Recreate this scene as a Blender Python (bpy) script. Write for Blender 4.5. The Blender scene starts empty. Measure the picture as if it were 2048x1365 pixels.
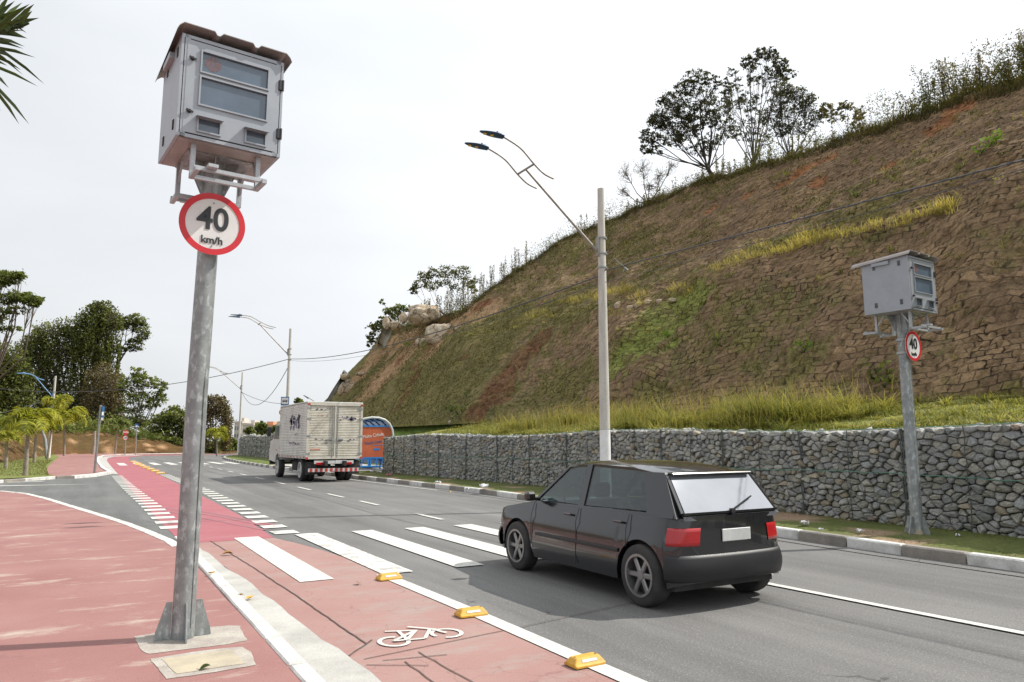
import bpy, math, random
import numpy as np
from mathutils import Vector, Matrix
R = math.radians
sc = bpy.context.scene
# ---------------------------------------------------------------- camera
CAMH = 1.5; F = 1450.; PITCH = 7.9115; YAW = -30.0234
cd = bpy.data.cameras.new('camera'); cam = bpy.data.objects.new('camera', cd)
sc.collection.objects.link(cam); sc.camera = cam
cam.location = (0, 0, CAMH); cam.rotation_euler = (R(90 + PITCH), 0, R(YAW))
cd.sensor_width = 36; cd.lens = F / 2048 * 36; cd.clip_start = .05; cd.clip_end = 3000
# ---------------------------------------------------------------- light
SUN_EL, SUN_AZ = 47.5, math.degrees(math.atan2(1, -.31))     # azimuth clockwise from +Y
w = bpy.data.worlds.new('World'); sc.world = w; w.use_nodes = True
nt = w.node_tree; N = nt.nodes; L = nt.links
bg = N['Background']; bg.inputs['Strength'].default_value = .1
sky = N.new('ShaderNodeTexSky'); sky.sky_type = 'NISHITA'; sky.sun_disc = False
sky.sun_elevation = R(SUN_EL); sky.sun_rotation = R(SUN_AZ); sky.dust_density = 3.0; sky.air_density = 1.0
tc = N.new('ShaderNodeTexCoord'); mpg = N.new('ShaderNodeMapping'); mpg.inputs['Scale'].default_value = (1, 1, 3.2)
cn = N.new('ShaderNodeTexNoise'); cn.inputs['Scale'].default_value = 1.6; cn.inputs['Detail'].default_value = 5; cn.inputs['Roughness'].default_value = .5
L.new(tc.outputs['Generated'], mpg.inputs['Vector']); L.new(mpg.outputs[0], cn.inputs['Vector'])
cr = N.new('ShaderNodeValToRGB'); cr.color_ramp.elements[0].position = .35; cr.color_ramp.elements[1].position = .7
cr.color_ramp.elements[0].color = (7.35, 7.65, 8.0, 1); cr.color_ramp.elements[1].color = (8.6, 8.8, 9.05, 1)
L.new(cn.outputs['Fac'], cr.inputs['Fac'])
mx = N.new('ShaderNodeMix'); mx.data_type = 'RGBA'; mx.inputs[0].default_value = .92
# veil of bright haze around the sun's side of the sky
dp = N.new('ShaderNodeVectorMath'); dp.operation = 'DOT_PRODUCT'; dp.inputs[1].default_value = (math.sin(R(SUN_AZ)) * math.cos(R(SUN_EL)), math.cos(R(SUN_AZ)) * math.cos(R(SUN_EL)), math.sin(R(SUN_EL)))
L.new(tc.outputs['Generated'], dp.inputs[0]); hv = N.new('ShaderNodeMapRange'); hv.inputs[1].default_value = -.2; hv.inputs[2].default_value = .9; hv.inputs[3].default_value = .97; hv.inputs[4].default_value = 1.7
L.new(dp.outputs['Value'], hv.inputs[0]); vs_ = N.new('ShaderNodeVectorMath'); vs_.operation = 'SCALE'; L.new(cr.outputs[0], vs_.inputs[0]); L.new(hv.outputs[0], vs_.inputs['Scale'])
L.new(sky.outputs[0], mx.inputs[6]); L.new(vs_.outputs[0], mx.inputs[7]); L.new(mx.outputs[2], bg.inputs['Color'])
sl = bpy.data.lights.new('sun', 'SUN'); sl.energy = 5.0; sl.angle = R(.6); sl.color = (1, .955, .88)
so = bpy.data.objects.new('sun', sl); sc.collection.objects.link(so)
sd = Vector((math.sin(R(SUN_AZ)) * math.cos(R(SUN_EL)), math.cos(R(SUN_AZ)) * math.cos(R(SUN_EL)), math.sin(R(SUN_EL))))
so.rotation_euler = sd.to_track_quat('Z', 'Y').to_euler(); so.location = sd * 50
sc.view_settings.view_transform = 'Standard'; sc.view_settings.look = 'None'
sc.view_settings.exposure = 0; sc.view_settings.gamma = 1

# ---------------------------------------------------------------- helpers
th, yw = R(PITCH), R(-YAW)
def ray(u, v):
    x = (u - 1024) / F; y = -(v - 682.5) / F
    a, b, c = x, math.cos(th) - y * math.sin(th), math.sin(th) + y * math.cos(th)
    return np.array([a * math.cos(yw) + b * math.sin(yw), -a * math.sin(yw) + b * math.cos(yw), c])
CAMP = np.array([0, 0, CAMH])
def G(u, v, z=0.):
    d = ray(u, v); return CAMP + d * ((z - CAMH) / d[2])
def W(u, v, D): return CAMP + ray(u, v) * D          # point at depth D metres
def PY(u, v, y): d = ray(u, v); return CAMP + d * (y / d[1])
def PX(u, v, x): d = ray(u, v); return CAMP + d * (x / d[0])

def link(o, parent=None):
    sc.collection.objects.link(o)
    if parent is not None: o.parent = parent
    return o
def tag(o, label=None, cat=None, group=None, kind=None):
    if label: o['label'] = label
    if cat: o['category'] = cat
    if group: o['group'] = group
    if kind: o['kind'] = kind
    return o
def thing(name, label, cat, loc=(0, 0, 0), rz=0, group=None):
    o = bpy.data.objects.new(name, None); o.empty_display_size = .2; link(o)
    o.location = loc; o.rotation_euler = (0, 0, rz)
    return tag(o, label, cat, group)
def fm(name, V, F_, mats, parent=None, attr=None, smooth=False, mi=None):
    """fast mesh from numpy; F_ an (M,k) array or list of such arrays"""
    V = np.asarray(V, dtype=np.float32)
    Fs = F_ if isinstance(F_, list) else [F_]
    Fs = [np.asarray(f, dtype=np.int32) for f in Fs if len(f)]
    me = bpy.data.meshes.new(name)
    me.vertices.add(len(V)); me.vertices.foreach_set('co', V.ravel())
    loops = np.concatenate([f.ravel() for f in Fs]); tot = np.concatenate([np.full(len(f), f.shape[1], np.int32) for f in Fs])
    start = np.concatenate([[0], np.cumsum(tot)[:-1]]).astype(np.int32)
    me.loops.add(len(loops)); me.loops.foreach_set('vertex_index', loops)
    me.polygons.add(len(tot)); me.polygons.foreach_set('loop_start', start)
    try: me.polygons.foreach_set('loop_total', tot)
    except Exception: pass
    if mi is not None: me.polygons.foreach_set('material_index', np.asarray(mi, np.int32))
    me.polygons.foreach_set('use_smooth', np.full(len(tot), smooth))
    for m in (mats if isinstance(mats, (list, tuple)) else [mats]): me.materials.append(m)
    for k, a in (attr or {}).items():
        a = np.asarray(a, np.float32)
        if a.ndim == 1:
            t = me.attributes.new(k, 'FLOAT', 'POINT'); t.data.foreach_set('value', a)
        else:
            t = me.attributes.new(k, 'FLOAT_COLOR', 'POINT')
            a4 = np.ones((len(a), 4), np.float32); a4[:, :3] = a; t.data.foreach_set('color', a4.ravel())
    me.update(calc_edges=True); me.validate()
    return link(bpy.data.objects.new(name, me), parent)

class MB:
    def __init__(s): s.v = []; s.f = []; s.m = []; s.sm = []
    def add(s, vs, fs, m=0, sm=False):
        b = len(s.v); s.v += [tuple(float(c) for c in p) for p in vs]
        for f in fs: s.f.append([b + i for i in f]); s.m.append(m); s.sm.append(sm)
    def box(s, c, d, m=0, rot=None, taper=1.0, bev=0):
        x, y, z = [a / 2 for a in d]
        if bev:
            b = min(bev, x * .9, y * .9, z * .9); P = []
            for sx in (-1, 1):
                for sy in (-1, 1):
                    for sz in (-1, 1):
                        P += [(sx * x, sy * (y - b), sz * (z - b)), (sx * (x - b), sy * y, sz * (z - b)), (sx * (x - b), sy * (y - b), sz * z)]
            def I(a, b_, c_, k): return ((a * 2 + b_) * 2 + c_) * 3 + k
            fs = []
            for a in (0, 1):
                fs.append([I(a, 0, 0, 0), I(a, 1, 0, 0), I(a, 1, 1, 0), I(a, 0, 1, 0)])
                fs.append([I(0, a, 0, 1), I(1, a, 0, 1), I(1, a, 1, 1), I(0, a, 1, 1)])
                fs.append([I(0, 0, a, 2), I(1, 0, a, 2), I(1, 1, a, 2), I(0, 1, a, 2)])
                for c_ in (0, 1):
                    fs.append([I(a, c_, 0, 0), I(a, c_, 1, 0), I(a, c_, 1, 1), I(a, c_, 0, 1)])
                    fs.append([I(a, 0, c_, 0), I(a, 1, c_, 0), I(a, 1, c_, 2), I(a, 0, c_, 2)])
                    fs.append([I(0, a, c_, 1), I(1, a, c_, 1), I(1, a, c_, 2), I(0, a, c_, 2)])
                    for k in (0, 1): fs.append([I(a, c_, k, 0), I(a, c_, k, 1), I(a, c_, k, 2)])
        else:
            P = [(sx * x * (taper if sz > 0 else 1), sy * y * (taper if sz > 0 else 1), sz * z) for sz in (-1, 1) for sx, sy in ((-1, -1), (1, -1), (1, 1), (-1, 1))]
            fs = [[3, 2, 1, 0], [4, 5, 6, 7], [0, 1, 5, 4], [1, 2, 6, 5], [2, 3, 7, 6], [3, 0, 4, 7]]
        if rot is not None: P = [tuple(rot @ Vector(p)) for p in P]
        s.add([(p[0] + c[0], p[1] + c[1], p[2] + c[2]) for p in P], fs, m)
    def tube(s, pts, r, n=8, m=0, caps=True, sm=True):
        pts = [Vector(p) for p in pts]; rs = r if isinstance(r, (list, tuple)) else [r] * len(pts)
        vs = []; up = Vector((0, 0, 1)); prev = None
        for i, p in enumerate(pts):
            t = (pts[min(i + 1, len(pts) - 1)] - pts[max(i - 1, 0)])
            if t.length < 1e-9: t = Vector((0, 0, 1))
            t.normalize()
            if prev is None:
                a = t.cross(up if abs(t.z) < .95 else Vector((1, 0, 0))).normalized()
            else:
                a = prev - t * prev.dot(t)
                a = a.normalized() if a.length > 1e-6 else t.cross(up).normalized()
            prev = a; b = t.cross(a)
            for k in range(n):
                q = 2 * math.pi * k / n; vs.append(p + (a * math.cos(q) + b * math.sin(q)) * rs[i])
        fs = [[i * n + k, i * n + (k + 1) % n, (i + 1) * n + (k + 1) % n, (i + 1) * n + k] for i in range(len(pts) - 1) for k in range(n)]
        s.add(vs, fs, m, sm)
        if caps:
            s.add(vs[:n], [list(range(n))[::-1]], m); s.add(vs[-n:], [list(range(n))], m)
    def bar(s, a, b, wd, h_, m=0):
        a = Vector(a); b = Vector(b); d = b - a; q = d.to_track_quat('Y', 'Z').to_matrix()
        s.box((a + b) / 2, (wd, d.length, h_), m, q)
    def grid(s, P, m=0, sm=True, flip=False):
        n, k = len(P), len(P[0]); vs = [p for r_ in P for p in r_]
        fs = []
        for i in range(n - 1):
            for j in range(k - 1):
                f = [i * k + j, i * k + j + 1, (i + 1) * k + j + 1, (i + 1) * k + j]
                fs.append(f[::-1] if flip else f)
        s.add(vs, fs, m, sm)
    def poly(s, pts, m=0): s.add(pts, [list(range(len(pts)))], m)
    def prism(s, pts, vec, m=0):
        n = len(pts); q = [tuple(p[i] + vec[i] for i in range(3)) for p in pts]
        s.add(list(pts) + q, [list(range(n))[::-1], list(range(n, 2 * n))] + [[i, (i + 1) % n, n + (i + 1) % n, n + i] for i in range(n)], m)
    def disc(s, c, r, ax, th_=.01, n=32, m=0):
        c = Vector(c); ax = Vector(ax).normalized(); s.tube([c - ax * th_ / 2, c + ax * th_ / 2], r, n, m, True, False)
    def ring(s, c, r0, r1, ax, th_=.01, n=32, m=0):
        c = Vector(c); ax = Vector(ax).normalized(); a = ax.orthogonal().normalized(); b = ax.cross(a); vs = []
        for k in range(n):
            q = 2 * math.pi * k / n; d = a * math.cos(q) + b * math.sin(q)
            vs += [c + d * r0 - ax * th_ / 2, c + d * r1 - ax * th_ / 2, c + d * r1 + ax * th_ / 2, c + d * r0 + ax * th_ / 2]
        fs = []
        for k in range(n):
            e = (k + 1) % n
            for j in range(4): fs.append([k * 4 + j, k * 4 + (j + 1) % 4, e * 4 + (j + 1) % 4, e * 4 + j])
        s.add(vs, fs, m)
    def build(s, name, mats, parent=None, fix=True):
        me = bpy.data.meshes.new(name); me.from_pydata(s.v, [], s.f)
        for m in (mats if isinstance(mats, (list, tuple)) else [mats]): me.materials.append(m)
        me.polygons.foreach_set('material_index', s.m); me.polygons.foreach_set('use_smooth', s.sm)
        me.update()
        return link(bpy.data.objects.new(name, me), parent)
def copy_tree(o, parent=None):
    c = o.copy(); link(c); c.parent = parent
    for ch in list(o.children): copy_tree(ch, c)
    return c

# numpy noise
def h2(ix, iy, s=0):
    a = (ix.astype(np.int64) * 374761393 + iy.astype(np.int64) * 668265263 + s * 1442695041) & 0xffffffff
    a = ((a ^ (a >> 13)) * 1274126177) & 0xffffffff
    return ((a ^ (a >> 16)) & 0xffffff) / float(0xffffff)
def vn(x, y, s=0):
    ix = np.floor(x); iy = np.floor(y); fx = x - ix; fy = y - iy
    fx = fx * fx * (3 - 2 * fx); fy = fy * fy * (3 - 2 * fy)
    a = h2(ix, iy, s); b = h2(ix + 1, iy, s); c = h2(ix, iy + 1, s); d = h2(ix + 1, iy + 1, s)
    return (a + (b - a) * fx) * (1 - fy) + (c + (d - c) * fx) * fy
def fbm(x, y, s=0, o=4):
    r_ = 0; a = .5; t = 0
    for i in range(o): r_ = r_ + a * vn(x * 2 ** i, y * 2 ** i, s + i * 7); t += a; a *= .5
    return r_ / t
def worley(x, y, s=0):
    ix = np.floor(x); iy = np.floor(y); f1 = np.full(x.shape, 9.); f2 = np.full(x.shape, 9.); idv = np.zeros(x.shape)
    for dx in (-1, 0, 1):
        for dy in (-1, 0, 1):
            cx = ix + dx; cy = iy + dy
            px = cx + .5 + (h2(cx, cy, s) - .5) * .7 + .5 * (cy % 2); py = cy + .5 + (h2(cx, cy, s + 1) - .5) * .5
            d = np.maximum(np.abs(px - x), np.abs(py - y)) * .7 + .3 * np.hypot(px - x, py - y)
            n_ = d < f1
            f2 = np.where(n_, f1, np.minimum(f2, d)); idv = np.where(n_, h2(cx, cy, s + 5), idv); f1 = np.where(n_, d, f1)
    return f1, f2, idv

# ---------------------------------------------------------------- materials
def nodes(name):
    m = bpy.data.materials.new(name); m.use_nodes = True; return m, m.node_tree.nodes, m.node_tree.links, m.node_tree.nodes['Principled BSDF']
def c4(c): return (c[0], c[1], c[2], 1)
def noise(n, l, scale, detail=4, rough=.55, vec=None, stretch=None):
    t = n.new('ShaderNodeTexNoise'); t.inputs['Scale'].default_value = scale; t.inputs['Detail'].default_value = detail; t.inputs['Roughness'].default_value = rough
    tc_ = n.new('ShaderNodeTexCoord'); o = tc_.outputs['Object']
    if stretch:
        mp_ = n.new('ShaderNodeMapping'); mp_.inputs['Scale'].default_value = stretch; l.new(o, mp_.inputs[0]); o = mp_.outputs[0]
    l.new(o, t.inputs['Vector']); return t.outputs['Fac']
def ramp(n, l, fac, p0, p1, a=0., b=1.):
    t = n.new('ShaderNodeMapRange'); t.inputs[1].default_value = p0; t.inputs[2].default_value = p1; t.inputs[3].default_value = a; t.inputs[4].default_value = b
    l.new(fac, t.inputs[0]); return t.outputs[0]
def mixc(n, l, fac, a, b, blend='MIX'):
    t = n.new('ShaderNodeMix'); t.data_type = 'RGBA'; t.blend_type = blend
    if isinstance(fac, (int, float)): t.inputs[0].default_value = fac
    else: l.new(fac, t.inputs[0])
    for i, q in ((6, a), (7, b)):
        if isinstance(q, (tuple, list)): t.inputs[i].default_value = c4(q)
        else: l.new(q, t.inputs[i])
    return t.outputs[2]
def bump(n, l, p, h_, strength=.3, dist=.02):
    b = n.new('ShaderNodeBump'); b.inputs['Strength'].default_value = strength; b.inputs['Distance'].default_value = dist
    l.new(h_, b.inputs['Height']); l.new(b.outputs[0], p.inputs['Normal']); return b
def mat(name, c1, c2=None, scale=4, rough=.7, metal=0, bs=0, bscale=40, bd=.01, lo=.35, hi=.65, stretch=None, spec=.5, fine=.12, coat=0):
    m, n, l, p = nodes(name); p.inputs['Roughness'].default_value = rough; p.inputs['Metallic'].default_value = metal
    p.inputs['Specular IOR Level'].default_value = spec
    if coat: p.inputs['Coat Weight'].default_value = coat; p.inputs['Coat Roughness'].default_value = .04
    c2 = c2 or tuple(x * .8 for x in c1)
    f = ramp(n, l, noise(n, l, scale, 5, .6, stretch=stretch), lo, hi); col = mixc(n, l, f, c1, c2)
    if fine:
        g = ramp(n, l, noise(n, l, bscale * 2, 3), .3, .7, 1 - fine, 1 + fine)
        v = n.new('ShaderNodeVectorMath'); v.operation = 'SCALE'; l.new(col, v.inputs[0]); l.new(g, v.inputs['Scale']); col = v.outputs[0]
    l.new(col, p.inputs['Base Color'])
    if bs: bump(n, l, p, noise(n, l, bscale, 4, .6), bs, bd)
    return m
def asphalt(name, c, speck=.5):
    m, n, l, p = nodes(name); p.inputs['Roughness'].default_value = .85; p.inputs['Specular IOR Level'].default_value = .3
    big = ramp(n, l, noise(n, l, .35, 4), .3, .7, .86, 1.14)
    streak = ramp(n, l, noise(n, l, 1.0, 5, .65, stretch=(1.7, .10, 1)), .3, .7, .76, 1.24)
    fine = ramp(n, l, noise(n, l, 60, 5, .8), .3, .7, .55, 1.45)
    mul = n.new('ShaderNodeMath'); mul.operation = 'MULTIPLY'; l.new(big, mul.inputs[0]); l.new(streak, mul.inputs[1])
    mul2 = n.new('ShaderNodeMath'); mul2.operation = 'MULTIPLY'; l.new(mul.outputs[0], mul2.inputs[0]); l.new(fine, mul2.inputs[1])
    v = n.new('ShaderNodeVectorMath'); v.operation = 'SCALE'; v.inputs[0].default_value = c; l.new(mul2.outputs[0], v.inputs['Scale'])
    vo = n.new('ShaderNodeTexVoronoi'); vo.inputs['Scale'].default_value = 38; tc_ = n.new('ShaderNodeTexCoord'); l.new(tc_.outputs['Object'], vo.inputs['Vector'])
    sp = ramp(n, l, vo.outputs['Distance'], .12, .2, speck, 0)
    col = mixc(n, l, sp, v.outputs[0], (.42, .41, .38))
    # hairline cracks, broken up
    vc = n.new('ShaderNodeTexVoronoi'); vc.feature = 'DISTANCE_TO_EDGE'; vc.inputs['Scale'].default_value = .55
    nz = n.new('ShaderNodeTexNoise'); nz.inputs['Scale'].default_value = 2.5; nz.inputs['Detail'].default_value = 4; l.new(tc_.outputs['Object'], nz.inputs['Vector'])
    mv = n.new('ShaderNodeVectorMath'); mv.operation = 'MULTIPLY_ADD'; mv.inputs[1].default_value = (.8, .8, 0); l.new(nz.outputs['Color'], mv.inputs[0]); l.new(tc_.outputs['Object'], mv.inputs[2]); l.new(mv.outputs[0], vc.inputs['Vector'])
    ck = ramp(n, l, vc.outputs['Distance'], .002, .006, .55, 0)
    msk = ramp(n, l, noise(n, l, .5, 3), .55, .62); mm = n.new('ShaderNodeMath'); mm.operation = 'MULTIPLY'; l.new(ck, mm.inputs[0]); l.new(msk, mm.inputs[1])
    col = mixc(n, l, mm.outputs[0], col, (.03, .03, .03))
    l.new(col, p.inputs['Base Color']); bump(n, l, p, noise(n, l, 90, 3, .7), .35, .006); return m
def redpave(name, c, c2, worn, wornfac=(.56, .7), crack=.5):
    m, n, l, p = nodes(name); p.inputs['Roughness'].default_value = .8; p.inputs['Specular IOR Level'].default_value = .3
    f = ramp(n, l, noise(n, l, .9, 5), .3, .7); col = mixc(n, l, f, c, c2)
    wf = ramp(n, l, noise(n, l, 1.5, 9, .74, stretch=(.6, 1.5, 1)), *wornfac); col = mixc(n, l, wf, col, worn)
    tc_ = n.new('ShaderNodeTexCoord'); vc = n.new('ShaderNodeTexVoronoi'); vc.feature = 'DISTANCE_TO_EDGE'; vc.inputs['Scale'].default_value = 3.2
    nz = n.new('ShaderNodeTexNoise'); nz.inputs['Scale'].default_value = 5; nz.inputs['Detail'].default_value = 4; l.new(tc_.outputs['Object'], nz.inputs['Vector'])
    mv = n.new('ShaderNodeVectorMath'); mv.operation = 'MULTIPLY_ADD'; mv.inputs[1].default_value = (.35, .35, 0); l.new(nz.outputs['Color'], mv.inputs[0]); l.new(tc_.outputs['Object'], mv.inputs[2]); l.new(mv.outputs[0], vc.inputs['Vector'])
    ck = ramp(n, l, vc.outputs['Distance'], .006, .02, crack, 0); msk = ramp(n, l, noise(n, l, 1.1, 3), .45, .6)
    mm = n.new('ShaderNodeMath'); mm.operation = 'MULTIPLY'; l.new(ck, mm.inputs[0]); l.new(msk, mm.inputs[1])
    col = mixc(n, l, mm.outputs[0], col, tuple(x * .45 for x in c))
    g = ramp(n, l, noise(n, l, 140, 2, .7), .3, .7, .84, 1.16); v = n.new('ShaderNodeVectorMath'); v.operation = 'SCALE'; l.new(col, v.inputs[0]); l.new(g, v.inputs['Scale'])
    l.new(v.outputs[0], p.inputs['Base Color']); bump(n, l, p, noise(n, l, 70, 4, .7), .15, .004); return m
def leafm(name, c, var=.5, trans=.35, rough=.6, hi=None):
    """foliage: colour varied by the per-leaf 'tint' attribute, part translucent"""
    m, n, l, p = nodes(name); p.inputs['Roughness'].default_value = rough; p.inputs['Specular IOR Level'].default_value = .25
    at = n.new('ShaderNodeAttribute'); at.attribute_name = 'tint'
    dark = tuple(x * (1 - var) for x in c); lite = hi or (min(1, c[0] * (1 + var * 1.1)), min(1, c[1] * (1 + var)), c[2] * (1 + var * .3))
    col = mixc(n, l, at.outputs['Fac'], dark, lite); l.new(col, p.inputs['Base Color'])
    tr = n.new('ShaderNodeBsdfTranslucent'); l.new(mixc(n, l, 1., col, (1.0, 1.0, .55), 'MULTIPLY'), tr.inputs['Color'])
    ms = n.new('ShaderNodeMixShader'); ms.inputs[0].default_value = trans; l.new(p.outputs[0], ms.inputs[1]); l.new(tr.outputs[0], ms.inputs[2])
    l.new(ms.outputs[0], n['Material Output'].inputs['Surface']); return m
def vcolm(name, rough=.9, bs=.5, bscale=12, bd=.05, spec=.2, fine=.25, fs=18):
    m, n, l, p = nodes(name); p.inputs['Roughness'].default_value = rough; p.inputs['Specular IOR Level'].default_value = spec
    at = n.new('ShaderNodeAttribute'); at.attribute_name = 'col'
    g = ramp(n, l, noise(n, l, fs, 5, .7), .3, .7, 1 - fine, 1 + fine); v = n.new('ShaderNodeVectorMath'); v.operation = 'SCALE'; l.new(at.outputs['Color'], v.inputs[0]); l.new(g, v.inputs['Scale'])
    l.new(v.outputs[0], p.inputs['Base Color']); bump(n, l, p, noise(n, l, bscale, 6, .7), bs, bd); return m
def glassm(name, c=(.7, .8, .8), rough=.02):
    m, n, l, p = nodes(name); gl = n.new('ShaderNodeBsdfGlossy'); gl.inputs['Roughness'].default_value = rough
    tr = n.new('ShaderNodeBsdfTransparent'); tr.inputs['Color'].default_value = c4(c); fr = n.new('ShaderNodeLayerWeight'); fr.inputs['Blend'].default_value = .12
    ms = n.new('ShaderNodeMixShader'); l.new(fr.outputs['Facing'], ms.inputs[0]); l.new(tr.outputs[0], ms.inputs[1]); l.new(gl.outputs[0], ms.inputs[2])
    l.new(ms.outputs[0], n['Material Output'].inputs['Surface']); return m

M = {}
M['asphalt'] = asphalt('asphalt', (.150, .147, .142))
M['asphalt_side'] = asphalt('asphalt_side', (.13, .132, .128), .35)
M['cycle_near'] = redpave('cycle_near', (.305, .172, .152), (.345, .214, .19), (.31, .27, .245), (.50, .72), .35)
M['cycle_far'] = redpave('cycle_far', (.31, .095, .115), (.355, .13, .142), (.36, .2, .2), (.54, .76), .15)
M['walk'] = redpave('walk', (.265, .125, .115), (.31, .165, .147), (.42, .335, .28), (.55, .68), .15)
M['paint'] = mat('paint', (.58, .575, .53), (.36, .355, .33), 11, .7, bs=.3, bscale=60, bd=.004, lo=.50, hi=.80, fine=.22)
M['paint_worn'] = mat('paint_worn', (.66, .65, .6), (.36, .35, .33), 6, .75, bs=.3, bscale=80, bd=.004, lo=.45, hi=.62, fine=.15)
M['kerb_white'] = mat('kerb_white', (.66, .65, .62), (.42, .41, .39), 3.5, .8, bs=.5, bscale=30, bd=.01, lo=.42, hi=.7)
M['kerb_grey'] = mat('kerb_grey', (.2, .185, .165), (.3, .27, .24), 3, .85, bs=.5, bscale=30, bd=.01)
M['concrete'] = mat('concrete', (.46, .45, .42), (.35, .34, .315), 2.2, .85, bs=.5, bscale=45, bd=.008, fine=.14)
M['pad'] = mat('pad', (.46, .40, .29), (.34, .30, .23), 4, .85, bs=.4, bscale=50, bd=.006)
M['crack'] = mat('crack', (.07, .05, .045), (.12, .09, .08), 20, .9)
M['galv'] = mat('galv', (.40, .42, .42), (.27, .29, .295), 14, .48, .55, bs=.15, bscale=30, bd=.004, lo=.4, hi=.62, fine=.1)
def galv2():
    m, n, l, p = nodes('galvanised_steel'); p.inputs['Roughness'].default_value = .5; p.inputs['Metallic'].default_value = .45
    f = ramp(n, l, noise(n, l, 9, 4, .6), .4, .62); col = mixc(n, l, f, (.31, .33, .33), (.23, .25, .25))
    f2 = ramp(n, l, noise(n, l, 24, 5, .62, stretch=(1, 1, .5)), .54, .64, 0, .6); col = mixc(n, l, f2, col, (.55, .59, .60))
    f3 = ramp(n, l, noise(n, l, 5, 6, .7, stretch=(1, 1, .25)), .62, .7, 0, .6); col = mixc(n, l, f3, col, (.17, .15, .12))
    l.new(col, p.inputs['Base Color']); bump(n, l, p, noise(n, l, 25, 4), .12, .004); return m
M['pole'] = galv2()
M['cab'] = mat('cabinet_grey', (.335, .36, .39), (.30, .325, .355), 3, .4, .2, fine=.03, bscale=10)
M['cab_roof'] = mat('cabinet_roof', (.36, .33, .31), (.28, .26, .25), 5, .5, .3)
M['bracket'] = mat('bracket_grey', (.42, .44, .46), (.36, .38, .4), 6, .5, .3)
M['screen'] = mat('screen_glass', (.10, .14, .19), (.075, .11, .15), 3, .12, fine=0, spec=.8)
M['black'] = mat('black_plastic', (.02, .02, .022), rough=.5)
M['rubber'] = mat('rubber', (.025, .025, .027), (.045, .043, .04), 8, .85)
M['signred'] = mat('sign_red', (.62, .02, .03), (.52, .02, .03), 3, .35, fine=.03)
M['signwhite'] = mat('sign_white', (.75, .75, .73), (.68, .68, .67), 4, .4, fine=.03)
M['signblack'] = mat('sign_black', (.025, .028, .032), rough=.4)
M['signblue'] = mat('sign_blue', (.03, .14, .33), rough=.4)
M['led'] = mat('led_dots', (.42, .2, .17), (.34, .16, .14), 8, .5)
M['postc'] = mat('post_concrete', (.56, .54, .49), (.44, .42, .38), 2.5, .85, bs=.3, bscale=20, bd=.006, stretch=(3, 3, .6))
M['limewash'] = mat('limewash', (.78, .78, .77), (.66, .66, .65), 3, .85)
M['armsteel'] = mat('arm_steel', (.36, .34, .31), (.26, .23, .2), 5, .5, .4)
M['lampblue'] = mat('lamp_blue', (.025, .055, .11), (.03, .07, .14), 6, .4, .2)
M['lampblue_pale'] = mat('lamp_blue_pale', (.16, .34, .62), (.2, .4, .66), 6, .5)
M['lens'] = mat('lamp_lens', (.62, .45, .08), (.5, .36, .06), 20, .3)
M['wire'] = mat('cable_black', (.05, .05, .052), (.11, .11, .115), 30, .6)
M['meshwire'] = mat('mesh_wire', (.07, .085, .08), (.12, .13, .12), 9, .6, .3)
M['greenwire'] = mat('green_wire', (.14, .28, .22), (.08, .2, .15), 9, .6)
M['stud'] = mat('stud_yellow', (.66, .36, .04), (.5, .27, .04), 14, .55, bs=.2, bscale=30, bd=.004, fine=.1)
M['reflect'] = mat('reflector', (.7, .72, .74), rough=.25)
M['bark'] = mat('bark', (.10, .08, .06), (.17, .14, .11), 6, .9, bs=.6, bscale=15, bd=.03, stretch=(1, 1, .3))
M['barkpale'] = mat('bark_pale', (.34, .29, .24), (.22, .18, .15), 5, .9, bs=.5, bscale=14, bd=.02, stretch=(1, 1, 3))
M['barkdark'] = mat('bark_dark', (.05, .042, .035), (.09, .075, .06), 6, .9)
M['leaf_dark'] = leafm('leaf_dark', (.10, .14, .04), .8, .4, hi=(.24, .27, .07))
M['leaf_mid'] = leafm('leaf_mid', (.13, .19, .05), .65, .4, hi=(.27, .31, .08))
M['leaf_ridge'] = leafm('leaf_ridge', (.075, .085, .045), .6, .32, hi=(.16, .16, .08))
M['leaf_olive'] = leafm('leaf_olive', (.12, .13, .045), .5, .35)
M['leaf_brown'] = leafm('leaf_brown', (.15, .125, .07), .5, .3)
M['leaf_lime'] = leafm('leaf_lime', (.17, .30, .04), .4, .45)
M['palm'] = leafm('palm_leaf', (.26, .33, .035), .6, .45, hi=(.50, .48, .05))
M['palm_dark'] = leafm('palm_leaf_dark', (.055, .085, .03), .4, .15, .4)
M['grass_tall'] = leafm('grass_tall', (.21, .27, .055), .62, .45, hi=(.56, .50, .17))
M['grass_short'] = leafm('grass_short', (.16, .205, .05), .6, .4, hi=(.36, .34, .10))
M['grass_dry'] = leafm('grass_dry', (.38, .34, .09), .5, .5, hi=(.66, .53, .20))
M['weed'] = leafm('weed', (.14, .15, .055), .6, .35, hi=(.30, .25, .11))
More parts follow.
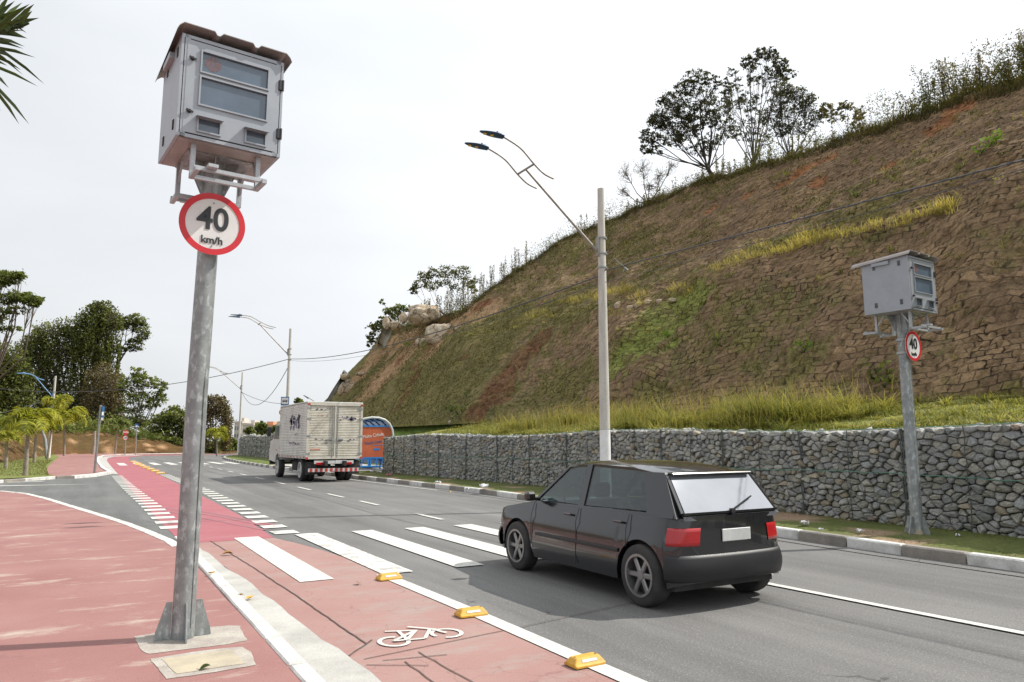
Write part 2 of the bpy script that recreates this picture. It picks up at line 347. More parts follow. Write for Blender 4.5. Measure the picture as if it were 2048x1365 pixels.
def rockm():
    m, n, l, p = nodes('boulder_rock'); p.inputs['Roughness'].default_value = .92; p.inputs['Specular IOR Level'].default_value = .2
    col = mixc(n, l, ramp(n, l, noise(n, l, .9, 7, .7), .4, .6), (.62, .52, .39), (.42, .31, .20)); col = mixc(n, l, ramp(n, l, noise(n, l, 2.2, 6, .7), .55, .62), col, (.72, .66, .56))
    tc_ = n.new('ShaderNodeTexCoord'); nz = n.new('ShaderNodeTexNoise'); nz.inputs['Scale'].default_value = 1.5; nz.inputs['Detail'].default_value = 5; l.new(tc_.outputs['Object'], nz.inputs['Vector']); mv = n.new('ShaderNodeVectorMath'); mv.operation = 'MULTIPLY_ADD'; mv.inputs[1].default_value = (1, 1, 1); l.new(nz.outputs['Color'], mv.inputs[0]); l.new(tc_.outputs['Object'], mv.inputs[2])
    vo = n.new('ShaderNodeTexVoronoi'); vo.feature = 'DISTANCE_TO_EDGE'; vo.inputs['Scale'].default_value = .9; l.new(mv.outputs[0], vo.inputs['Vector']); ck = ramp(n, l, vo.outputs['Distance'], .0, .035, .75, 0); col = mixc(n, l, ck, col, (.10, .07, .045))
    l.new(col, p.inputs['Base Color']); hh = n.new('ShaderNodeMath'); hh.operation = 'MULTIPLY_ADD'; hh.inputs[1].default_value = -.6; l.new(ck, hh.inputs[0]); l.new(noise(n, l, 3, 8, .7), hh.inputs[2]); bump(n, l, p, hh.outputs[0], 1., .2); return m
M['rock'] = rockm()
def hillm():
    m, n, l, p = nodes('hill'); p.inputs['Roughness'].default_value = .95; p.inputs['Specular IOR Level'].default_value = .15
    at = n.new('ShaderNodeAttribute'); at.attribute_name = 'col'; bc = n.new('ShaderNodeAttribute'); bc.attribute_name = 'bc'
    nz = n.new('ShaderNodeTexNoise'); nz.inputs['Scale'].default_value = 1.3; nz.inputs['Detail'].default_value = 5; nz.inputs['Roughness'].default_value = .65; l.new(bc.outputs['Vector'], nz.inputs['Vector'])
    mv = n.new('ShaderNodeVectorMath'); mv.operation = 'MULTIPLY_ADD'; mv.inputs[1].default_value = (.55, .40, 0); l.new(nz.outputs['Color'], mv.inputs[0]); l.new(bc.outputs['Vector'], mv.inputs[2])
    br = n.new('ShaderNodeTexBrick'); br.inputs['Scale'].default_value = 1.; br.inputs['Mortar Size'].default_value = .085; br.inputs['Mortar Smooth'].default_value = .6; br.inputs['Brick Width'].default_value = 1.; br.inputs['Row Height'].default_value = .8; br.offset = .5; br.inputs['Color1'].default_value = (.55, .55, .55, 1); br.inputs['Color2'].default_value = (1, 1, 1, 1); br.inputs['Mortar'].default_value = (.8, .8, .8, 1); l.new(mv.outputs[0], br.inputs['Vector'])
    brk = ramp(n, l, noise(n, l, 1.3, 6, .7), .36, .62, .18, 1); tco = n.new('ShaderNodeTexCoord'); sy_ = n.new('ShaderNodeSeparateXYZ'); l.new(tco.outputs['Object'], sy_.inputs[0]); fy = ramp(n, l, sy_.outputs[1], 18, 46, 1, .4); m0 = n.new('ShaderNodeMath'); m0.operation = 'MULTIPLY'; l.new(brk, m0.inputs[0]); l.new(fy, m0.inputs[1]); mm = n.new('ShaderNodeMath'); mm.operation = 'MULTIPLY'; l.new(br.outputs['Fac'], mm.inputs[0]); l.new(m0.outputs[0], mm.inputs[1])
    sx_ = n.new('ShaderNodeSeparateColor'); l.new(br.outputs['Color'], sx_.inputs[0]); bb = ramp(n, l, sx_.outputs[0], .55, 1, .82, 1.16); fn = ramp(n, l, noise(n, l, 13, 9, .85), .32, .68, .38, 1.62); m3 = n.new('ShaderNodeMath'); m3.operation = 'MULTIPLY'; l.new(bb, m3.inputs[0]); l.new(fn, m3.inputs[1])
    v = n.new('ShaderNodeVectorMath'); v.operation = 'SCALE'; l.new(at.outputs['Color'], v.inputs[0]); l.new(m3.outputs[0], v.inputs['Scale'])
    col = mixc(n, l, mm.outputs[0], v.outputs[0], (.045, .033, .022)); l.new(col, p.inputs['Base Color'])
    hh = n.new('ShaderNodeMath'); hh.operation = 'MULTIPLY_ADD'; hh.inputs[1].default_value = -.5; l.new(mm.outputs[0], hh.inputs[0]); l.new(noise(n, l, 14, 9, .8), hh.inputs[2]); bump(n, l, p, hh.outputs[0], .8, .07); return m
M['slope'] = hillm()
M['turf'] = vcolm('turf', bs=.6, bscale=10, bd=.05, fine=.3, fs=14)
M['hill'] = vcolm('hill', bs=.8, bscale=9, bd=.06, fine=.42, fs=9)
M['stone'] = vcolm('stone', rough=.8, bs=.7, bscale=28, bd=.03, spec=.35, fine=.36, fs=34)
M['earth'] = mat('earth', (.16, .12, .07), (.1, .11, .05), .6, .95, bs=.6, bscale=8, bd=.05)
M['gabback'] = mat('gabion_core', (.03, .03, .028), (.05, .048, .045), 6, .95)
M['carpaint'] = mat('car_paint_black', (.006, .0065, .009), (.007, .008, .011), 2, .22, .0, fine=0, coat=.9)
M['bumper'] = mat('bumper_plastic', (.010, .010, .012), rough=.5)
M['carglass'] = glassm('car_glass', (.55, .62, .62))
M['rearglass'] = mat('rear_glass', (.34, .36, .39), (.30, .32, .35), 3, .05, .55, fine=0, spec=1., coat=1.)
M['taillight'] = mat('tail_light', (.45, .01, .015), rough=.15, coat=.6, fine=0)
M['alloy'] = mat('alloy', (.3, .3, .3), (.24, .24, .24), 5, .35, .7)
M['chrome'] = mat('chrome', (.6, .62, .64), rough=.15, metal=1, fine=0)
M['interior'] = mat('interior', (.03, .03, .032), rough=.9)
M['alu'] = mat('truck_aluminium', (.72, .69, .60), (.52, .49, .41), 2.0, .5, .25, lo=.35, hi=.7)
M['alu_side'] = mat('truck_side_panel', (.70, .69, .65), (.55, .54, .5), 2.0, .55, .1)
M['truckwhite'] = mat('truck_white', (.62, .62, .6), (.5, .5, .48), 2, .4)
M['truckred'] = mat('truck_red', (.5, .05, .04), (.38, .05, .04), 3, .5)
M['ink'] = mat('ink_blue', (.12, .11, .19), (.2, .19, .24), 6, .6, lo=.4, hi=.6)
M['inkred'] = mat('ink_red', (.5, .17, .11), (.55, .3, .22), 6, .6)
M['shelterblue'] = mat('shelter_blue', (.02, .22, .62), (.02, .18, .5), 3, .35)
M['shelterglass'] = mat('shelter_roof', (.01, .16, .45), (.02, .24, .6), 2, .2, fine=0)
M['poster'] = mat('poster_orange', (.52, .14, .06), (.42, .08, .035), 1.3, .5)
M['framegrey'] = mat('frame_grey', (.55, .56, .55), (.46, .47, .46), 3, .5)
M['bld_beige'] = mat('render_beige', (.55, .50, .44), (.48, .43, .38), .3, .9)
M['bld_white'] = mat('render_white', (.62, .62, .62), (.52, .53, .54), .3, .9)
M['bld_orange'] = mat('brick_orange', (.55, .28, .16), (.5, .26, .15), .3, .9)
M['window'] = mat('window_dark', (.12, .14, .17), rough=.3)
M['litter'] = mat('litter_white', (.72, .72, .72), (.6, .6, .62), 20, .8)
M['litterpink'] = mat('litter_pink', (.6, .2, .3), rough=.8)
M['deadleaf'] = mat('dead_leaf', (.35, .2, .07), (.24, .13, .05), 30, .8)
M['tyremark'] = mat('tyre_mark', (.26, .12, .13), (.32, .12, .14), 2, .85)

# ---------------------------------------------------------------- ground and road
def sheet(name, pts, z, m, kind='structure', thick=0):
    b = MB(); P = [(p[0], p[1], z) for p in pts]
    if thick: b.prism([(p[0], p[1], z - thick) for p in pts], (0, 0, thick))
    else: b.poly(P)
    return tag(b.build(name, m), kind=kind)
def ribbon(name, Lp, Rp, z, m):
    b = MB(); b.grid([[(l_[0], l_[1], z), (r_[0], r_[1], z)] for l_, r_ in zip(Lp, Rp)], sm=False, flip=True); return tag(b.build(name, m), kind='structure')
def interp(tab, y): return float(np.interp(y, [t[1] for t in tab], [t[0] for t in tab]))

b = MB(); gp = 1500; b.add([(-gp, -gp, -.03), (gp, -gp, -.03), (gp, gp, -.03), (-gp, gp, -.03)], [[0, 1, 2, 3]])
tag(b.build('ground', M['earth']), kind='structure')
KR = [(9.42, -14), (9.42, 6), (9.52, 7.7), (9.68, 11.5), (9.8, 15.6), (9.9, 18), (9.86, 21), (9.7, 25), (9.55, 28), (9.3, 36), (9.15, 45), (9.4, 55), (9.9, 64), (10.5, 70), (11.6, 76), (14, 82), (20, 87.5), (45, 93)]
LR = [(1.1, -14), (1.1, 6), (1.1, 7.7), (1.1, 11.5), (.2, 15.6), (-.2, 18), (-1, 21), (-1.5, 25), (-2.5, 28), (-6, 36), (.9, 45), (.9, 55), (.9, 64), (1., 72), (1.8, 84), (5, 94), (16, 99), (45, 104)]
# main carriageway with the bend at the end, then the side road
ribbon('road', [(1.1, -14)] + [(1.1, y) for y in (10, 20, 30, 40, 50, 60)] + [(1.1, 72), (1.9, 84), (6, 93), (16, 98), (45, 104)],
       [(9.6, -14)] + [(interp(KR, y) + .1, y) for y in (10, 20, 30, 40, 50, 60)] + [(10.8, 71), (11.9, 76), (14.2, 82), (20, 87.3), (45, 93)], 0, M['asphalt'])
sheet('side_road', [(1.45, 9.5), (1.45, 41), (-1, 36.4), (-3.2, 32.6), (-30, 14), (-30, 5), (-4, 21), (-1, 14)], .004, M['asphalt_side'])
# pink pavement, near
edge = [(-30, 8), (-7, 25.5), (-4, 27.3), (-2.9, 27.4), (-2.2, 26.87), (-1.48, 25.2), (-.89, 22.8), (-.3, 19.9), (.295, 17.03), (.66, 15.2), (.92, 13.6), (1.12, 12.2), (1.20, 10.8), (1.22, 9), (1.22, 7.5), (1.24, 6), (1.26, 4), (1.28, -6)]
sheet('pavement', edge + [(-30, -6)], .034, M['walk'], thick=.05)
b = MB()
def strip(b, path, w0, w1, z, m=0, a=0, e=None):
    """flat band between lateral offsets w0..w1 of a path"""
    P = [Vector((p[0], p[1], 0)) for p in path]; rows = []
    for i, p in enumerate(P):
        t = (P[min(i + 1, len(P) - 1)] - P[max(i - 1, 0)]).normalized(); nn = Vector((t.y, -t.x, 0))
        q0 = p + nn * w0; q1 = p + nn * w1; rows.append([(q0.x, q0.y, z), (q1.x, q1.y, z)])
    b.grid(rows, m, False, False)
def dense(path, step):
    out = [path[0]]
    for a, c in zip(path[:-1], path[1:]):
        n = max(1, int(math.hypot(c[0] - a[0], c[1] - a[1]) / step)); out += [(a[0] + (c[0] - a[0]) * k / n, a[1] + (c[1] - a[1]) * k / n) for k in range(1, n + 1)]
    return out
ep = edge[1:][::-1]
strip(b, [p for p in dense(ep, .5) if p[1] > 11], -.05, .09, .039, 0)
tag(b.build('pavement_edge_line', M['paint_worn']), kind='structure')
# near white kerb blocks + concrete gutter
b = MB(); y = 12.6; k = 0
for y0, y1 in [(12.6, 11.4), (11.36, 10.2), (10.16, 8.1), (8.06, 7.0), (6.96, 5.85), (5.81, 5.1), (5.06, 4.0), (3.96, 2.9), (2.86, 1.5), (1.4, 0), (-.1, -2)]:
    x = 1.235; b.box((x + .065, (y0 + y1) / 2, .0), (.125, y0 - y1, .10), 0, bev=.012)
tag(b.build('kerb_near', [M['kerb_white']]), kind='structure')
b = MB(); GL = [(1.28, -6), (1.29, 3), (1.3, 6), (1.3, 9), (1.29, 11), (1.27, 12.7)]; GR = [(1.69, -6), (1.68, 3), (1.66, 5.2), (1.6, 7.5), (1.55, 9.5), (1.46, 11.4), (1.36, 12.7)]
rows = []
for i in range(60):
    yy = -6 + i * 18.7 / 59; xr = interp(GR, yy) + .06 * (fbm(np.array([yy * 1.7]), np.array([1.]), 3)[0] - .5) * 2
    rows.append([(interp(GL, yy), yy, .016), (xr, yy, .012)])
b.grid(rows, 0, False); tag(b.build('gutter', M['concrete']), kind='structure')
# cycle track: faded near part, saturated far part
rows = [[(interp(GR, yy) - .02, yy, .006), (2.98, yy, .006)] for yy in np.linspace(-6, 9.6, 12)]
for yy, xr in ((10.4, 2.9), (11.2, 2.78), (12.0, 2.62)): rows.append([(1.3, yy, .006), (xr, yy, .006)])
b = MB(); b.grid(rows, 0, False, True); tag(b.build('cycle_path', M['cycle_near']), kind='structure')
CL = [(1.30, 12.0), (1.25, 17), (1.24, 27), (1.26, 36), (1.26, 50), (1.3, 66), (1.55, 77), (2.6, 86), (6, 91.5), (16, 96.2), (40, 101.5)]
CR = [(2.62, 12.0), (2.78, 16), (2.85, 24), (2.9, 37), (2.9, 57), (2.95, 70), (3.4, 80), (5, 86.5), (8, 89.5), (17, 94), (40, 99.5)]
ys = [12, 14, 16, 20, 24, 30, 37, 45, 57, 66]
ribbon('cycle_path_red', [(interp(CL, y_), y_) for y_ in ys] + CL[6:], [(interp(CR, y_), y_) for y_ in ys] + CR[6:], .008, M['cycle_far'])
# island: grass + pink pavement + white kerb
isl = [(-1.06, 35.3), (-.4, 35.2), (.4, 36.6), (1.0, 39.3), (.8, 45), (.72, 56), (.72, 66), (.8, 76), (1.5, 86), (4.8, 93), (12, 98), (12, 101), (-3.6, 101), (-2.4, 84), (-1.97, 51), (-1.6, 39.5)]
sheet('island_pavement', isl, .09, M['walk'], thick=.12)
b = MB(); gl_ = [(-1.06, 35.3), (-1.6, 39.5), (-1.97, 51), (-2.4, 84), (-3.6, 101)]; rows = []
rng = np.random.default_rng(3)
for (x0, y0) in dense(gl_, 1.5):
    row = []
    for k in range(14):
        d = k * .55; yy = y0 - (d * 1.0 if y0 < 40 else d * .4); zz = .085 + .02 * d * min(1, d) + .1 * (fbm(np.array([d * .7]), np.array([yy * .4]), 5)[0] - .5) * min(1, d)
        row.append((x0 - d, yy, zz))
    rows.append(row)
V = np.array([p for r_ in rows for p in r_]); n_, k_ = len(rows), 14
F_ = np.array([[i * k_ + j, i * k_ + j + 1, (i + 1) * k_ + j + 1, (i + 1) * k_ + j] for i in range(n_ - 1) for j in range(k_ - 1)])
g = fbm(V[:, 0] * 1.2, V[:, 1] * .8, 9)[:, None]
fm('lawn', V, F_, M['turf'], attr={'col': (1 - g) * np.array([.20, .19, .06]) + g * np.array([.14, .19, .05])}, smooth=True)['kind'] = 'structure'
def kerb(path, name, mats, seg=.8, wd=.16, ht=.15, alt=True, z0=-.02, inside=1):
    b = MB(); P = dense(path, seg); rr = random.Random(4)
    for i, (p, q) in enumerate(zip(P[:-1], P[1:])):
        a = Vector((p[0], p[1], 0)); c = Vector((q[0], q[1], 0)); t = (c - a); ln = t.length; t.normalize(); nn = Vector((t.y, -t.x, 0)) * inside
        cc = (a + c) / 2 + nn * wd / 2; rot = Matrix.Rotation(math.atan2(t.y, t.x) - math.pi / 2 + rr.uniform(-.004, .004), 3, 'Z')
        b.box((cc.x, cc.y, (ht + z0) / 2 + rr.uniform(-.004, .004)), (wd + rr.uniform(-.006, .006), ln - .012, ht - z0), (i % 2) if alt else 0, rot, bev=.018)
    return tag(b.build(name, mats), kind='structure')
ribbon('gutter_island', [(1.0, 39.6), (.82, 45), (.74, 56), (.74, 66), (.82, 76), (1.5, 86.2), (4.8, 93.2)], [(1.27, 38.4), (1.27, 45), (1.28, 56), (1.32, 66), (1.55, 76), (2.3, 84.6), (5.4, 91)], .012, M['concrete'])
kerb([(k_[0], k_[1]) for k_ in KR], 'kerb_right', [M['kerb_white'], M['kerb_grey']], .82)
kerb([(-.4, 35.15), (.4, 36.5), (1.02, 39.3), (.82, 45), (.74, 56), (.74, 66), (.82, 76), (1.5, 86.2), (4.8, 93.2), (12, 98.2)], 'kerb_island', [M['kerb_white']], .9, .17, .14, False, inside=-1)
kerb([(-14, 24.5), (-6, 29.6), (-3.2, 32), (-2.0, 33.6), (-1.06, 35.1), (-.4, 35.15)], 'kerb_lawn', [M['kerb_white'], M['kerb_grey']], .95, .16, .12, True, inside=-1)
b = MB(); b.grid([[(interp(KR, y_) - .3, y_, .008), (interp(KR, y_) + .01, y_, .010)] for y_ in np.linspace(-14, 28, 30)], 0, False, True)
tag(b.build('gutter_right', M['asphalt']), kind='structure')
b = MB(); Z = .013
def q4(pts, m=0, z=None): b.poly([(p[0], p[1], Z if z is None else z) for p in pts], m)
# crosswalk bars (0.93 m pitch)
for i in range(8):
    x = 2.06 + .925 * i + .004 * i; dx = [0, 0, 0, 0, 0, 0, 0, 0][i]
    yt = 12.25 - .035 * i * (i > 1); q4([(x, 8.1), (x + .37, 8.1), (x + .37, yt), (x, yt)], 1 if i == 1 else 0)
# far crosswalk
for i in range(8):
    x = 1.8 + .98 * i; q4([(x, 52.7), (x + .45, 52.7), (x + .42, 58.6), (x - .03, 58.6)])
# cycle lane line, near
cw = dense([(3.06, -6), (3.06, 3), (3.04, 6), (2.98, 8.1)], .5)
strip(b, cw, -.075, .075, Z)
# cross-ride squares each side of the red track
for k in range(24):
    t = k; yy = 36.6 - 22.3 * (k / 23.) ** .98
    xl = float(np.interp(yy, [14.5, 19.3, 27, 36.4], [1.17, 1.15, 1.03, .96])); q4([(xl, yy - .2), (xl + .42, yy - .2), (xl + .42, yy + .25), (xl, yy + .25)])
for k in range(27):
    yy = 36.8 - 24.2 * (k / 26.); xl = float(np.interp(yy, [13, 16.3, 19.2, 23.8, 36.6], [2.72, 2.84, 2.9, 2.98, 2.9])); q4([(xl, yy - .2), (xl + .4, yy - .2), (xl + .4, yy + .25), (xl, yy + .25)], 1 if k > 21 else 0)
# lane dashes
for y0, y1 in [(13.1, 14.45), (16.8, 18.2), (19.6, 21.2), (23.1, 24.8), (26.7, 28.5), (30.6, 32.3), (34.6, 36.3), (38.4, 40), (42.3, 43.8), (46, 47.6), (49.7, 51.2)]:
    x = float(np.interp(y0, [13, 27, 50], [6.02, 6.13, 6.42])); q4([(x - .05, y0), (x + .05, y0), (x + .06, y1), (x - .04, y1)])
strip(b, [(6.7, -8), (6.5, 2.5), (6.40, 4.2), (6.30, 6.5), (6.2, 7.9)], -.05, .05, Z)
# edge line along right kerb
strip(b, [(interp(KR, y_) - .42, y_) for y_ in np.linspace(21, 31, 12)], -.045, .045, Z)
# arrow lines on the side road and edge
q4([(-6, 30.9), (-2.0, 30.25), (.26, 30.05), (-2.0, 30.6), (-6, 31.4)]); q4([(-6, 32.1), (-1.4, 33.0), (-1.3, 33.3), (-6, 32.4)])
tag(b.build('road_markings', [M['paint'], M['paint_worn']]), kind='structure')
# bicycle symbol
b = MB(); S = lambda u, v: G(u, v)
def bp(x, y): return (2.02 + x, 5.15 + y, .0135)
segz = [.0146]
def seg(a, c, wd=.045):
    a = Vector(a); c = Vector(c); t = (c - a).normalized(); nn = Vector((t.y, -t.x, 0)) * wd / 2; segz[0] += .0005; b.poly([tuple(q[:2]) + (segz[0],) for q in [a - nn, a + nn, c + nn, c - nn][::-1]])
def px(u, v): g_ = G(u, v); return (g_[0], g_[1], .0135)
def arc(c, rx, ry, a0, a1, wd=.045):
    n = 18; o = []
    for k in range(n + 1):
        q = R(a0 + (a1 - a0) * k / n); o.append(((c[0] + (rx - wd / 2) * math.cos(q), c[1] + (ry - wd / 2) * math.sin(q), c[2]), (c[0] + (rx + wd / 2) * math.cos(q), c[1] + (ry + wd / 2) * math.sin(q), c[2])))
    b.grid([[(p[0], p[1], .0142) for p in r_] for r_ in o], 0, False, a1 > a0)
cA, cB = px(788, 1287), px(893, 1270); arc(cA, .105, .13, 60, 345, .034); arc(cB, .115, .13, -120, 200, .034)
pts = {k: px(*p) for k, p in dict(a=(788, 1287), c=(893, 1270), s=(795, 1265), s0=(770, 1267), s1=(832, 1265), p=(815, 1284), h=(860, 1262), h0=(815, 1258), h1=(872, 1263), e=(850, 1281)).items()}
for a_, c_ in (('s0', 's1'), ('s', 'p'), ('p', 'e'), ('e', 'h'), ('h0', 'h1'), ('h', 'c'), ('a', 'p'), ('a', 's1'), ('p', 's1')): seg(pts[a_], pts[c_], .03)
tag(b.build('bicycle_marking', M['paint']), kind='structure')
# joints / sealed cracks
b = MB()
def crackline(pts, wd=.012, z=.0115):
    P = dense([p[:2] for p in pts], .12); P = [(p[0] + random.Random(i).uniform(-.006, .006), p[1]) for i, p in enumerate(P)]
    strip(b, P, -wd / 2, wd / 2, z)
for l_ in ([(1.70, 12.1), (1.80, 9.5), (1.86, 7.5), (1.89, 5.45)], [(1.66, 5.18), (1.97, 5.53)], [(1.75, 5.08), (3.0, 5.27), (4.2, 5.5), (6.5, 5.9)], [(1.85, 4.985), (2.3, 4.89)], [(2.145, 5.056), (2.18, 4.3), (2.2, 3.6)], [(1.72, 4.946), (2.085, 4.72)], [(1.975, 4.89), (1.973, 4.4), (1.98, 3.7)]):
    crackline(l_, .014 if l_[0][0] < 1.72 else .01)
tag(b.build('road_joints', M['crack']), kind='structure')
b = MB()
for a_, w_ in (([(1.5, 18.9), (1.95, 17.6), (2.4, 15.9), (2.9, 13.6)], .075), ([(1.9, 18.4), (2.3, 17), (2.7, 15.2), (3.1, 13.4)], .05), ([(1.25, 18.6), (1.7, 17.2), (2.2, 15.2), (2.7, 13.1)], .05)):
    strip(b, dense(a_, .3), -w_, w_, .0115)
tag(b.build('tyre_marks', M['tyremark']), kind='structure')
# concrete pads
def pad(name, pts, m, z, seed):
    rr = random.Random(seed); P = dense(pts + [pts[0]], .06)[:-1]; P = [(p[0] + rr.uniform(-.006, .006), p[1] + rr.uniform(-.006, .006)) for p in P]
    return sheet(name, P, z, m)
M['padc'] = mat('pad_concrete', (.42, .39, .34), (.31, .27, .24), 5, .85, bs=.5, bscale=45, bd=.008, fine=.2, lo=.38, hi=.66)
pad('pole_footing', [(.40, 6.42), (.62, 6.47), (1.08, 6.42), (1.15, 6.36), (1.12, 5.88), (.98, 5.84), (.46, 5.86), (.42, 6.0)], M['padc'], .0365, 1)
pad('manhole_surround', [(.46, 5.72), (.8, 5.76), (1.06, 5.72), (1.09, 5.55), (1.06, 5.22), (.8, 5.19), (.52, 5.2)], M['padc'], .0372, 2)
pad('manhole_cover', [(.53, 5.67), (.98, 5.67), (1.0, 5.28), (.58, 5.27)], M['pad'], .0395, 3)

# ---------------------------------------------------------------- blades
def blades(name, P, H, lean, wd, tint, m, parent=None, kind='stuff', az=None, segs=3, rng=None, droop=1.0):
    rng = rng or np.random.default_rng(1); n = len(P)
    az = rng.uniform(0, 2 * np.pi, n) if az is None else az
    d = np.stack([np.cos(az), np.sin(az), np.zeros(n)], 1); s = np.stack([-np.sin(az), np.cos(az), np.zeros(n)], 1)
    V = []
    for k in range(segs + 1):
        t = k / segs; c = P + np.array([0, 0, 1]) * (H * (t - .35 * droop * lean * t * t))[:, None] + d * (H * lean * t ** 1.8)[:, None]
        wk = (wd * (1 - t) ** .7)[:, None] if k < segs else 0
        if k < segs: V += [c - s * wk / 2, c + s * wk / 2]
        else: V += [c]
    V = np.stack(V, 1); kk = V.shape[1]; base = np.arange(n)[:, None] * kk
    Q = np.concatenate([base + np.array([2 * k, 2 * k + 1, 2 * k + 3, 2 * k + 2]) for k in range(segs - 1)])
    T = base + np.array([2 * segs - 2, 2 * segs - 1, 2 * segs])
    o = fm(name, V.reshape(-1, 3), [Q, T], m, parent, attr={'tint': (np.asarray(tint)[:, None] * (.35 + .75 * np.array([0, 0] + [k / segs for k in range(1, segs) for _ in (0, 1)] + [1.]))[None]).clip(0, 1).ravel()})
    if kind: o['kind'] = kind
    return o
# ---------------------------------------------------------------- the cut slope
RZ = [(-14, 14.2), (12, 14.4), (15.1, 15.05), (17.2, 15.05), (19.7, 15.25), (22.6, 15.5), (26.9, 16.6), (31.5, 17.4), (36.4, 17.6), (39.5, 17.4), (42.5, 16.4), (45.5, 14.6), (48.5, 12.9), (51, 12.0), (57, 12.0), (62, 12.2), (68, 12.2), (75, 11.2), (79, 9), (84, 6), (98, 4)]
RR, YC = 25., 67.
def hill_xy(Y, d):
    Y = np.asarray(Y, float); d = np.asarray(d, float)
    phi = np.clip((Y - YC) / RR, 0, None); r_ = RR - d
    x = np.where(Y < YC, 17 + d, 17 + RR - r_ * np.cos(phi)); y = np.where(Y < YC, Y, YC + r_ * np.sin(phi)); return x, y
LW = .7
def pshape(Y):
    k = np.clip((Y - 38) / 10, 0, 1); t1 = math.tan(R(53.5)) * (1 - k) + math.tan(R(51.3)) * k; t2 = math.tan(R(42.5)) * (1 - k) + math.tan(R(50)) * k; lw = LW * np.clip((46 - Y) / 6, 0, 1)
    led = 8.4 + .35 * np.sin(Y * .16) - np.clip((Y - 20) / 6, 0, 1) * .1; zr = np.interp(Y, [a[0] for a in RZ], [a[1] for a in RZ]); dl = (led - 2.5) / t1; return t1, t2, lw, led, zr, dl
def ridge_d(Y): t1, t2, lw, led, zr, dl = pshape(np.asarray(float(Y))); return float(dl + lw + (zr - led) / t2)
def prof(Y, d):
    t1, t2, lw, led, zr, dl = pshape(Y)
    z = np.where(d < 0, 2.5 + d * .14, np.where(d < dl, 2.5 + d * t1, np.where(d < dl + lw, led + (d - dl) * .12, led + (d - dl - lw) * t2 + lw * .12)))
    return np.where(z > zr, zr + (d - dl - lw - (zr - led) / t2) * .06, z)
def hill_d(x, y):
    if y < YC: return x - 17, y
    dx, dy = x - (17 + RR), y - YC; r_ = math.hypot(dx, dy); return RR - r_, YC + RR * math.atan2(dy, -dx)
def at_hill(u, v, near=8.):
    d = ray(u, v)
    for t in np.arange(near, 130, .08):
        p = CAMP + d * t; dd, Y = hill_d(p[0], p[1])
        if dd > -6 and p[2] < float(prof(np.array(Y), np.array(dd))): return p
    return CAMP + d * 60
Yg = np.concatenate([np.arange(-14, 4, .5), np.arange(4, 30, .09), np.arange(30, 50, .14), np.arange(50, 84, .22), np.arange(84, 100, 1.)])
dg = np.concatenate([np.arange(-.6, 16.2, .078), np.arange(16.3, 22, .5), np.arange(22, 60, 5)])
YY, DD = np.meshgrid(Yg, dg, indexing='ij'); X_, Y_ = hill_xy(YY, DD); Z_ = prof(YY, DD)
slope = (DD > 0) & (Z_ < np.interp(YY, [a[0] for a in RZ], [a[1] for a in RZ]) + .05)
sdist = DD / math.cos(R(51.3))
wx = (fbm(YY * .5, sdist * .5, 31) - .5) * 1.6; wy = (fbm(YY * .5, sdist * .5, 37) - .5) * 1.1
BX, BY = (YY + wx) / .44, (sdist + wy + YY * .10) / .29
f1, f2, cid = worley(BX, BY, 5)
gap = np.clip((f2 - f1) / .16, 0, 1)
tilt = (cid - .5)
big = fbm(YY * .25, sdist * .25, 11) - .5; mid = fbm(YY * 1.1, sdist * 1.1, 17) - .5; fin = fbm(YY * 5, sdist * 5, 23, 3) - .5
blk = np.clip((62 - YY) / 30, .25, 1)
disp = np.where(DD > -.2, big * .9 + mid * .14 + fin * .07 + blk * (.05 * gap + .05 * tilt * gap), 0) * np.clip((DD + .3) / .8, 0, 1)
nx, nz = -math.sin(R(51)), math.cos(R(51))
fade = np.where(slope, 1, .25)
tan_ = fbm(YY * .6, sdist * .8, 77) * 1.1
soil = np.stack([.205 + .08 * cid + .11 * (tan_ - .5), .138 + .055 * cid + .08 * (tan_ - .5), .082 + .030 * cid + .035 * (tan_ - .5)], -1)
grs = np.stack([.185 + .08 * mid, .170 + .05 * mid, .058 + 0 * mid], -1)
gmap = fbm(YY * .35, sdist * .45, 41) * .8 + fbm(YY * 2.3, sdist * 2.3, 43) * .75 + fbm(YY * 6, sdist * 6, 44, 2) * .3
gthr = 1.14 - .42 * np.clip((YY - 18) / 20, 0, 1) + .24 * np.clip((Z_ - 9) / 4, 0, 1) - .12 * np.exp(-((Z_ - 9.2) / .9) ** 2) - .08 * np.clip((6 - Z_) / 4, 0, 1)
gf = np.clip((gmap - gthr + .18) / .3, 0, 1)[..., None] * .85
col = soil * (1 - gf) + grs * gf
col = col * (.62 + .38 * gap[..., None])
def blob(pxs, c, amt=1., jag=.6):
    global col, disp
    for (u, v, r_, sy) in pxs:
        p = at_hill(u, v); dd, Yh = hill_d(p[0], p[1]); e = ((YY - Yh) / (r_ * sy)) ** 2 + ((DD - dd) / r_) ** 2
        k = np.clip((1.1 - e + (fbm(YY * 2.2, DD * 2.8, 51) - .5) * 2.6 * jag) / .5, 0, 1) * (e < 3)
        col = col * (1 - k[..., None] * amt) + np.array(c) * (1 - .35 * (1 - gap[..., None])) * (k[..., None] * amt)
        disp = disp - .12 * k * amt
red = (.20, .095, .05); orange = (.42, .18, .08)
blob([(1620, 345, .5, 1.6), (1665, 325, .4, 1.2), (1580, 370, .35, 1.8), (1640, 370, .3, 1.5), (1500, 395, .25, 1.5), (1750, 265, .3, 2), (1880, 250, .4, 2), (1930, 215, .4, 2), (1420, 420, .25, 2), (1780, 330, .2, 2)], orange, .75, .9)
